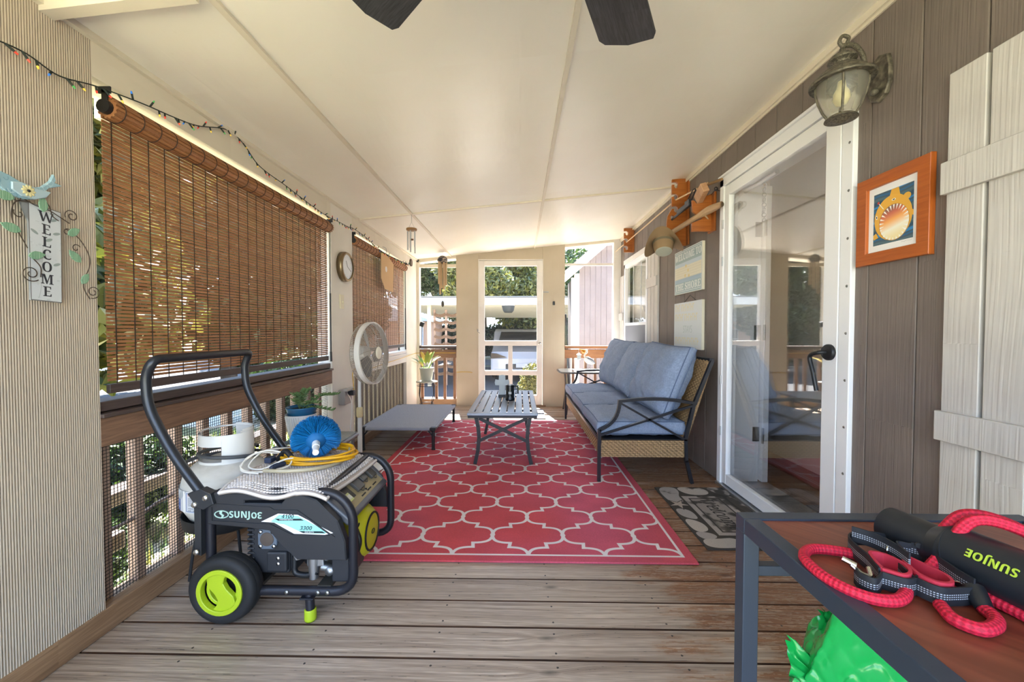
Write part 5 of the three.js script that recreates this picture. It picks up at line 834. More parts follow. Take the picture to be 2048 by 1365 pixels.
{
  const cw = (SZ1 - SZ0 - 0.05) / 3, names = ['nearest the glass door', 'in the middle', 'at the far end by the pelican'];
  for (let k = 0; k < 3; k++) {
    const zc = SZ1 - 0.025 - cw * (k + 0.5);
    const s = thing('seat_cushion', 'blue grey sofa seat cushion ' + names[k], 'cushion', [0.85, 0.306, zc], 'sofa seat cushions');
    const [g, p] = cushion(0.60, cw - 0.030, 0.085, 0.030, 0.022, k * 3.3 + 1), M4 = new THREE.Matrix4().makeRotationX(-PI / 2).setPosition(0.85, 0.306 + 0.0725, zc);
    part('cover', g.clone().applyMatrix4(M4), cushFab, s); part('piping', p.clone().applyMatrix4(M4), pipingM, s);
    const b = thing('back_cushion', 'plump blue grey sofa back cushion ' + names[k], 'cushion', [1.06, 0.462, zc], 'sofa back cushions');
    const [g2, p2] = cushion(cw - 0.04, 0.52, 0.05, 0.095, 0.036, k * 5.1 + 2), R4 = new THREE.Matrix4().makeRotationY(-PI / 2 + [0.10, -0.06, 0.10][k]); const tilt = new THREE.Matrix4().makeRotationZ(-0.37 + [0, -0.05, 0.04][k]).setPosition(1.088, 0.705, zc);
    const Q = tilt.multiply(R4); part('cover', g2.clone().applyMatrix4(Q), cushFab, b); part('piping', p2.clone().applyMatrix4(Q), pipingM, b);
  }
}
// ------------------------------------------------------------------ raised dog cot
{
  const c = thing('pet_cot', 'grey raised pet cot on black legs beside the left railing', 'pet bed', [-1.09, 0, -4.04]);
  const x0 = -1.405, x1 = -0.755, z0 = -4.60, z1 = -3.49, y = 0.195;
  const N = 16, pos = [], uv = [], idx = []; for (let j = 0; j <= N; j++) for (let i = 0; i <= N; i++) { const u = i / N, v = j / N, sag = 0.012 * Math.sin(u * PI) * Math.sin(v * PI); pos.push(mixn(x0, x1, u), y + 0.012 - sag, mixn(z0, z1, v)); uv.push(u * 0.65, v * 1.1); } for (let j = 0; j < N; j++) for (let i = 0; i < N; i++) { const a = j * (N + 1) + i; idx.push(a, a + N + 1, a + 1, a + 1, a + N + 1, a + N + 2); }
  const g = new THREE.BufferGeometry(); g.setAttribute('position', new THREE.Float32BufferAttribute(pos, 3)); g.setAttribute('uv', new THREE.Float32BufferAttribute(uv, 2)); g.setIndex(idx); g.computeVertexNormals();
  part('fabric', [g, ...[[x0, x1, z1], [x0, x1, z0]].map(([a, b, z]) => rod([a + 0.04, y, z], [b - 0.04, y, z], 0.0145)), ...[[x0], [x1]].map(([x]) => rod([x, y, z0 + 0.04], [x, y, z1 - 0.04], 0.0145))], S(0xffffff, 0.8, { side: THREE.DoubleSide, map: ptex(128, 128, (u, v) => { const n = 0.8 + 0.3 * rnd(); return [150 * n, 155 * n, 166 * n]; }, [0.15, 0.15]) }), c);
  part('rail', [rod([x0, y - 0.001, z1], [x1, y - 0.001, z1], 0.012), rod([x0, y - 0.001, z0], [x1, y - 0.001, z0], 0.012), rod([x0, y - 0.001, z0], [x0, y - 0.001, z1], 0.012), rod([x1, y - 0.001, z0], [x1, y - 0.001, z1], 0.012)], M.black, c);
  for (const x of [x0 + 0.012, x1 - 0.012]) for (const z of [z0 + 0.012, z1 - 0.012]) part('leg', [rod([x, 0.004 + (x > -1 ? 0.0065 : 0), z], [x, y, z], 0.0145), rod([x, 0.001 + (x > -1 ? 0.0092 : 0), z], [x, 0.02, z], 0.018), bar([x, y - 0.07, z], [x + (x < -1 ? 0.05 : -0.05), y - 0.008, z], 0.01, 0.014, [0, 0, 1]), rbox(x - 0.025, x + 0.025, y - 0.016, y + 0.016, z - 0.025, z + 0.025, 0.008, 2)], M.black, c);
}
// ------------------------------------------------------------------ pedestal fan
{
  const f = thing('pedestal_fan', 'white pedestal fan with round grille in front of the wall clock post', 'fan', [-1.235, 0, -3.03]);
  const wm = S(0xd6d4cf, 0.4), px = -1.225, pz = -3.02;
  part('base', lathe([[0, 0.03], [0.05, 0.03], [0.15, 0.018], [0.185, 0.008], [0.19, 0.0], [0, 0]], 40, px, 0.0097, pz), wm, f);
  part('pole', [rod([px, 0.02, pz], [px, 0.45, pz], 0.017), rod([px, 0.42, pz], [px, 0.86, pz], 0.0125)], wm, f);
  part('height_collar', [lathe([[0.018, 0], [0.024, 0.01], [0.024, 0.07], [0.018, 0.08]], 20, px, 0.40, pz)], S(0xc9b98c, 0.5), f);
  const c = V(-1.12, 0.892, -3.02), n = V(0.985, 0.04, 0.12).normalize(), q = new THREE.Quaternion().setFromUnitVectors(V(0, 0, 1), n), R = 0.235;
  const put = (g) => g.applyQuaternion(q).translate(c.x, c.y, c.z);
  part('motor', [put(new THREE.CylinderGeometry(0.055, 0.07, 0.11, 24).rotateX(PI / 2).translate(0, 0, -0.10)), rod([px, 0.84, pz], [px + 0.02, 0.87, pz - 0.01], 0.02)], wm, f);
  part('grille_rim', [put(ext(poly(disc(R, 56), [disc(R - 0.012, 56)]), 0.035, 0.002).translate(0, 0, -0.02))], wm, f);
  const rings = (z0, dome) => { const gs = []; for (let k = 1; k < 17; k++) { const r = 0.05 + (R - 0.06) * k / 16, z = z0 + dome * (1 - (r / R) ** 2); gs.push(put(new THREE.TorusGeometry(r, 0.0011, 5, 56).translate(0, 0, z))); } for (let k = 0; k < 24; k++) { const a = k / 24 * 2 * PI, pts = []; for (let i = 0; i <= 5; i++) { const r = 0.045 + (R - 0.05) * i / 5; pts.push(V(r * Math.cos(a + 0.3 * i / 5), r * Math.sin(a + 0.3 * i / 5), z0 + dome * (1 - (r / R) ** 2))); } gs.push(put(sweep(pts, 0.0014, 5))); } return gs; };
  const shadedWire = S(0xa79d90, 0.45);  // wire colour darkened to stand in for shade inside the grille
  part('front_grille', rings(0.018, 0.03), shadedWire, f);
  const back = []; for (let k = 0; k < 80; k++) { const a = k / 80 * 2 * PI; back.push(put(sweep([[R - 0.004, -0.015], [R - 0.01, -0.06], [R - 0.05, -0.085], [0.07, -0.10]].map(([r, z]) => V(r * Math.cos(a), r * Math.sin(a), z)), 0.0016, 4))); } back.push(put(new THREE.TorusGeometry(R - 0.012, 0.003, 6, 56).translate(0, 0, -0.06)));
  part('rear_grille', back, shadedWire, f);
  part('hub_badge', [put(lathe([[0, 0.058], [0.03, 0.057], [0.045, 0.05], [0.048, 0.044], [0, 0.044]], 32).rotateX(PI / 2).translate(0, 0, 0.0))], S(0xe2ddca, 0.4), f);
  for (let k = 0; k < 3; k++) part('fan_blade', [put(ext(poly([[0.03, -0.02], [0.10, -0.075], [0.19, -0.07], [0.205, 0.0], [0.17, 0.06], [0.06, 0.035]]), 0.002).rotateX(0.35).rotateZ(k * 2.094).translate(0, 0, -0.02))], new THREE.MeshPhysicalMaterial({ color: 0x8d9092, roughness: 0.3, transmission: 0.45, thickness: 0, side: THREE.DoubleSide }), f);
  part('power_cord', [cord([[px - 0.02, 0.02, pz + 0.02], [px - 0.05, 0.25, pz + 0.05], [px - 0.06, 0.5, pz], [-1.40, 0.56, -3.20]], 0.0035, 40, 6)], wm, f);
}
// ------------------------------------------------------------------ small glass side table with plant
const T42 = 0.40;
{
  const t = thing('side_table', 'small grey metal side table with glass top under the white pot', 'table', [-1.23, 0, -2.4]);
  const x0 = -1.405, x1 = -1.06, z0 = -2.60, z1 = -2.2, fm = S(0x6d7076, 0.4, { metalness: 0.5 });
  part('top_frame', [ptube([[x0, T42 - 0.014, z0], [x1, T42 - 0.014, z0], [x1, T42 - 0.014, z1], [x0, T42 - 0.014, z1]], 0.0125, 0.05, 6, 10, true)], fm, t);
  part('glass_top', [ext(poly(rrect(x1 - x0 - 0.012, z1 - z0 - 0.012, 0.04)), 0.005).rotateX(-PI / 2).translate((x0 + x1) / 2, T42 - 0.0055, (z0 + z1) / 2)], M.tableGlass, t);
  for (const [x, z] of [[x0 + 0.02, z0 + 0.02], [x1 - 0.034, z0 + 0.02], [x0 + 0.02, z1 - 0.02], [x1 - 0.034, z1 - 0.02]]) part('leg', [rod([x, 0.001, z], [x, T42 - 0.02, z], 0.0105)], fm, t);
  const p = thing('potted_succulent', 'trailing green succulent in blue and white pots on the side table', 'plant', [-1.295, T42, -2.33]);
  const cx = -1.295, cz = -2.33, ribs = [];
  part('pot', [lathe([[0, 0], [0.052, 0], [0.056, 0.004], [0.083, 0.165], [0.085, 0.17], [0.08, 0.17], [0.052, 0.01], [0, 0.01]], 36, cx, T42 + 0.001, cz)], S(0xd9d9d8, 0.5), p, 'white ribbed outer pot');
  for (let k = 0; k < 40; k++) { const a = k / 40 * 2 * PI; ribs.push(rod([cx + 0.059 * Math.cos(a), T42 + 0.02, cz + 0.059 * Math.sin(a)], [cx + 0.083 * Math.cos(a), T42 + 0.16, cz + 0.083 * Math.sin(a)], 0.0025, 0.003, 5)); }
  part('pot_rib', ribs, S(0xdededd, 0.5), p).userData.kind = 'stuff';
  part('inner_pot', [lathe([[0.0, 0.15], [0.072, 0.15], [0.08, 0.205], [0.084, 0.206], [0.084, 0.214], [0.077, 0.214], [0.073, 0.195], [0, 0.195]], 32, cx + 0.004, T42, cz)], S(0x1f5f88, 0.35), p, 'glossy blue inner pot');
  part('soil', [lathe([[0, 0.2], [0.074, 0.198]], 24, cx + 0.004, T42, cz)], S(0x2c2620, 0.95), p);
  const leaf = new THREE.SphereGeometry(1, 7, 5).scale(0.005, 0.0035, 0.016), lm = S(0x5e7a48, 0.5); const stems = [], leaves = [];
  for (const [dx, dy, dz, n] of [[-0.02, 0.08, 0.02, 9], [0.02, 0.10, -0.02, 10], [0.10, 0.03, 0.03, 9], [0.15, -0.02, 0.0, 11], [0.13, 0.06, -0.06, 9], [0.0, 0.05, 0.05, 7], [0.16, 0.07, -0.03, 10], [-0.04, 0.06, -0.03, 7]]) {
    const P = smoothPts([[cx + dx * 0.15, T42 + 0.2, cz + dz * 0.3], [cx + dx * 0.6, T42 + 0.22 + dy * 0.7, cz + dz], [cx + dx * 1.25, T42 + 0.21 + dy, cz + dz * 1.3]], 16); stems.push(sweep(P, 0.0022, 5));
    for (let k = 4; k <= 16; k += 1) for (let j = 0; j < 3; j++) { const a = k * 1.1 + j * 2.1, pp = P[k], d = V(Math.cos(a), 0.45, Math.sin(a)).normalize(), l = leaf.clone().translate(0, 0, 0.015).applyQuaternion(new THREE.Quaternion().setFromUnitVectors(V(0, 0, 1), d)); leaves.push(l.translate(pp.x, pp.y, pp.z)); } }
  part('stem', stems, lm, p); part('leaves', leaves, lm, p).userData.kind = 'stuff';
}
// ------------------------------------------------------------------ far left: plant on wire stand
{
  const sx = -1.235, sz = -5.26, y = 0.40;
  const s = thing('plant_stand', 'round wire plant stand in the far left corner', 'plant stand', [sx, 0, sz]);
  part('top', [lathe([[0, 0.006], [0.13, 0.006], [0.14, 0.0], [0.14, -0.008], [0, -0.008]], 32, sx, y - 0.006, sz)], S(0xb9b9ae, 0.5), s);
  for (let k = 0; k < 4; k++) { const a = k * PI / 2 + 0.5, c = Math.cos(a), d = Math.sin(a); part('leg', [tube([[sx + 0.12 * c, y - 0.012, sz + 0.12 * d], [sx + 0.125 * c, y - 0.09, sz + 0.125 * d], [sx + 0.13 * c, 0.2, sz + 0.13 * d], [sx + 0.09 * c, 0.1, sz + 0.09 * d], [sx + 0.12 * c, 0.004, sz + 0.12 * d]], 0.005, 24, 6)], M.iron, s); }
  part('ring', [new THREE.TorusGeometry(0.124, 0.004, 6, 32).rotateX(PI / 2).translate(sx, y - 0.06, sz), new THREE.TorusGeometry(0.09, 0.004, 6, 32).rotateX(PI / 2).translate(sx, 0.1, sz)], M.iron, s);
  const p = thing('potted_houseplant', 'leafy variegated houseplant in a pale green pot on the wire stand', 'plant', [sx, y, sz]);
  part('pot', [lathe([[0, 0.001], [0.065, 0.001], [0.069, 0.006], [0.09, 0.155], [0.096, 0.158], [0.096, 0.175], [0.088, 0.175], [0.085, 0.15], [0, 0.145]], 32, sx, y, sz)], S(0xaeb3a6, 0.55), p);
  const lg = (L, w) => { const N = 8, pos = [], idx = []; for (let i = 0; i <= N; i++) { const t = i / N, ww = w * Math.sin(PI * Math.pow(t, 0.75)) + 0.001; for (const e of [-1, 0, 1]) pos.push(e * ww, Math.abs(e) * ww * 0.35 + L * 0.25 * Math.sin(t * 1.6) , t * L); } for (let i = 0; i < N; i++) for (let e = 0; e < 2; e++) { const a = i * 3 + e; idx.push(a, a + 3, a + 1, a + 1, a + 3, a + 4); } const g = new THREE.BufferGeometry(); g.setAttribute('position', new THREE.Float32BufferAttribute(pos, 3)); g.setIndex(idx); g.computeVertexNormals(); return g; };
  const mats = [S(0x8c9a3e, 0.5, { side: THREE.DoubleSide }), S(0xc9b25a, 0.5, { side: THREE.DoubleSide }), S(0xd9d2b0, 0.5, { side: THREE.DoubleSide }), S(0x5f7a34, 0.5, { side: THREE.DoubleSide })];
  for (let k = 0; k < 17; k++) { const a = k * 2.4, L = rr(0.1, 0.17), el = rr(0.1, 1.2), h = rr(0.02, 0.13), g = lg(L, 0.026).rotateX(-el).rotateY(a).translate(sx + 0.09 * Math.sin(a) * Math.cos(el), y + 0.15 + h, sz + 0.06 * Math.cos(a)); part('leaf', g, mats[k % 4], p); }
  part('stem', [0, 1, 2, 3, 4, 5].map((k) => cord([[sx + 0.02 * Math.cos(k), y + 0.14, sz + 0.02 * Math.sin(k)], [sx + 0.06 * Math.cos(k * 1.1), y + 0.22, sz + 0.05 * Math.sin(k)], [sx + 0.1 * Math.cos(k * 1.1), y + 0.27, sz + 0.06 * Math.sin(k)]], 0.004, 8, 5)), mats[3], p);
}
// ------------------------------------------------------------------ far right: glass patio table, pelican
{
  const y = 0.55, t = thing('patio_table', 'frosted glass patio table in the far corner behind the sofa', 'table', [0.92, 0, -5.22]);
  part('glass_top', [ext(poly(rrect(0.78, 0.52, 0.12)), 0.008).rotateX(-PI / 2).translate(0.90, y - 0.009, -5.22)], S(0xdfe6e4, 0.1), t);
  part('rim', [ptube(rrect(0.80, 0.54, 0.13).map(([a, b]) => [0.90 + a, y - 0.012, -5.22 + b]), 0.011, 0.02, 2, 8, true)], S(0x55504c, 0.45), t);
  for (const [a, b] of [[-0.3, -0.18], [0.3, -0.18], [-0.3, 0.18], [0.3, 0.18]]) part('leg', [tube([[0.90 + a, y - 0.02, -5.22 + b], [0.90 + a * 0.95, 0.3, -5.22 + b * 0.9], [0.90 + a * 1.05, 0.004, -5.22 + b * 1.05]], 0.011, 12, 8)], S(0x55504c, 0.45), t);
  const p = thing('pelican_figure', 'metal pelican figure holding a small lantern on the glass patio table', 'figurine', [0.88, y, -5.2]);
  const px = 0.88, pz = -5.2, wm = S(0xc9c4ba, 0.5), gm = S(0x77777c, 0.45, { metalness: 0.4 });
  part('body', [sweep(smoothPts([[px - 0.035, y + 0.17, pz], [px - 0.02, y + 0.155, pz], [px + 0.01, y + 0.13, pz], [px + 0.05, y + 0.105, pz], [px + 0.085, y + 0.085, pz]], 20), (s) => 0.008 + 0.034 * Math.sin(Math.min(1, s * 1.05) * PI) ** 0.8, 14), cord([[px - 0.03, y + 0.16, pz], [px - 0.045, y + 0.19, pz], [px - 0.03, y + 0.215, pz], [px - 0.01, y + 0.235, pz], [px - 0.018, y + 0.255, pz]], 0.0105, 24, 10), new THREE.SphereGeometry(0.017, 14, 10).scale(1.2, 1, 0.9).translate(px - 0.02, y + 0.258, pz)], wm, p);
  part('wing', [0.026, -0.026].map((dz) => sweep(smoothPts([[px - 0.015, y + 0.16, pz + dz], [px + 0.03, y + 0.14, pz + dz * 1.3], [px + 0.09, y + 0.09, pz + dz * 0.7]], 12), (s) => 0.004 + 0.018 * Math.sin(s * PI) ** 0.7, 8)), gm, p);
  part('beak', [sweep([V(px - 0.028, y + 0.258, pz), V(px - 0.07, y + 0.263, pz), V(px - 0.115, y + 0.275, pz)], (s) => mixn(0.012, 0.003, s), 8), sweep([V(px - 0.03, y + 0.25, pz), V(px - 0.055, y + 0.232, pz), V(px - 0.09, y + 0.262, pz)], (s) => 0.004 + 0.014 * Math.sin(s * PI), 8)], S(0xd08a2a, 0.5), p);
  part('leg', [-0.014, 0.014].map((d) => rod([px + 0.02 + d, y + 0.1, pz + d], [px + 0.02 + d, y + 0.006, pz + d], 0.003)), gm, p);
  part('base', [lathe([[0, 0.008], [0.06, 0.006], [0.066, 0.0]], 24, px + 0.02, y + 0.0005, pz)], S(0x8a6d42, 0.6), p);
  const l = part('lantern', [rbox(px - 0.138, px - 0.092, y + 0.135, y + 0.20, pz - 0.022, pz + 0.022, 0.004), lathe([[0.0, 0.03], [0.008, 0.024], [0.034, 0.004], [0.036, 0]], 4, px - 0.115, y + 0.20, pz), cord([[px - 0.115, y + 0.228, pz], [px - 0.122, y + 0.25, pz], [px - 0.113, y + 0.272, pz]], 0.002, 8, 5)], S(0xbfc0bd, 0.4, { metalness: 0.4 }), p);
}
{ // dark boot tray by the screen door
  const t = thing('boot_tray', 'small dark wedge mat on the deck by the screen door', 'mat', [0.24, 0, -5.0]);
  part('mat', [rbox(0.165, 0.31, 0.0, 0.012, -5.35, -4.78, 0.004, 1)], S(0x4a4c52, 0.8), t);
}

// ------------------------------------------------------------------ right wall: lantern
{
  const z = -1.56, x = 1.215, L = thing('wall_lantern', 'weathered bronze wall lantern with seeded glass above the framed picture', 'lamp', [XR, 1.95, z]);
  const bm = S(0xffffff, 0.55, { metalness: 0.35, map: ptex(128, 128, (u, v) => lerp3([66, 62, 54], [138, 130, 112], clamp(fbm(u * 9, v * 9, 3) * 1.5 - 0.3)), [0.15, 0.15]) });
  part('back_plate', [extX([[-1.60, 2.12], [-1.565, 2.105], [-1.555, 2.06], [-1.555, 2.0], [-1.57, 1.965], [-1.60, 1.95], [-1.63, 1.965], [-1.645, 2.0], [-1.645, 2.06], [-1.635, 2.105]], XR - 0.018, XR, 0.004)], bm, L);
  part('arm', [tube([[XR - 0.015, 2.07, -1.60], [XR - 0.07, 2.075, -1.59], [XR - 0.10, 2.115, -1.575], [XR - 0.14, 2.14, -1.565], [x, 2.135, z]], 0.009, 30, 8), tube([[x, 2.132, z], [x - 0.012, 2.15, z], [x + 0.0, 2.172, z], [x + 0.022, 2.166, z], [x + 0.018, 2.15, z]], 0.0065, 24, 8), new THREE.SphereGeometry(0.014, 12, 8).translate(XR - 0.03, 1.985, -1.60)], bm, L);
  const k = 0.82, ly = (y) => 2.0 + (y - 2.0) * 0.88;
  part('cap', [lathe([[0, 0.128], [0.010, 0.126], [0.014, 0.112], [0.024, 0.104], [0.046, 0.096], [0.056, 0.084], [0.056, 0.078], [0.036, 0.074], [0.034, 0.062], [0.06, 0.054], [0.088, 0.036], [0.10, 0.018], [0.124, 0.008], [0.126, 0.0], [0.122, -0.006], [0.098, -0.002], [0.094, 0.008], [0, 0.03]].map(([r, y]) => [r * k, y]), 32, x, 2.0, z)], bm, L);
  const gl = new THREE.MeshPhysicalMaterial({ color: 0xe7e4d8, roughness: 0.28, transmission: 0.85, thickness: 0, ior: 1.4 });
  part('glass', [lathe([[0.095, 2.0], [0.094, 1.975], [0.085, 1.93], [0.066, 1.885], [0.05, 1.862]].map(([r, y]) => [r * k, ly(y)]), 32, x, 0, z)], gl, L);
  for (let q = 0; q < 4; q++) { const a = q * PI / 2 + 0.6, P = [[0.094, 2.0], [0.093, 1.97], [0.084, 1.93], [0.066, 1.885], [0.05, 1.858]].map(([r, y]) => V(x + (r * k + 0.002) * Math.cos(a), ly(y), z + (r * k + 0.002) * Math.sin(a))); part('rib', sweep(P, 0.0045, 6), bm, L); }
  part('base_dish', [lathe([[0.0, 1.852], [0.05, 1.856], [0.062, 1.848], [0.064, 1.842], [0.05, 1.844], [0.03, 1.838], [0.012, 1.828], [0, 1.824]].map(([r, y]) => [r * k, ly(y)]), 28, x, 0, z)], bm, L);
  part('bulb', [lathe([[0, 1.885], [0.02, 1.89], [0.032, 1.915], [0.03, 1.94], [0.018, 1.962], [0.014, 1.99], [0, 1.99]].map(([r, y]) => [r * 0.85, ly(y) + 0.012]), 20, x, 0, z)], S(0xe8dc9a, 0.3), L, 'cream coloured bulb');
}
// framed picture of an angler fish
{
  const P = thing('framed_picture', 'orange wood framed picture of a gaping yellow fish', 'picture', [XR, 1.318, -1.53]);
  const z0 = -1.675, z1 = -1.385, y0 = 1.322, y1 = 1.66, w = 0.042, x0 = XR - 0.024, om = S(0xffffff, 0.4, { map: woodTex([150, 72, 20], [184, 98, 36]) });
  const mitre = (pts) => extX(pts, x0, XR - 0.002, 0.002);
  part('frame_side', mitre([[z0, y0], [z0, y1], [z0 + w, y1 - w], [z0 + w, y0 + w]]), om, P); part('frame_side', mitre([[z1, y0], [z1, y1], [z1 - w, y1 - w], [z1 - w, y0 + w]]), om, P);
  part('frame_side', mitre([[z0, y1], [z1, y1], [z1 - w, y1 - w], [z0 + w, y1 - w]]), om, P); part('frame_side', mitre([[z0, y0], [z1, y0], [z1 - w, y0 + w], [z0 + w, y0 + w]]), om, P);
  const art = ctex(640, 800, (c, W, H) => {
    c.fillStyle = '#e9e8e6'; c.fillRect(0, 0, W, H); c.save(); c.beginPath(); c.rect(72, 88, W - 144, H - 176); c.clip();
    c.fillStyle = '#3c5666'; c.fillRect(0, 0, W, H); c.lineCap = 'round';
    for (let k = 0; k < 16; k++) { c.strokeStyle = ['#2f86c4', '#27648f', '#4d6a74', '#1f4a66'][k % 4]; c.lineWidth = 16 + (k * 7) % 22; c.beginPath(); const y = 90 + k * 44; c.moveTo(40, y); c.bezierCurveTo(200, y - 60, 330, y + 60, 640, y - 40); c.stroke(); }
    c.fillStyle = '#e0a63c'; c.beginPath(); c.moveTo(300, 90); c.lineTo(390, 90); c.lineTo(410, 190); c.lineTo(250, 250); c.fill();
    c.fillStyle = '#e3ab42'; c.beginPath(); c.ellipse(320, 420, 235, 265, -0.15, 0, 7); c.fill(); c.beginPath(); c.ellipse(490, 225, 46, 40, 0, 0, 7); c.fill(); c.beginPath(); c.moveTo(520, 370); c.lineTo(590, 420); c.lineTo(575, 470); c.lineTo(520, 430); c.fill(); c.beginPath(); c.moveTo(110, 560); c.lineTo(60, 590); c.lineTo(84, 640); c.lineTo(140, 620); c.fill();
    const g = c.createLinearGradient(260, 270, 360, 660); g.addColorStop(0, '#5d5b60'); g.addColorStop(0.25, '#c96a52'); g.addColorStop(0.45, '#f0a860'); g.addColorStop(0.7, '#f4efdc'); g.addColorStop(1, '#ecd9a0');
    c.fillStyle = g; c.beginPath(); c.ellipse(335, 480, 186, 210, -0.15, 0, 7); c.fill(); c.strokeStyle = '#b5762a'; c.lineWidth = 6; c.stroke();
    c.fillStyle = '#f4f2ec'; for (let k = 0; k < 26; k++) { const a = -PI * 1.05 + k / 25 * PI * 1.95, L = k < 17 ? 62 : 34, ex = 335 + 182 * Math.cos(a), ey = 480 + 206 * Math.sin(a), ix = 335 + (182 - L) * Math.cos(a), iy = 480 + (206 - L) * Math.sin(a), nx = -Math.sin(a) * 11, ny = Math.cos(a) * 11; c.beginPath(); c.moveTo(ex + nx, ey + ny); c.lineTo(ex - nx, ey - ny); c.lineTo(ix, iy); c.fill(); }
    for (const [x, y, r] of [[330, 215, 0], [112, 370, 1.4]]) { c.fillStyle = '#f2eee0'; c.beginPath(); c.ellipse(x, y, 26, 13, r, 0, 7); c.fill(); c.fillStyle = '#222'; c.beginPath(); c.ellipse(x, y, 15, 7, r, 0, 7); c.fill(); }
    c.strokeStyle = '#f0efe8'; c.lineWidth = 9; c.beginPath(); c.moveTo(200, 290); c.lineTo(140, 210); c.stroke(); c.fillStyle = '#c2402c'; c.beginPath(); c.arc(134, 200, 16, 0, 7); c.fill(); c.restore();
    c.strokeStyle = '#8a8a8c'; c.lineWidth = 2; c.beginPath(); c.moveTo(430, 738); c.bezierCurveTo(450, 715, 460, 750, 480, 730); c.bezierCurveTo(500, 718, 520, 745, 560, 728); c.stroke();
  });
  const g = quad([[XR - 0.012, y0 + w, z0 + w], [XR - 0.012, y0 + w, z1 - w], [XR - 0.012, y1 - w, z1 - w], [XR - 0.012, y1 - w, z0 + w]]);
  part('print', [g, box(XR - 0.011, XR - 0.003, y0 + w, y1 - w, z0 + w, z1 - w)].slice(0, 1), S(0xffffff, 0.35, { map: art }), P);
  part('backing', [box(XR - 0.011, XR - 0.003, y0 + w, y1 - w, z0 + w, z1 - w)], S(0x8a7a68, 0.8), P);
}
// two canvas signs
function wallSign(z0, z1, y0, y1, draw, label, hang) {
  const s = thing('wall_sign', label, 'sign', [XR, y0, (z0 + z1) / 2]);
  const t = ctex(512, 400, draw), x = XR - 0.024;
  part('board', rbox(x + 0.0005, XR - 0.001, y0, y1, z0, z1, 0.003, 1), S(0xd8d2bc, 0.7), s);
  part('print', quad([[x, y0, z0], [x, y0, z1], [x, y1, z1], [x, y1, z0]]), S(0xffffff, 0.7, { map: t }), s);
  if (hang) part('hanger', [cord([[XR - 0.006, y1, mixn(z0, z1, 0.3)], [XR - 0.004, y1 + 0.055, mixn(z0, z1, 0.52)], [XR - 0.006, y1, mixn(z0, z1, 0.75)]], 0.002, 2, 5)], M.iron, s);
}
wallSign(-3.60, -3.065, 1.375, 1.745, (c, w, h) => { c.fillStyle = '#cfd3cf'; c.fillRect(0, 0, w, h); c.fillStyle = '#9fb0b0'; c.fillRect(10, 8, w - 20, 110); c.fillStyle = '#c0ccd2'; c.fillRect(10, 118, w - 20, 34); c.fillStyle = '#ded8c2'; c.fillRect(10, 152, w - 20, 110); c.strokeStyle = '#c9c3ae'; c.lineWidth = 2; for (let y = 170; y < 260; y += 22) { c.beginPath(); c.moveTo(10, y); c.lineTo(w - 10, y); c.stroke(); } c.fillStyle = '#a9bcc8'; c.fillRect(10, 262, w - 20, 36); c.fillStyle = '#a3b6b8'; c.fillRect(10, 298, w - 20, 96);
  c.fillStyle = '#dcc98e'; for (const [x, y] of [[230, 156], [270, 200], [215, 240], [285, 250]]) { c.beginPath(); c.arc(x, y, 14, 0, 7); c.fill(); }
  c.fillStyle = '#e4e6e0'; c.textAlign = 'center'; c.font = 'bold 80px serif'; c.save(); c.translate(w / 2, 92); c.scale(0.86, 1.05); c.fillText('WELCOME TO', 0, 0); c.restore(); c.save(); c.translate(w / 2, 366); c.scale(1, 1.05); c.fillText('THE SHORE', 0, 0); c.restore(); c.fillRect(20, 376, w - 40, 4); c.fillRect(20, 18, w - 40, 4); }, 'pale blue and cream canvas sign reading welcome to the shore');
wallSign(-3.60, -3.06, 0.915, 1.30, (c, w, h) => { c.fillStyle = '#d6dbdc'; c.fillRect(0, 0, w, h); c.fillStyle = '#dcd6bc'; c.textAlign = 'center'; c.font = 'bold 62px sans-serif';
  for (const [y, a] of [[12, [[24, 96], [150, 220]]], [96, [[24, 150], [210, 210]]], [300, [[24, 140], [196, 240]]]]) for (const [x, ww] of a) for (let i = 0; i < ww / 34; i++) { c.fillRect(x + i * 34, y + 4, 12, 62); c.fillRect(x + i * 34, y + 4 + (i * 23) % 46, 28, 12); }
  c.fillStyle = '#b9c6c4'; c.font = '74px sans-serif'; c.save(); c.translate(w / 2 + 10, 262); c.scale(0.85, 1.1); c.fillText('STAYS', 0, 0); c.restore(); }, 'faded white canvas sign with the word stays hung on a wire', true);
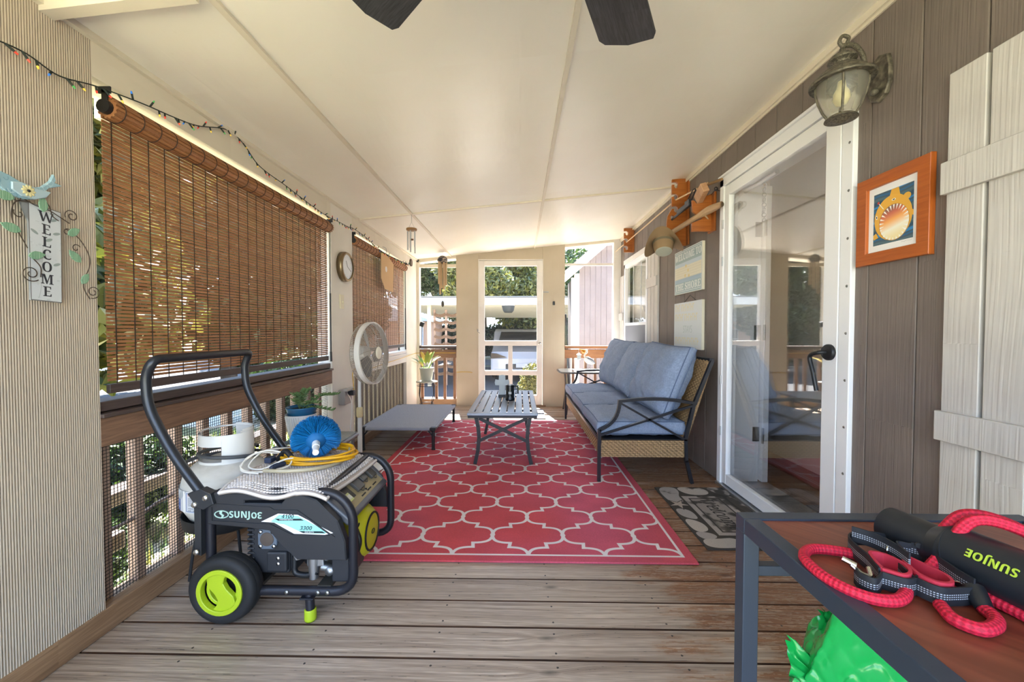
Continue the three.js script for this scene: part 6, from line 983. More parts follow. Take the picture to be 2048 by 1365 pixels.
// rod racks, rods, hat
function rackOutline(list) { return list; }
{
  const r = thing('rod_rack', 'tall orange wood rod rack with hooked notches under the ceiling', 'rack', [1.33, 1.77, -3.4], 'rod racks');
  const hook = (x, y) => { const p = new THREE.Path(); p.moveTo(x, y + 0.03); p.lineTo(x + 0.03, y + 0.032); p.bezierCurveTo(x + 0.055, y + 0.03, x + 0.055, y - 0.03, x + 0.04, y - 0.04); p.bezierCurveTo(x + 0.02, y - 0.045, x + 0.01, y - 0.02, x + 0.012, y); p.lineTo(x, y + 0.002); return p; };
  const edge = []; const ys = [2.285, 2.185, 2.085]; edge.push([1.40, 1.775], [1.40, 2.33], [1.268, 2.325]);
  for (const y of ys) edge.push([1.268, y + 0.018], [1.30, y + 0.02], [1.318, y + 0.005], [1.315, y - 0.03], [1.297, y - 0.036], [1.284, y - 0.02], [1.286, y - 0.006], [1.268, y - 0.006]);
  edge.push([1.235, 2.02], [1.228, 1.97], [1.228, 1.86], [1.268, 1.80], [1.32, 1.775]);
  part('board', [ext(poly(edge, [disc(0.017, 16).map(([a, b]) => [1.272 + a, 2.02 + b - 0.01])]), 0.018, 0.001).translate(0, 0, -3.41)], M.rackwood, r);
  part('back_board', [rbox(1.385, 1.399, 1.776, 2.325, -3.45, -3.35, 0.003, 1, 'y')], M.rackwood, r);
  const s = thing('rod_rack', 'short orange wood rod rack with hooked notches in the far corner', 'rack', [1.34, 2.02, -4.98], 'rod racks');
  const e2 = [[1.40, 2.03], [1.40, 2.325], [1.278, 2.32]]; for (const y of [2.27, 2.18, 2.09]) e2.push([1.278, y + 0.018], [1.31, y + 0.02], [1.328, y + 0.005], [1.325, y - 0.03], [1.307, y - 0.036], [1.294, y - 0.02], [1.296, y - 0.006], [1.278, y - 0.006]); e2.push([1.278, 2.03]);
  part('board', [ext(poly(e2), 0.018, 0.001).translate(0, 0, -4.99)], M.rackwood, s);
  part('back_board', [rbox(1.385, 1.399, 2.03, 2.32, -5.02, -4.95, 0.003, 1, 'y')], M.rackwood, s);
  const b = thing('tool_bracket', 'orange wood bracket holding driftwood and a speargun beside the glass door', 'rack', [1.33, 1.77, -2.95], 'rod racks');
  part('board', [ext(poly([[1.246, 1.783], [1.246, 1.842], [1.262, 1.848], [1.318, 1.872], [1.25, 1.927], [1.246, 2.006], [1.262, 2.0], [1.275, 1.982], [1.30, 1.986], [1.33, 2.03], [1.395, 2.056], [1.395, 1.784]]), 0.018, 0.001).translate(0, 0, -2.96)], M.rackwood, b);
  part('back_board', [rbox(1.383, 1.399, 1.776, 2.056, -3.0, -2.90, 0.003, 1, 'y')], M.rackwood, b);
}
{
  const r = thing('fishing_rod', 'thin cream fishing rod lying across both rod racks', 'rod', [1.306, 2.1, -4.2]);
  part('blank', [sweep([V(1.312, 2.150, -5.55), V(1.308, 2.150, -4.98), V(1.300, 2.1545, -3.4), V(1.32, 2.10, -2.86)], (t) => mixn(0.0045, 0.0075, t), 8)], S(0xd9b98c, 0.4), r);
  part('guide', [-5.2, -4.6, -4.0, -3.7].map((z) => new THREE.TorusGeometry(0.008, 0.0015, 5, 12).translate(1.305, 2.165, z)), M.steel, r);
  part('grip', [rod([1.315, 2.113, -3.0], [1.335, 2.065, -2.7], 0.011, 0.009)], S(0x8a6a45, 0.7), r);
  const d = thing('driftwood_club', 'pale driftwood stick lying through the wooden bracket', 'stick', [1.28, 1.86, -3.0]);
  part('wood', [sweep(smoothPts([[1.245, 1.868, -3.42], [1.252, 1.872, -3.2], [1.275, 1.882, -2.95], [1.31, 1.90, -2.84], [1.335, 1.902, -2.70]], 24), (t) => (t < 0.55 ? 0.019 : 0.019 + 0.008 * Math.sin((t - 0.55) * 7)), 9), sweep([V(1.30, 1.89, -2.88), V(1.308, 1.865, -2.86), V(1.318, 1.845, -2.85)], (t) => mixn(0.010, 0.004, t), 6)], S(0xffffff, 0.7, { map: woodTex([150, 118, 86], [204, 172, 136]) }), d);
  const g = thing('speargun', 'dark metal speargun resting in the rack hole and bracket', 'speargun', [1.28, 1.98, -3.2]);
  part('barrel', [rod([1.27, 1.99, -3.46], [1.268, 2.008, -3.02], 0.010), rbox(1.255, 1.283, 1.995, 2.028, -3.26, -3.03, 0.004), rbox(1.26, 1.278, 2.02, 2.05, -3.12, -3.04, 0.004)], S(0x3d444b, 0.35, { metalness: 0.5 }), g);
  part('band', [ptube([[1.268, 2.04, -3.10], [1.27, 2.10, -2.99], [1.285, 2.10, -2.975], [1.272, 2.03, -3.02]], 0.004, 0.01)], M.iron, g);
  const st = part('stock', [rbox(-0.022, 0.022, -0.035, 0.035, -0.07, 0.07, 0.006, 2).rotateX(-0.35).rotateZ(0.25).translate(1.283, 2.035, -2.88)], S(0xffffff, 0.5, { map: woodTex([158, 116, 84], [206, 164, 128]) }), g, 'pale wooden stock');
}
{
  const h = thing('bucket_hat', 'tan brimmed hat hanging crown outward on the rod rack', 'hat', [1.17, 1.66, -3.22]);
  const c = V(1.165, 1.785, -3.30), n = V(-0.10, -0.90, 0.42).normalize(), q = new THREE.Quaternion().setFromUnitVectors(V(0, 1, 0), n), put = (g) => g.applyQuaternion(q).translate(c.x, c.y, c.z);
  const hm = S(0xffffff, 0.85, { side: THREE.DoubleSide, map: ptex(128, 128, (u, v) => { const k = 0.85 + 0.25 * rnd(); return [150 * k, 124 * k, 92 * k]; }, [0.1, 0.1]) });
  part('crown', [put(lathe([[0.082, 0], [0.08, 0.03], [0.068, 0.085], [0.064, 0.095]], 32))], hm, h);
  part('crown_top', [put(lathe([[0.064, 0.094], [0.058, 0.102], [0, 0.105]], 32))], S(0xa9ab9c, 0.85), h, 'pale round crown top');
  const N = 48, pos = [], idx = []; for (let j = 0; j <= 4; j++) for (let i = 0; i <= N; i++) { const a = i / N * 2 * PI, r = 0.081 + 0.066 * j / 4, k = j / 4; pos.push(r * Math.cos(a), k * (0.10 * Math.cos(a) ** 2 - 0.045 * Math.sin(a) ** 2) , r * Math.sin(a)); } for (let j = 0; j < 4; j++) for (let i = 0; i < N; i++) { const a = j * (N + 1) + i; idx.push(a, a + 1, a + N + 1, a + 1, a + N + 2, a + N + 1); }
  const bg = new THREE.BufferGeometry(); bg.setAttribute('position', new THREE.Float32BufferAttribute(pos, 3)); bg.setIndex(idx); bg.computeVertexNormals(); part('brim', [put(bg)], hm, h);
  part('hat_band', [put(new THREE.CylinderGeometry(0.0815, 0.0835, 0.022, 32, 1, true).translate(0, 0.016, 0))], S(0x6e6450, 0.8, { side: THREE.DoubleSide }), h);
}
// ------------------------------------------------------------------ left wall and pier
{
  const c = thing('wall_clock', 'round wall clock with bronze rim on the post between the blinds', 'clock', [XL, 1.465, -3.26]);
  const put = (g) => g.rotateZ(-PI / 2).translate(XL, 1.585, -3.26);
  part('case', [put(lathe([[0, 0], [0.121, 0], [0.122, 0.03], [0.116, 0.045], [0.103, 0.048], [0.10, 0.036], [0, 0.036]], 40))], S(0x8d7a5c, 0.35, { metalness: 0.7 }), c);
  const face = ctex(256, 256, (k, w) => { k.fillStyle = '#d9dcde'; k.fillRect(0, 0, w, w); k.strokeStyle = '#8c9094'; k.lineWidth = 3; for (let i = 0; i < 12; i++) { const a = i * PI / 6; k.beginPath(); k.moveTo(128 + 96 * Math.sin(a), 128 - 96 * Math.cos(a)); k.lineTo(128 + 110 * Math.sin(a), 128 - 110 * Math.cos(a)); k.stroke(); } });
  const fg = new THREE.CircleGeometry(0.1, 40).rotateY(PI / 2).translate(XL + 0.0365, 1.585, -3.26); part('dial', fg, S(0xffffff, 0.35, { map: face }), c);
  part('hand', [bar([XL + 0.0395, 1.585, -3.26], [XL + 0.0395, 1.63, -3.235], 0.003, 0.003), bar([XL + 0.0395, 1.585, -3.26], [XL + 0.0395, 1.555, -3.325], 0.003, 0.003)], S(0x9a9c9e, 0.5), c);
}
{ const s = thing('light_switch', 'ivory light switch plate below the wall clock', 'switch', [XL, 1.24, -3.225]); part('plate', rbox(XL, XL + 0.007, 1.24, 1.355, -3.262, -3.19, 0.003, 2), S(0xd9cfb0, 0.4), s); part('toggle', rbox(XL + 0.005, XL + 0.02, 1.288, 1.305, -3.23, -3.221, 0.002), S(0xd9cfb0, 0.4), s); }
{
  const o = thing('outlet_box', 'grey weatherproof outlet box with a black plug on the white post', 'outlet', [XL, 0.47, -3.2]);
  part('box', rbox(XL, XL + 0.055, 0.465, 0.59, -3.285, -3.15, 0.008, 2), S(0x9a948c, 0.45), o);
  part('cover', [rbox(XL + 0.04, XL + 0.075, 0.575, 0.598, -3.285, -3.15, 0.004, 1)], S(0xa8a39b, 0.45), o);
  part('plug', [rbox(XL + 0.05, XL + 0.10, 0.535, 0.575, -3.25, -3.205, 0.006, 2)], M.black, o);
  const y = thing('yellow_cord', 'thin yellow extension cord running from the outlet along the far railings', 'cord', [XL, 0.56, -4.4]);
  part('cable', [cord([[XL + 0.09, 0.56, -3.24], [XL + 0.06, 0.62, -3.3], [XL + 0.03, 0.70, -3.36], [XL + 0.016, 0.735, -3.46], [XL + 0.007, 0.70, -3.8], [XL + 0.007, 0.715, -4.3], [XL + 0.008, 0.73, -4.9], [XL + 0.007, 0.745, -5.2], [XL + 0.012, 0.75, -5.57], [XL + 0.05, 0.75, ZE - 0.005], [-1.1, 0.752, ZE - 0.006], [-0.9, 0.752, ZE + 0.006]], 0.004, 120, 6)], S(0xcfa63c, 0.5), y);
  const y2 = thing('yellow_cord', 'short yellow cord end tacked across the post left of the screen door', 'cord', [-0.8, 0.47, ZE]);
  part('cable', [cord([[-0.89, 0.48, ZE + 0.005], [-0.8, 0.485, ZE + 0.006], [-0.7, 0.482, ZE + 0.006], [-0.67, 0.475, ZE + 0.006]], 0.004, 20, 6)], S(0xcfa63c, 0.5), y2);
}
{ const d = thing('thermometer_disc', 'small round brown disc on the far left corner post', 'thermometer', [XL, 1.92, -5.29]); part('disc', [lathe([[0, 0], [0.048, 0], [0.048, 0.012], [0.042, 0.016], [0, 0.014]], 28).rotateZ(-PI / 2).translate(XL, 1.965, -5.29)], S(0x5a4128, 0.5), d); part('rim', [new THREE.TorusGeometry(0.046, 0.003, 6, 28).rotateY(PI / 2).translate(XL + 0.014, 1.965, -5.29)], S(0x3c2c1c, 0.5), d); }
// welcome plaque with bird and vines, on the pier
{
  const x = XL + 0.022, P = thing('welcome_plaque', 'painted metal welcome plaque with a blue bird and leafy vines on the grey pier', 'sign', [XL, 1.13, -1.18]);
  const H = (z, y) => [x, y, z];
  const t = ctex(256, 800, (c, w, h) => { c.fillStyle = '#c9cdd0'; c.fillRect(0, 0, w, h); for (let i = 0; i < 60; i++) { c.fillStyle = ['#b8bdc1', '#d6d9da', '#aeb4b6'][i % 3]; c.globalAlpha = 0.5; c.fillRect(hsh(i, 1) * w, hsh(i, 2) * h, 30 * hsh(i, 3) + 4, 14 * hsh(i, 4) + 2); } c.globalAlpha = 1; c.fillStyle = '#8f9a98'; for (const [a, b, r] of [[40, 230, 0.5], [190, 90, -0.4], [150, 270, -0.5], [215, 200, -0.3], [215, 470, -0.4]]) { c.beginPath(); c.ellipse(a, b, 32, 12, r, 0, 7); c.fill(); } c.strokeStyle = '#9aa3a2'; c.lineWidth = 3; c.beginPath(); c.moveTo(60, 780); c.bezierCurveTo(120, 640, 40, 300, 200, 60); c.stroke();
    c.fillStyle = '#2e2f36'; c.textAlign = 'center'; c.font = 'bold 118px serif'; 'WELCOME'.split('').forEach((s, i) => c.fillText(s, 132, 122 + i * 106)); c.strokeStyle = '#4b443e'; c.lineWidth = 8; c.strokeRect(0, 0, w, h); });
  const z0 = -1.226, z1 = -1.143, tl = [H(z1, 1.152), H(z0 + 0.004, 1.148), H(z0, 1.428), H(z1, 1.436)];
  part('plaque', [extX([[z1, 1.151], [z0 + 0.004, 1.147], [z0, 1.429], [z1 + 0.02, 1.437], [z1, 1.437]], XL + 0.016, x - 0.0006)], S(0x8d8f90, 0.6), P);
  part('lettering', quad(tl), S(0xffffff, 0.6, { map: t }), P);
  const bird = [[-1.055, 1.478], [-1.062, 1.492], [-1.08, 1.497], [-1.10, 1.493], [-1.125, 1.482], [-1.155, 1.478], [-1.175, 1.488], [-1.196, 1.512], [-1.205, 1.535], [-1.209, 1.522], [-1.205, 1.512], [-1.225, 1.510], [-1.208, 1.502], [-1.19, 1.492], [-1.175, 1.472], [-1.155, 1.448], [-1.13, 1.44], [-1.10, 1.442], [-1.075, 1.458]];
  const bp = bird.map(([z, y]) => [z, y]);
  const bt = ctex(256, 128, (c, w, h) => { c.fillStyle = '#8fb0bc'; c.fillRect(0, 0, w, h); for (let i = 0; i < 90; i++) { c.strokeStyle = ['#a9c4cc', '#6e93a2', '#bcd0d4'][i % 3]; c.lineWidth = 2; c.beginPath(); c.arc(hsh(i, 7) * w, hsh(i, 8) * h, 4 + 10 * hsh(i, 9), 0, 4); c.stroke(); } });
  part('bird', [(() => { const g = extX(bp, x - 0.004, x + 0.006, 0.002), p = g.attributes.position, uv = g.attributes.uv; for (let i = 0; i < p.count; i++) uv.setXY(i, (p.getZ(i) + 1.25) / 0.2, (p.getY(i) - 1.43) / 0.11); return g; })()], S(0xffffff, 0.4, { map: bt }), P, 'blue painted bird');
  part('wing', [extX([[-1.10, 1.476], [-1.12, 1.482], [-1.16, 1.476], [-1.19, 1.478], [-1.178, 1.46], [-1.15, 1.446], [-1.12, 1.446], [-1.10, 1.458]], x + 0.006, x + 0.012, 0.002)], S(0xa9bfc8, 0.4), P);
  const pet = []; for (let k = 0; k < 10; k++) { const a = k / 10 * 2 * PI; pet.push(new THREE.SphereGeometry(1, 8, 6).scale(0.0015, 0.004, 0.0075).rotateX(a).translate(x + 0.0125, 1.464 + 0.010 * Math.sin(-a), -1.135 + 0.010 * Math.cos(a))); }
  const fl = part('flower', pet, S(0xd9cf9a, 0.5), P); part('flower_centre', [new THREE.SphereGeometry(0.004, 10, 8).translate(x + 0.013, 1.464, -1.135)], M.black, fl);
  part('eye', [new THREE.SphereGeometry(0.003, 10, 8).translate(x + 0.007, 1.482, -1.072)], M.black, P);
  const curl = (cz, cy, r, a0, turns, dir = 1) => { const pts = []; for (let k = 0; k <= 36; k++) { const t2 = k / 36, a = a0 + dir * t2 * turns * 2 * PI; pts.push(V(x + 0.004, cy + r * (1 - 0.75 * t2) * Math.sin(a), cz - r * (1 - 0.75 * t2) * Math.cos(a))); } return sweep(pts, 0.0014, 5); };
  const line = (pts) => cord(pts.map(([z, y]) => [x + 0.004, y, z]), 0.0014, 30, 5);
  part('wire_vine', [line([[-1.165, 1.455], [-1.19, 1.44], [-1.20, 1.41], [-1.215, 1.40]]), line([[-1.13, 1.44], [-1.155, 1.43], [-1.19, 1.425], [-1.22, 1.412], [-1.245, 1.40]]), curl(-1.252, 1.425, 0.02, 3.6, 1.4, -1), line([[-1.235, 1.38], [-1.27, 1.36], [-1.30, 1.31], [-1.30, 1.27], [-1.285, 1.235]]), curl(-1.238, 1.37, 0.014, 0, 0.9), curl(-1.262, 1.325, 0.014, 0.5, 0.9), line([[-1.285, 1.235], [-1.282, 1.20], [-1.30, 1.165]]), curl(-1.31, 1.19, 0.022, 4.4, 1.5, 1), line([[-1.145, 1.436], [-1.11, 1.425], [-1.10, 1.39], [-1.105, 1.36], [-1.12, 1.33], [-1.135, 1.30]]), curl(-1.118, 1.395, 0.014, 2.6, 0.8), line([[-1.145, 1.275], [-1.165, 1.25], [-1.165, 1.22]]), curl(-1.142, 1.228, 0.024, 5.5, 1.5, -1), curl(-1.115, 1.44, 0.016, 2, 0.9)], S(0x4a3d33, 0.5, { metalness: 0.5 }), P, 'brown curled wire');
  const leaf = (z, y, a, s = 1) => { const o = [[-0.02, 0], [-0.012, 0.009], [0.0, 0.011], [0.012, 0.007], [0.022, 0], [0.012, -0.008], [0, -0.011], [-0.012, -0.008]].map(([u, v]) => [z + s * (u * Math.cos(a) - v * Math.sin(a)), y + s * (u * Math.sin(a) + v * Math.cos(a))]); return extX(o, x + 0.004, x + 0.007, 0.001); };
  const lm = S(0xffffff, 0.45, { map: ptex(64, 64, (u, v) => lerp3([70, 128, 92], [168, 198, 170], Math.abs(Math.sin(u * 18)) > 0.75 ? 1 : 0.2 * fbm(u * 8, v * 8, 2)), [0.02, 0.02]) });
  for (const [z, y, a, s] of [[-1.085, 1.435, 0.1, 1.1], [-1.175, 1.437, 1.6, 1.05], [-1.255, 1.375, 2.5, 1], [-1.258, 1.298, 0.8, 1.1], [-1.155, 1.283, 2.9, 1], [-1.285, 1.23, 2.1, 0.95], [-1.098, 1.35, 0.3, 1.1]]) part('leaf', leaf(z, y, a, s), lm, P, 'green painted leaf');
}
// string lights along the header
{
  const pts = [[1.80, -0.9], [1.858, -1.088], [1.866, -1.155], [1.854, -1.231], [1.887, -1.342], [1.895, -1.455], [1.918, -1.599], [1.974, -1.776], [2.048, -1.97], [2.032, -2.069], [1.971, -2.187], [1.922, -2.369], [1.903, -2.585], [1.888, -2.843], [1.897, -3.075], [1.904, -3.251], [1.942, -3.398], [1.908, -3.557], [1.879, -3.794], [1.861, -4.065], [1.872, -4.554], [1.918, -5.177]];
  const s = thing('string_lights', 'dark green string of tiny coloured lights along the left header', 'lights', [XL + 0.03, 1.86, -3]);
  const curve = new THREE.CatmullRomCurve3(pts.map(([y, z]) => V(XL + 0.016 + (z < -1.36 && z > -5.1 && y < 1.925 ? 0.045 : 0), y, z)), false, 'centripetal');
  part('wire', [sweep(curve.getPoints(180), 0.0022, 5)], S(0x16211a, 0.6), s);
  const cols = [[0xc03a28, 0.9], [0xd8b040, 0.9], [0x2c6fc0, 0.7], [0x3f9a4a, 0.7], [0xd8b040, 0.9], [0xc03a28, 0.9]].map(([c, e]) => S(c, 0.3, { emissive: c, emissiveIntensity: e * 0.10 })), stem = S(0x16211a, 0.6);
  const n = 112; for (let k = 0; k < n; k++) { const p = curve.getPointAt(clamp((k + 0.5 + rr(-0.3, 0.3)) / n)), a = rr(-0.9, 0.9), up = rnd() < 0.3 ? 1 : -1, d = V(0.35, up * Math.cos(a), Math.sin(a)).normalize(), e = p.clone().addScaledVector(d, 0.021), t2 = p.clone().addScaledVector(d, 0.029); const b = part('bulb', [rod(e.toArray(), t2.toArray(), 0.0034, 0.0022, 6)], cols[k % 6], s); part('socket', [rod(p.toArray(), e.toArray(), 0.0033, 0.0033, 6)], stem, b); }
}
// ------------------------------------------------------------------ hanging things at the far end
{
  const x = -0.965, z = -3.565, yh = yc(x) - 0.012, c = thing('wind_chime', 'small tubular wind chime hanging from the ceiling batten', 'wind chime', [x, 1.72, z], 'wind chimes');
  part('top_disc', [lathe([[0, 0.008], [0.045, 0.008], [0.048, 0], [0.045, -0.01], [0, -0.01]], 28, x, 1.965, z)], S(0x9a7248, 0.5), c);
  part('cord', [rod([x, yh, z], [x, 2.03, z], 0.0018), rod([x, 2.03, z], [x - 0.03, 1.97, z], 0.001), rod([x, 2.03, z], [x + 0.03, 1.97, z], 0.001), rod([x, 1.96, z], [x, 1.86, z], 0.001)], S(0x8a8a86, 0.5), c);
  for (let k = 0; k < 5; k++) { const a = k * 1.2566 + 0.4, L = 0.14 + 0.012 * k, px = x + 0.034 * Math.cos(a), pz = z + 0.034 * Math.sin(a); part('chime_tube', [rod([px, 1.945, pz], [px, 1.945 - L, pz], 0.0058, 0.0058, 10), rod([px, 1.96, pz], [px, 1.945, pz], 0.0008, 0.0008, 4)], M.alu, c); }
  part('clapper', [lathe([[0, 0.006], [0.016, 0.005], [0.016, -0.006], [0, -0.006]], 16, x, 1.875, z)], S(0x6a4a2c, 0.6), c);
  const x2 = -1.026, z2 = -5.3, y2 = yc(x2), d = thing('coconut_chime', 'coconut and bamboo wind chime at the far left opening', 'wind chime', [x2, 1.4, z2], 'wind chimes');
  part('coconut', [new THREE.SphereGeometry(0.066, 24, 16, 0, 2 * PI, 0, 2.2).scale(1, 0.95, 1).translate(x2, 1.995, z2)], S(0xffffff, 0.7, { side: THREE.DoubleSide, map: ptex(128, 128, (u, v) => lerp3([44, 46, 56], [168, 150, 128], clamp((fbm(u * 8, v * 8, 3) - 0.45) * 5)), [0.5, 0.5]) }), d);
  part('cord', [rod([x2, y2, z2], [x2, 2.05, z2], 0.0018), rod([x2, 1.96, z2], [x2, 1.45, z2], 0.0012)], S(0x77736a, 0.6), d);
  for (let k = 0; k < 6; k++) { const a = k * 1.047, L = [0.3, 0.36, 0.42, 0.28, 0.33, 0.3][k], px = x2 + 0.048 * Math.cos(a), pz = z2 + 0.048 * Math.sin(a); part('bamboo_tube', [rod([px, 1.965, pz], [px, 1.965 - L, pz], 0.0125, 0.0125, 10)], S(0xb79c78, 0.65), d); }
  part('weight', [new THREE.SphereGeometry(0.02, 14, 10).scale(1, 2.1, 0.6).translate(x2, 1.42, z2)], S(0x4a463e, 0.6), d);
  const l = thing('solar_lamp', 'small black lamp on a wire in the far left opening', 'lamp', [-1.40, 1.05, ZE - 0.03]); part('housing', [rbox(-0.028, 0.028, -0.035, 0.035, -0.02, 0.02, 0.006, 2).rotateZ(-0.35).translate(-1.385, 1.155, ZE - 0.03)], M.black, l); part('stem', [rod([-1.385, 1.12, ZE - 0.03], [-1.395, 0.853, ZE - 0.03], 0.004)], M.iron, l);
  const r = thing('key_fob', 'small black fob hanging on the post right of the screen door', 'fob', [0.47, 1.42, ZE]); part('fob', rbox(0.455, 0.487, 1.42, 1.475, ZE + 0.001, ZE + 0.016, 0.006, 2), M.black, r); part('nail', [rod([0.471, 1.495, ZE], [0.471, 1.497, ZE + 0.014], 0.002), cord([[0.471, 1.496, ZE + 0.01], [0.474, 1.485, ZE + 0.012], [0.471, 1.474, ZE + 0.009]], 0.001, 6, 4)], M.steel, r);
}
{ // pole leaning outside the right end opening, latch and cup hooks
  const p = thing('garden_pole', 'dark green pole with black grip leaning outside the right end opening', 'pole', [0.68, GY, ZE - 0.2]);
  part('shaft', [rod([0.70, GY + 0.026, ZE - 0.22], [0.655, 1.14, ZE - 0.125], 0.012)], S(0x2c3b30, 0.5), p); part('grip', [rod([0.655, 1.14, ZE - 0.125], [0.649, 1.30, ZE - 0.112], 0.015)], M.black, p);
  const l = thing('door_latch', 'small silver latch on the post right of the screen door', 'latch', [0.35, 1.59, ZE]); part('plate', rbox(0.325, 0.40, 1.595, 1.612, ZE + 0.0005, ZE + 0.006, 0.002), M.steel, l); part('bolt', rod([0.315, 1.603, ZE + 0.01], [0.385, 1.603, ZE + 0.01], 0.004), M.steel, l);
  for (const [x, w] of [[-1.25, 'left'], [-1.08, 'right']]) { const h = thing('cup_hook', 'tiny white cup hook on the ' + w + ' of the brown end railing', 'hook', [x, 0.79, ZE + 0.022], 'cup hooks'); part('hook', [cord([[x, 0.815, ZE + 0.016], [x, 0.80, ZE + 0.02], [x, 0.79, ZE + 0.024], [x, 0.797, ZE + 0.032]], 0.003, 12, 6)], M.white, h); }
  const k = thing('wire_hook', 'small wire hook with a cord strung beside the glass door corner', 'hook', [XR - 0.02, 2.02, -2.82]); part('wire', [cord([[XR - 0.002, 2.03, -2.81], [XR - 0.02, 2.035, -2.83], [XR - 0.03, 2.05, -2.85], [XR - 0.04, 2.03, -2.9]], 0.002, 14, 5)], M.iron, k); part('eyelet', [new THREE.TorusGeometry(0.011, 0.003, 6, 14).translate(XR - 0.03, 2.055, -2.85)], M.iron, k);
}
// ------------------------------------------------------------------ ceiling fan over the camera
{
  const cx = 0.045, cz = -0.64, y = 1.905, f = thing('ceiling_fan', 'ceiling fan with weathered black blades at the top of the picture', 'fan', [cx, y, cz]);
  part('downrod', rod([cx, y + 0.05, cz], [cx, yc(cx), cz], 0.012), M.black, f);
  part('canopy', lathe([[0.02, -0.06], [0.06, -0.04], [0.07, 0.004], [0, 0.004]], 24, cx, yc(cx) - 0.004, cz), M.black, f);
  part('motor', lathe([[0, -0.05], [0.06, -0.048], [0.10, -0.03], [0.115, 0.0], [0.11, 0.05], [0.07, 0.085], [0.02, 0.09]], 32, cx, y, cz), M.black, f);
  const bm = S(0xffffff, 0.6, { map: woodTex([22, 22, 24], [70, 70, 74], [0.5, 0.16]) });
  const shape = poly([[0.15, -0.055], [0.3, -0.068], [0.60, -0.08], [0.62, -0.072], [0.632, 0.0], [0.615, 0.066], [0.595, 0.078], [0.3, 0.068], [0.15, 0.055]]);
  for (let k = 0; k < 5; k++) { const dir = Math.atan2(0.9, 0.434) + k * 2 * PI / 5; // angle from +x towards -z
    const g = uvg(ext(shape, 0.006, 0.001).rotateX(-PI / 2).rotateX(0.16), 'x', k * 0.3); part('fan_blade', g.rotateY(dir).translate(cx, y, cz), bm, f);
    part('blade_arm', [bar([0.09, 0.005, 0], [0.22, -0.004, 0], 0.03, 0.006).rotateY(dir).translate(cx, y, cz)], M.black, f); }
}
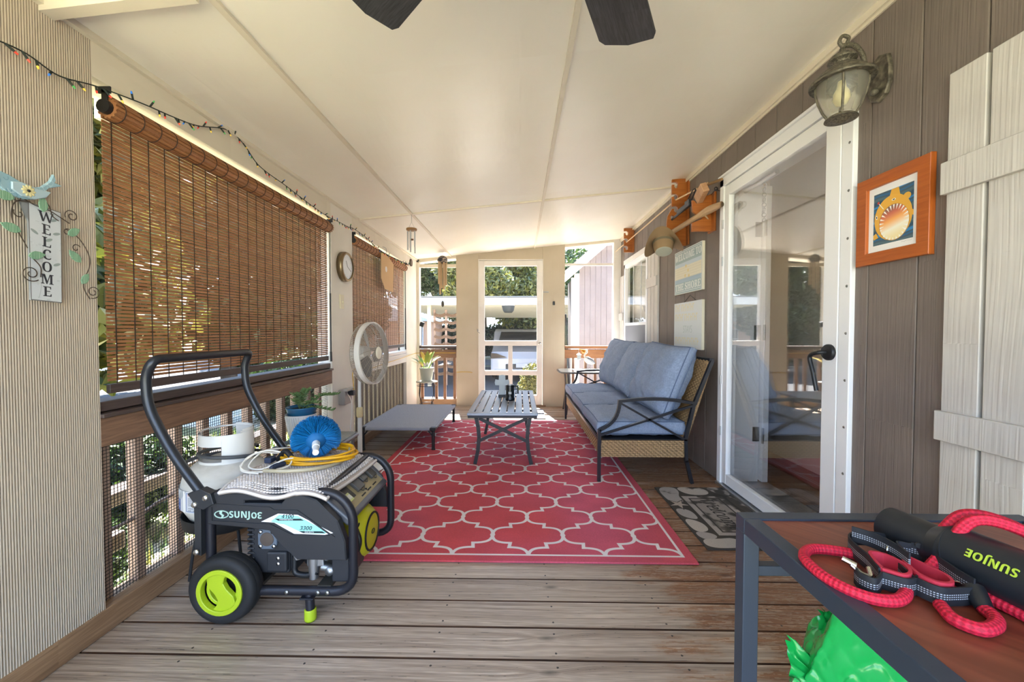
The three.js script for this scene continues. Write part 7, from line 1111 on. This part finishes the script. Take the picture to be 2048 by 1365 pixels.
// ------------------------------------------------------------------ door mats
{
  const x0 = 0.905, x1 = 1.365, z0 = -2.69, z1 = -1.925;
  const t = ctex(920, 1530, (c, w, h) => { // u: +x (towards the house), v: from far (top) to near
    c.fillStyle = '#3a332c'; c.fillRect(0, 0, w, h); const stone = ['#a39a92', '#9b948f', '#ada39a', '#98918c'];
    const blob = (pts, k) => { c.fillStyle = stone[k % 4]; c.beginPath(); const P = pts.map(([a, b]) => [a * w, b * h]); c.moveTo((P[0][0] + P[P.length - 1][0]) / 2, (P[0][1] + P[P.length - 1][1]) / 2); P.forEach((p, i) => { const n = P[(i + 1) % P.length]; c.quadraticCurveTo(p[0], p[1], (p[0] + n[0]) / 2, (p[1] + n[1]) / 2); }); c.fill(); };
    [[[0.02, 0.06], [0.02, 0.2], [0.16, 0.22], [0.24, 0.12], [0.18, 0.05]], [[0.02, 0.01], [0.28, 0.0], [0.3, 0.1], [0.22, 0.2], [0.24, 0.3], [0.12, 0.36], [0.02, 0.28]], [[0.32, 0.0], [0.62, 0.0], [0.72, 0.08], [0.66, 0.17], [0.4, 0.17], [0.3, 0.08]], [[0.72, 0.0], [0.98, 0.0], [0.98, 0.16], [0.88, 0.19], [0.76, 0.1]], [[0.84, 0.2], [0.98, 0.18], [0.98, 0.5], [0.86, 0.48]], [[0.02, 0.42], [0.18, 0.44], [0.22, 0.52], [0.2, 0.62], [0.02, 0.56]], [[0.02, 0.58], [0.2, 0.64], [0.22, 0.76], [0.1, 0.8], [0.02, 0.76]], [[0.02, 0.78], [0.2, 0.8], [0.24, 0.86], [0.1, 0.9], [0.02, 0.86]], [[0.02, 0.88], [0.22, 0.88], [0.4, 0.86], [0.46, 0.96], [0.3, 0.995], [0.02, 0.99]], [[0.5, 0.86], [0.8, 0.86], [0.98, 0.9], [0.98, 0.99], [0.52, 0.99]], [[0.86, 0.52], [0.98, 0.52], [0.98, 0.86], [0.86, 0.84]]].forEach((p, k) => blob(p, k));
    c.fillStyle = '#a8998c'; c.beginPath(); for (let k = 0; k < 10; k++) { const a = k * PI / 5 + 0.3, r = (k % 2 ? 0.035 : 0.1) * h; const X = 0.13 * w + r * Math.cos(a) * 0.8, Y = 0.35 * h + r * Math.sin(a) * 0.8; k ? c.lineTo(X, Y) : c.moveTo(X, Y); } c.closePath(); c.strokeStyle = '#3a332c'; c.lineWidth = 22; c.stroke(); c.fill();
    c.fillStyle = '#3a332c'; c.fillRect(0.24 * w, 0.18 * h, 0.6 * w, 0.67 * h); c.fillStyle = '#9c938c'; c.fillRect(0.26 * w, 0.195 * h, 0.56 * w, 0.64 * h); c.fillStyle = '#3a332c'; c.fillRect(0.33 * w, 0.235 * h, 0.42 * w, 0.56 * h); c.fillStyle = '#8b827b'; c.fillRect(0.35 * w, 0.25 * h, 0.38 * w, 0.53 * h);
    c.save(); c.translate(0.54 * w, 0.515 * h); c.rotate(PI / 2); c.fillStyle = '#2c2722'; c.font = 'bold 190px serif'; c.textAlign = 'center'; c.transform(1, 0, -0.3, 1, 0, 0); c.scale(0.9, 1.15); c.fillText('Welcome', 0, 62); c.restore();
    const id = c.getImageData(0, 0, w, h), d = id.data; for (let j = 0; j < h; j++) for (let i = 0; i < w; i++) { const o = (j * w + i) * 4, wear = fbm(i / 160 + 3, j / 160, 3), k = 0.82 + 0.36 * hsh(i, j); let m = k; const dirt = sstep(0.56, 0.68, wear * 0.8 + 0.35 * (i / w - 0.35) + 0.1 * hsh(i >> 1, j >> 1)); for (let q = 0; q < 3; q++) d[o + q] = mixn(d[o + q] * m, [44, 39, 33][q], dirt * 0.85); } c.putImageData(id, 0, 0);
  });
  const g = rbox(x0, x1, 0.0, 0.009, z0, z1, 0.003, 1), p = g.attributes.position, uv = g.attributes.uv; for (let i = 0; i < p.count; i++) uv.setXY(i, (p.getX(i) - x0) / (x1 - x0), 1 - (p.getZ(i) - z0) / (z1 - z0));
  solo('door_mat', g, S(0xffffff, 0.9, { map: t }), 'worn stone patterned welcome mat outside the glass door', 'mat');
  solo('door_mat', rbox(1.72, 2.25, 0.0, 0.014, -2.42, -1.85, 0.005, 1), S(0xffffff, 1, { map: speck([92, 90, 96], 70, [0.1, 0.1]) }), 'dark grey shaggy mat inside the glass door', 'mat');
}
// ------------------------------------------------------------------ near table, blower tube, leash, bag
const TT = 0.70;
{
  const t = thing('metal_table', 'black framed table with reddish wood top in the near right corner', 'table', [0.7, 0, -0.35]);
  const x0 = 0.43, x1 = 0.98, z0 = -0.797, z1 = 0.12, fm = S(0x3c4654, 0.36, { metalness: 0.4 }), w = 0.03;
  part('top_frame', [rbox(x0, x1, TT - w, TT, z0, z0 + w, 0.002, 1), rbox(x0, x1, TT - w, TT, z1 - w, z1, 0.002, 1), rbox(x0, x0 + w, TT - w, TT, z0 + w, z1 - w, 0.002, 1), rbox(x1 - w, x1, TT - w, TT, z0 + w, z1 - w, 0.002, 1)], fm, t);
  const wood = ptex(512, 512, (u, v) => { const q = fbm(u * 2, v * 3, 2), g = vn((u + q * 0.1) * 90, v * 5) * 0.5 + vn((u + q * 0.1) * 36, v * 2) * 0.5; return lerp3([96, 44, 30], [148, 82, 60], clamp(g * 0.9 + (q - 0.5) * 0.5)); }, [0.5, 0.7]);
  const tg = box(x0 + w, x1 - w, TT - 0.022, TT - 0.004, z0 + w, z1 - w, 'z'); { const p = tg.attributes.position, uv = tg.attributes.uv; for (let i = 0; i < p.count; i++) uv.setXY(i, p.getX(i) * 0.8 - p.getZ(i) * 0.6, p.getX(i) * 0.6 + p.getZ(i) * 0.8); }
  part('wood_top', tg, S(0xffffff, 0.35, { map: wood }), t, 'reddish brown wood panel');
  for (const [x, z] of [[x0, z0], [x1 - w, z0], [x0, z1 - w], [x1 - w, z1 - w]]) part('leg', rbox(x, x + w, 0.001, TT - w, z, z + w, 0.002, 1), fm, t);
  part('stretcher', [rbox(x0 + w, x1 - w, 0.585, 0.605, z0 + 0.005, z0 + 0.025, 0.002, 1)], fm, t);
  part('stretcher', [rbox(x1 - w + 0.005, x1 - 0.005, 0.585, 0.605, z0 + w, z1 - w, 0.002, 1)], fm, t);
}
{
  const b = thing('blower_tube', 'black leaf blower tube with lime lettering lying on the near table', 'tube', [0.65, TT, -0.55]);
  const r1 = 0.032, r2 = 0.0375, yb = TT - 0.003, A = V(0.628, yb + r1, -0.685), D = V(0.05, 0, 0.30).normalize(), at = (s, r) => A.clone().addScaledVector(D, s).setY(yb + r);
  const pl = S(0x1d2126, 0.42);
  part('tube', [rod(at(0, r1).toArray(), at(0.09, r1).toArray(), r1 * 0.96, r1, 36), rod(at(0.088, r2).toArray(), at(0.5, r2).toArray(), r2, r2 * 1.06, 36), rod(at(0.075, r1).toArray(), at(0.098, r2).toArray(), r1 * 1.03, r2 * 1.03, 36)], pl, b);
  part('latch_slot', [rod(at(0.07, r1).add(V(-0.031, 0.004, 0)).toArray(), at(0.073, r1).add(V(-0.033, 0.004, 0)).toArray(), 0.004)], M.black, b);
  // curved lettering: flat letters bent round the tube
  const lime = S(0xaec53a, 0.5), ax = at(0, r2), up = V(0, 1, 0), side = D.clone().cross(up).normalize();
  const bend = (g, s0) => { const p = g.attributes.position; for (let i = 0; i < p.count; i++) { const X = p.getX(i), Y = p.getY(i), Z = p.getZ(i), a = 0.98 + Y / r2, R = r2 * 1.03 + 0.0006 + Z, s = s0 - X; const q = A.clone().setY(yb + r2).addScaledVector(D, s).addScaledVector(side, R * Math.sin(a)).addScaledVector(up, R * Math.cos(a)); p.setXYZ(i, q.x, q.y, q.z); } g.computeVertexNormals(); return g; };
  const tg = text3('SUNJOE', 0.0105, 0.0008);
  part('brand_lettering', [bend(tg, 0.150), bend(ext(poly(disc(1, 28).map(([a, c]) => [a * 0.013, c * 0.0095]), [disc(1, 28).map(([a, c]) => [a * 0.011, c * 0.0075])]), 0.0008), 0.196), bend(ext(poly([[-0.004, 0.007], [0.002, 0.007], [0, 0.002], [0.005, -0.003], [0.002, -0.007], [-0.002, -0.007], [0, -0.003], [-0.005, 0.002]]), 0.0008), 0.196)], lime, b, 'lime green lettering');
}
{
  const y = TT + 0.0045, R = 0.0078, l = thing('dog_leash', 'red rope dog leash with black reflective strap handles on the near table', 'leash', [0.55, TT, -0.57]);
  const braid = S(0xffffff, 0.7, { map: ptex(64, 64, (u, v) => { const a = Math.sin((u + v) * 2 * PI), b = Math.sin((u - v) * 2 * PI), k = a * b > 0 ? 1 : 0.84; return [214 * k, 24 * k, 58 * k]; }, [0.012, 0.012]), bumpMap: ptex(64, 64, (u, v) => { const q = 127 + 127 * Math.sin((u + v) * 2 * PI) * Math.sin((u - v) * 2 * PI); return [q, q, q]; }, [0.012, 0.012], false), bumpScale: 0.0012 });
  const rope = (pts, h = 0) => part('rope', [sweep(smoothPts(pts.map((p) => [p[0], y + (p[2] ?? h), p[1]]), 70), R, 10)], braid, l);
  rope([[0.545, -0.632], [0.516, -0.647], [0.476, -0.653], [0.447, -0.63], [0.440, -0.583], [0.450, -0.550], [0.468, -0.532], [0.497, -0.529], [0.528, -0.549], [0.535, -0.565]]);
  rope([[0.566, -0.563], [0.574, -0.599], [0.605, -0.631, 0.012], [0.634, -0.616, 0.04], [0.66, -0.6, 0.083], [0.70, -0.575, 0.079], [0.735, -0.54, 0.04]]);
  rope([[0.585, -0.585], [0.62, -0.59, 0.03], [0.65, -0.578, 0.085], [0.69, -0.555, 0.081], [0.735, -0.52, 0.042]]);
  rope([[0.585, -0.575, 0.004], [0.606, -0.564], [0.622, -0.54], [0.63, -0.505], [0.633, -0.46]]);
  rope([[0.545, -0.521], [0.535, -0.494], [0.547, -0.479], [0.571, -0.484], [0.588, -0.498], [0.594, -0.516]]);
  // flat webbing: ribbon standing on edge or lying, height along up
  const ribbon = (pts, h, th, lift = 0) => { const P = smoothPts(pts.map((p) => [p[0], TT - 0.004 + h / 2 + lift + (p[2] ?? 0), p[1]]), 60), gs = []; const n = P.length, pos = [], idx = []; let S0 = 0; const uv = []; for (let i = 0; i < n; i++) { const T = P[Math.min(n - 1, i + 1)].clone().sub(P[Math.max(0, i - 1)]).setY(0).normalize(), N = V(T.z, 0, -T.x); if (i) S0 += P[i].distanceTo(P[i - 1]); for (const [a, b] of [[-1, -1], [-1, 1], [1, 1], [1, -1]]) { const q = P[i].clone().addScaledVector(N, a * th / 2); pos.push(q.x, q.y + b * h / 2, q.z); uv.push(S0, b * h / 2); } } for (let i = 0; i < n - 1; i++) for (let k = 0; k < 4; k++) { const a = i * 4 + k, b = i * 4 + (k + 1) % 4; idx.push(a, b, a + 4, b, b + 4, a + 4); } idx.push(0, 2, 1, 0, 3, 2, (n - 1) * 4, (n - 1) * 4 + 1, (n - 1) * 4 + 2, (n - 1) * 4, (n - 1) * 4 + 2, (n - 1) * 4 + 3); let g = new THREE.BufferGeometry(); g.setAttribute('position', new THREE.Float32BufferAttribute(pos, 3)); g.setAttribute('uv', new THREE.Float32BufferAttribute(uv, 2)); g.setIndex(idx); g = g.toNonIndexed(); g.computeVertexNormals(); return g; };
  const web = S(0xffffff, 0.65, { map: ctex(64, 64, (c, w, h) => { c.fillStyle = '#1b1d22'; c.fillRect(0, 0, w, h); c.fillStyle = '#b9bcc2'; for (const v of [24, 31, 38]) for (let i = 0; i < 4; i++) c.fillRect(i * 16 + 3, v, 10, 3); }, [0.012, 0.026]) }), red = S(0xb8283c, 0.75);
  web.map.offset.set(0, 0.5);
  const W = (p, lift) => part('strap', [ribbon(p, 0.024, 0.0025, lift)], web, l, 'black reflective strap'), Rd = (p, lift) => part('padding', [ribbon(p, 0.027, 0.004, lift)], red, l, 'red padded lining');
  W([[0.505, -0.560], [0.482, -0.545], [0.474, -0.558], [0.478, -0.572]], 0.004); W([[0.505, -0.560], [0.526, -0.545], [0.546, -0.553], [0.556, -0.575], [0.555, -0.60]], 0.004); Rd([[0.510, -0.565], [0.527, -0.551], [0.542, -0.558], [0.551, -0.577], [0.545, -0.602], [0.53, -0.607], [0.518, -0.587], [0.510, -0.565]], 0.004);
  W([[0.507, -0.566], [0.520, -0.60], [0.527, -0.632], [0.538, -0.657], [0.566, -0.672], [0.60, -0.664], [0.609, -0.645], [0.598, -0.628]], 0.006); W([[0.541, -0.655], [0.556, -0.635], [0.562, -0.605], [0.557, -0.575]], 0.022);
  W([[0.566, -0.613], [0.548, -0.578], [0.541, -0.548], [0.552, -0.528], [0.572, -0.527], [0.60, -0.530]], 0.004); Rd([[0.571, -0.608], [0.554, -0.573], [0.549, -0.55], [0.556, -0.535], [0.573, -0.534], [0.583, -0.55], [0.578, -0.58], [0.571, -0.608]], 0.004);
  W([[0.604, -0.622], [0.612, -0.612], [0.604, -0.575], [0.598, -0.545], [0.598, -0.53]], 0.014); W([[0.575, -0.6], [0.589, -0.628], [0.604, -0.622]], 0.012);
  part('end_cap', [rod([0.602, y + 0.012, -0.536], [0.594, y, -0.514], 0.013, 0.0092, 12)], M.black, l); part('end_cap', [rod([0.73, y + 0.043, -0.545], [0.765, y + 0.03, -0.50], 0.017, 0.014, 12)], M.black, l);
  part('clasp', [ptube([[0.475, y + 0.02, -0.575], [0.482, y + 0.012, -0.565], [0.493, y + 0.01, -0.562], [0.497, y + 0.018, -0.572]], 0.0035, 0.004), rod([0.468, y + 0.025, -0.583], [0.48, y + 0.02, -0.573], 0.004), new THREE.TorusGeometry(0.009, 0.0018, 6, 16).rotateY(0.6).translate(0.566, y + 0.02, -0.617), new THREE.TorusGeometry(0.011, 0.0016, 6, 16).rotateX(1.2).translate(0.607, y + 0.012, -0.552)], M.chrome, l, 'chrome clasp and rings');
}
{ // crumpled green bag standing under the table
  const c = V(0.80, 0.19, -0.93), g0 = new THREE.IcosahedronGeometry(1, 40), p = g0.attributes.position;
  const pl = []; for (let k = 0; k < 20; k++) { const d = V(rr(-1, 1), rr(-0.8, 1), rr(-1, 1)).normalize(); pl.push([d, rr(0.74, 1.08)]); }
  for (let i = 0; i < p.count; i++) { const d = V(p.getX(i), p.getY(i), p.getZ(i)).normalize(); let r = 1.5; for (const [n, h] of pl) { const q = d.dot(n); if (q > 0.1) r = Math.min(r, h / q); }
    const f1 = Math.abs(vn(d.x * 4 + d.y * 2 + 9, d.z * 4 - d.y * 3) - 0.5) * 2, f2 = Math.abs(vn(d.x * 10 + d.z * 5, d.y * 9 + d.z * 4 + 20) - 0.5) * 2; r = mixn(r, 1, 0.12) * (1 - 0.055 * Math.exp(-f1 * 6) - 0.015 * Math.exp(-f2 * 5) + (d.y > 0.3 ? 0.2 * sstep(0.3, 0.8, d.y) * (vn(d.x * 3 + 3, d.z * 3) - 0.4) : 0));
    p.setXYZ(i, c.x + d.x * 0.165 * r, Math.max(0.002, c.y + d.y * 0.205 * r), c.z + d.z * 0.12 * r); }
  g0.deleteAttribute('normal'); g0.deleteAttribute('uv'); const gg = mergeVertices(g0); gg.computeVertexNormals();
  const b = thing('plastic_bag', 'crumpled bright green plastic bag under the near table', 'bag', [c.x, 0, c.z]);
  const gm = new THREE.MeshPhysicalMaterial({ color: 0x1bb052, roughness: 0.2, transmission: 0.15, thickness: 0, side: THREE.DoubleSide });
  part('bag', gg, gm, b);
  const flap = (pts) => { const N = 14, pos = [], idx = []; for (let i = 0; i <= N; i++) for (let j = 0; j <= 6; j++) { const u = i / N, v = j / 6, a = V(...pts[0]).lerp(V(...pts[1]), u), e = V(...pts[3]).lerp(V(...pts[2]), u), q = a.lerp(e, v); q.x += 0.012 * (vn(i * 0.9, j * 0.8 + 4) - 0.5) * (1 + v); q.z += 0.02 * (vn(i * 0.8 + 7, j) - 0.5); q.y += v === 1 ? 0.016 * (hsh(i, 3) - 0.5) : 0; pos.push(q.x, q.y, q.z); } for (let i = 0; i < N; i++) for (let j = 0; j < 6; j++) { const a = i * 7 + j; idx.push(a, a + 7, a + 1, a + 1, a + 7, a + 8); } const g = new THREE.BufferGeometry(); g.setAttribute('position', new THREE.Float32BufferAttribute(pos, 3)); g.setIndex(idx); g.computeVertexNormals(); return g; };
  part('bag_handle', [flap([[0.70, 0.29, -0.93], [0.70, 0.2, -0.88], [0.628, 0.245, -0.90], [0.635, 0.335, -0.95]])], gm, b); part('bag_handle', [flap([[0.72, 0.33, -0.95], [0.82, 0.35, -0.94], [0.80, 0.405, -0.95], [0.715, 0.39, -0.96]])], gm, b);
  part('print', [new THREE.SphereGeometry(0.035, 16, 10).scale(1, 0.8, 0.7).translate(0.905, 0.22, -0.85)], S(0xd8c62a, 0.35), b, 'yellow item in the bag');  // yellow object showing in the bag
}

scene.updateMatrixWorld(true);
renderer.render(scene, camera);
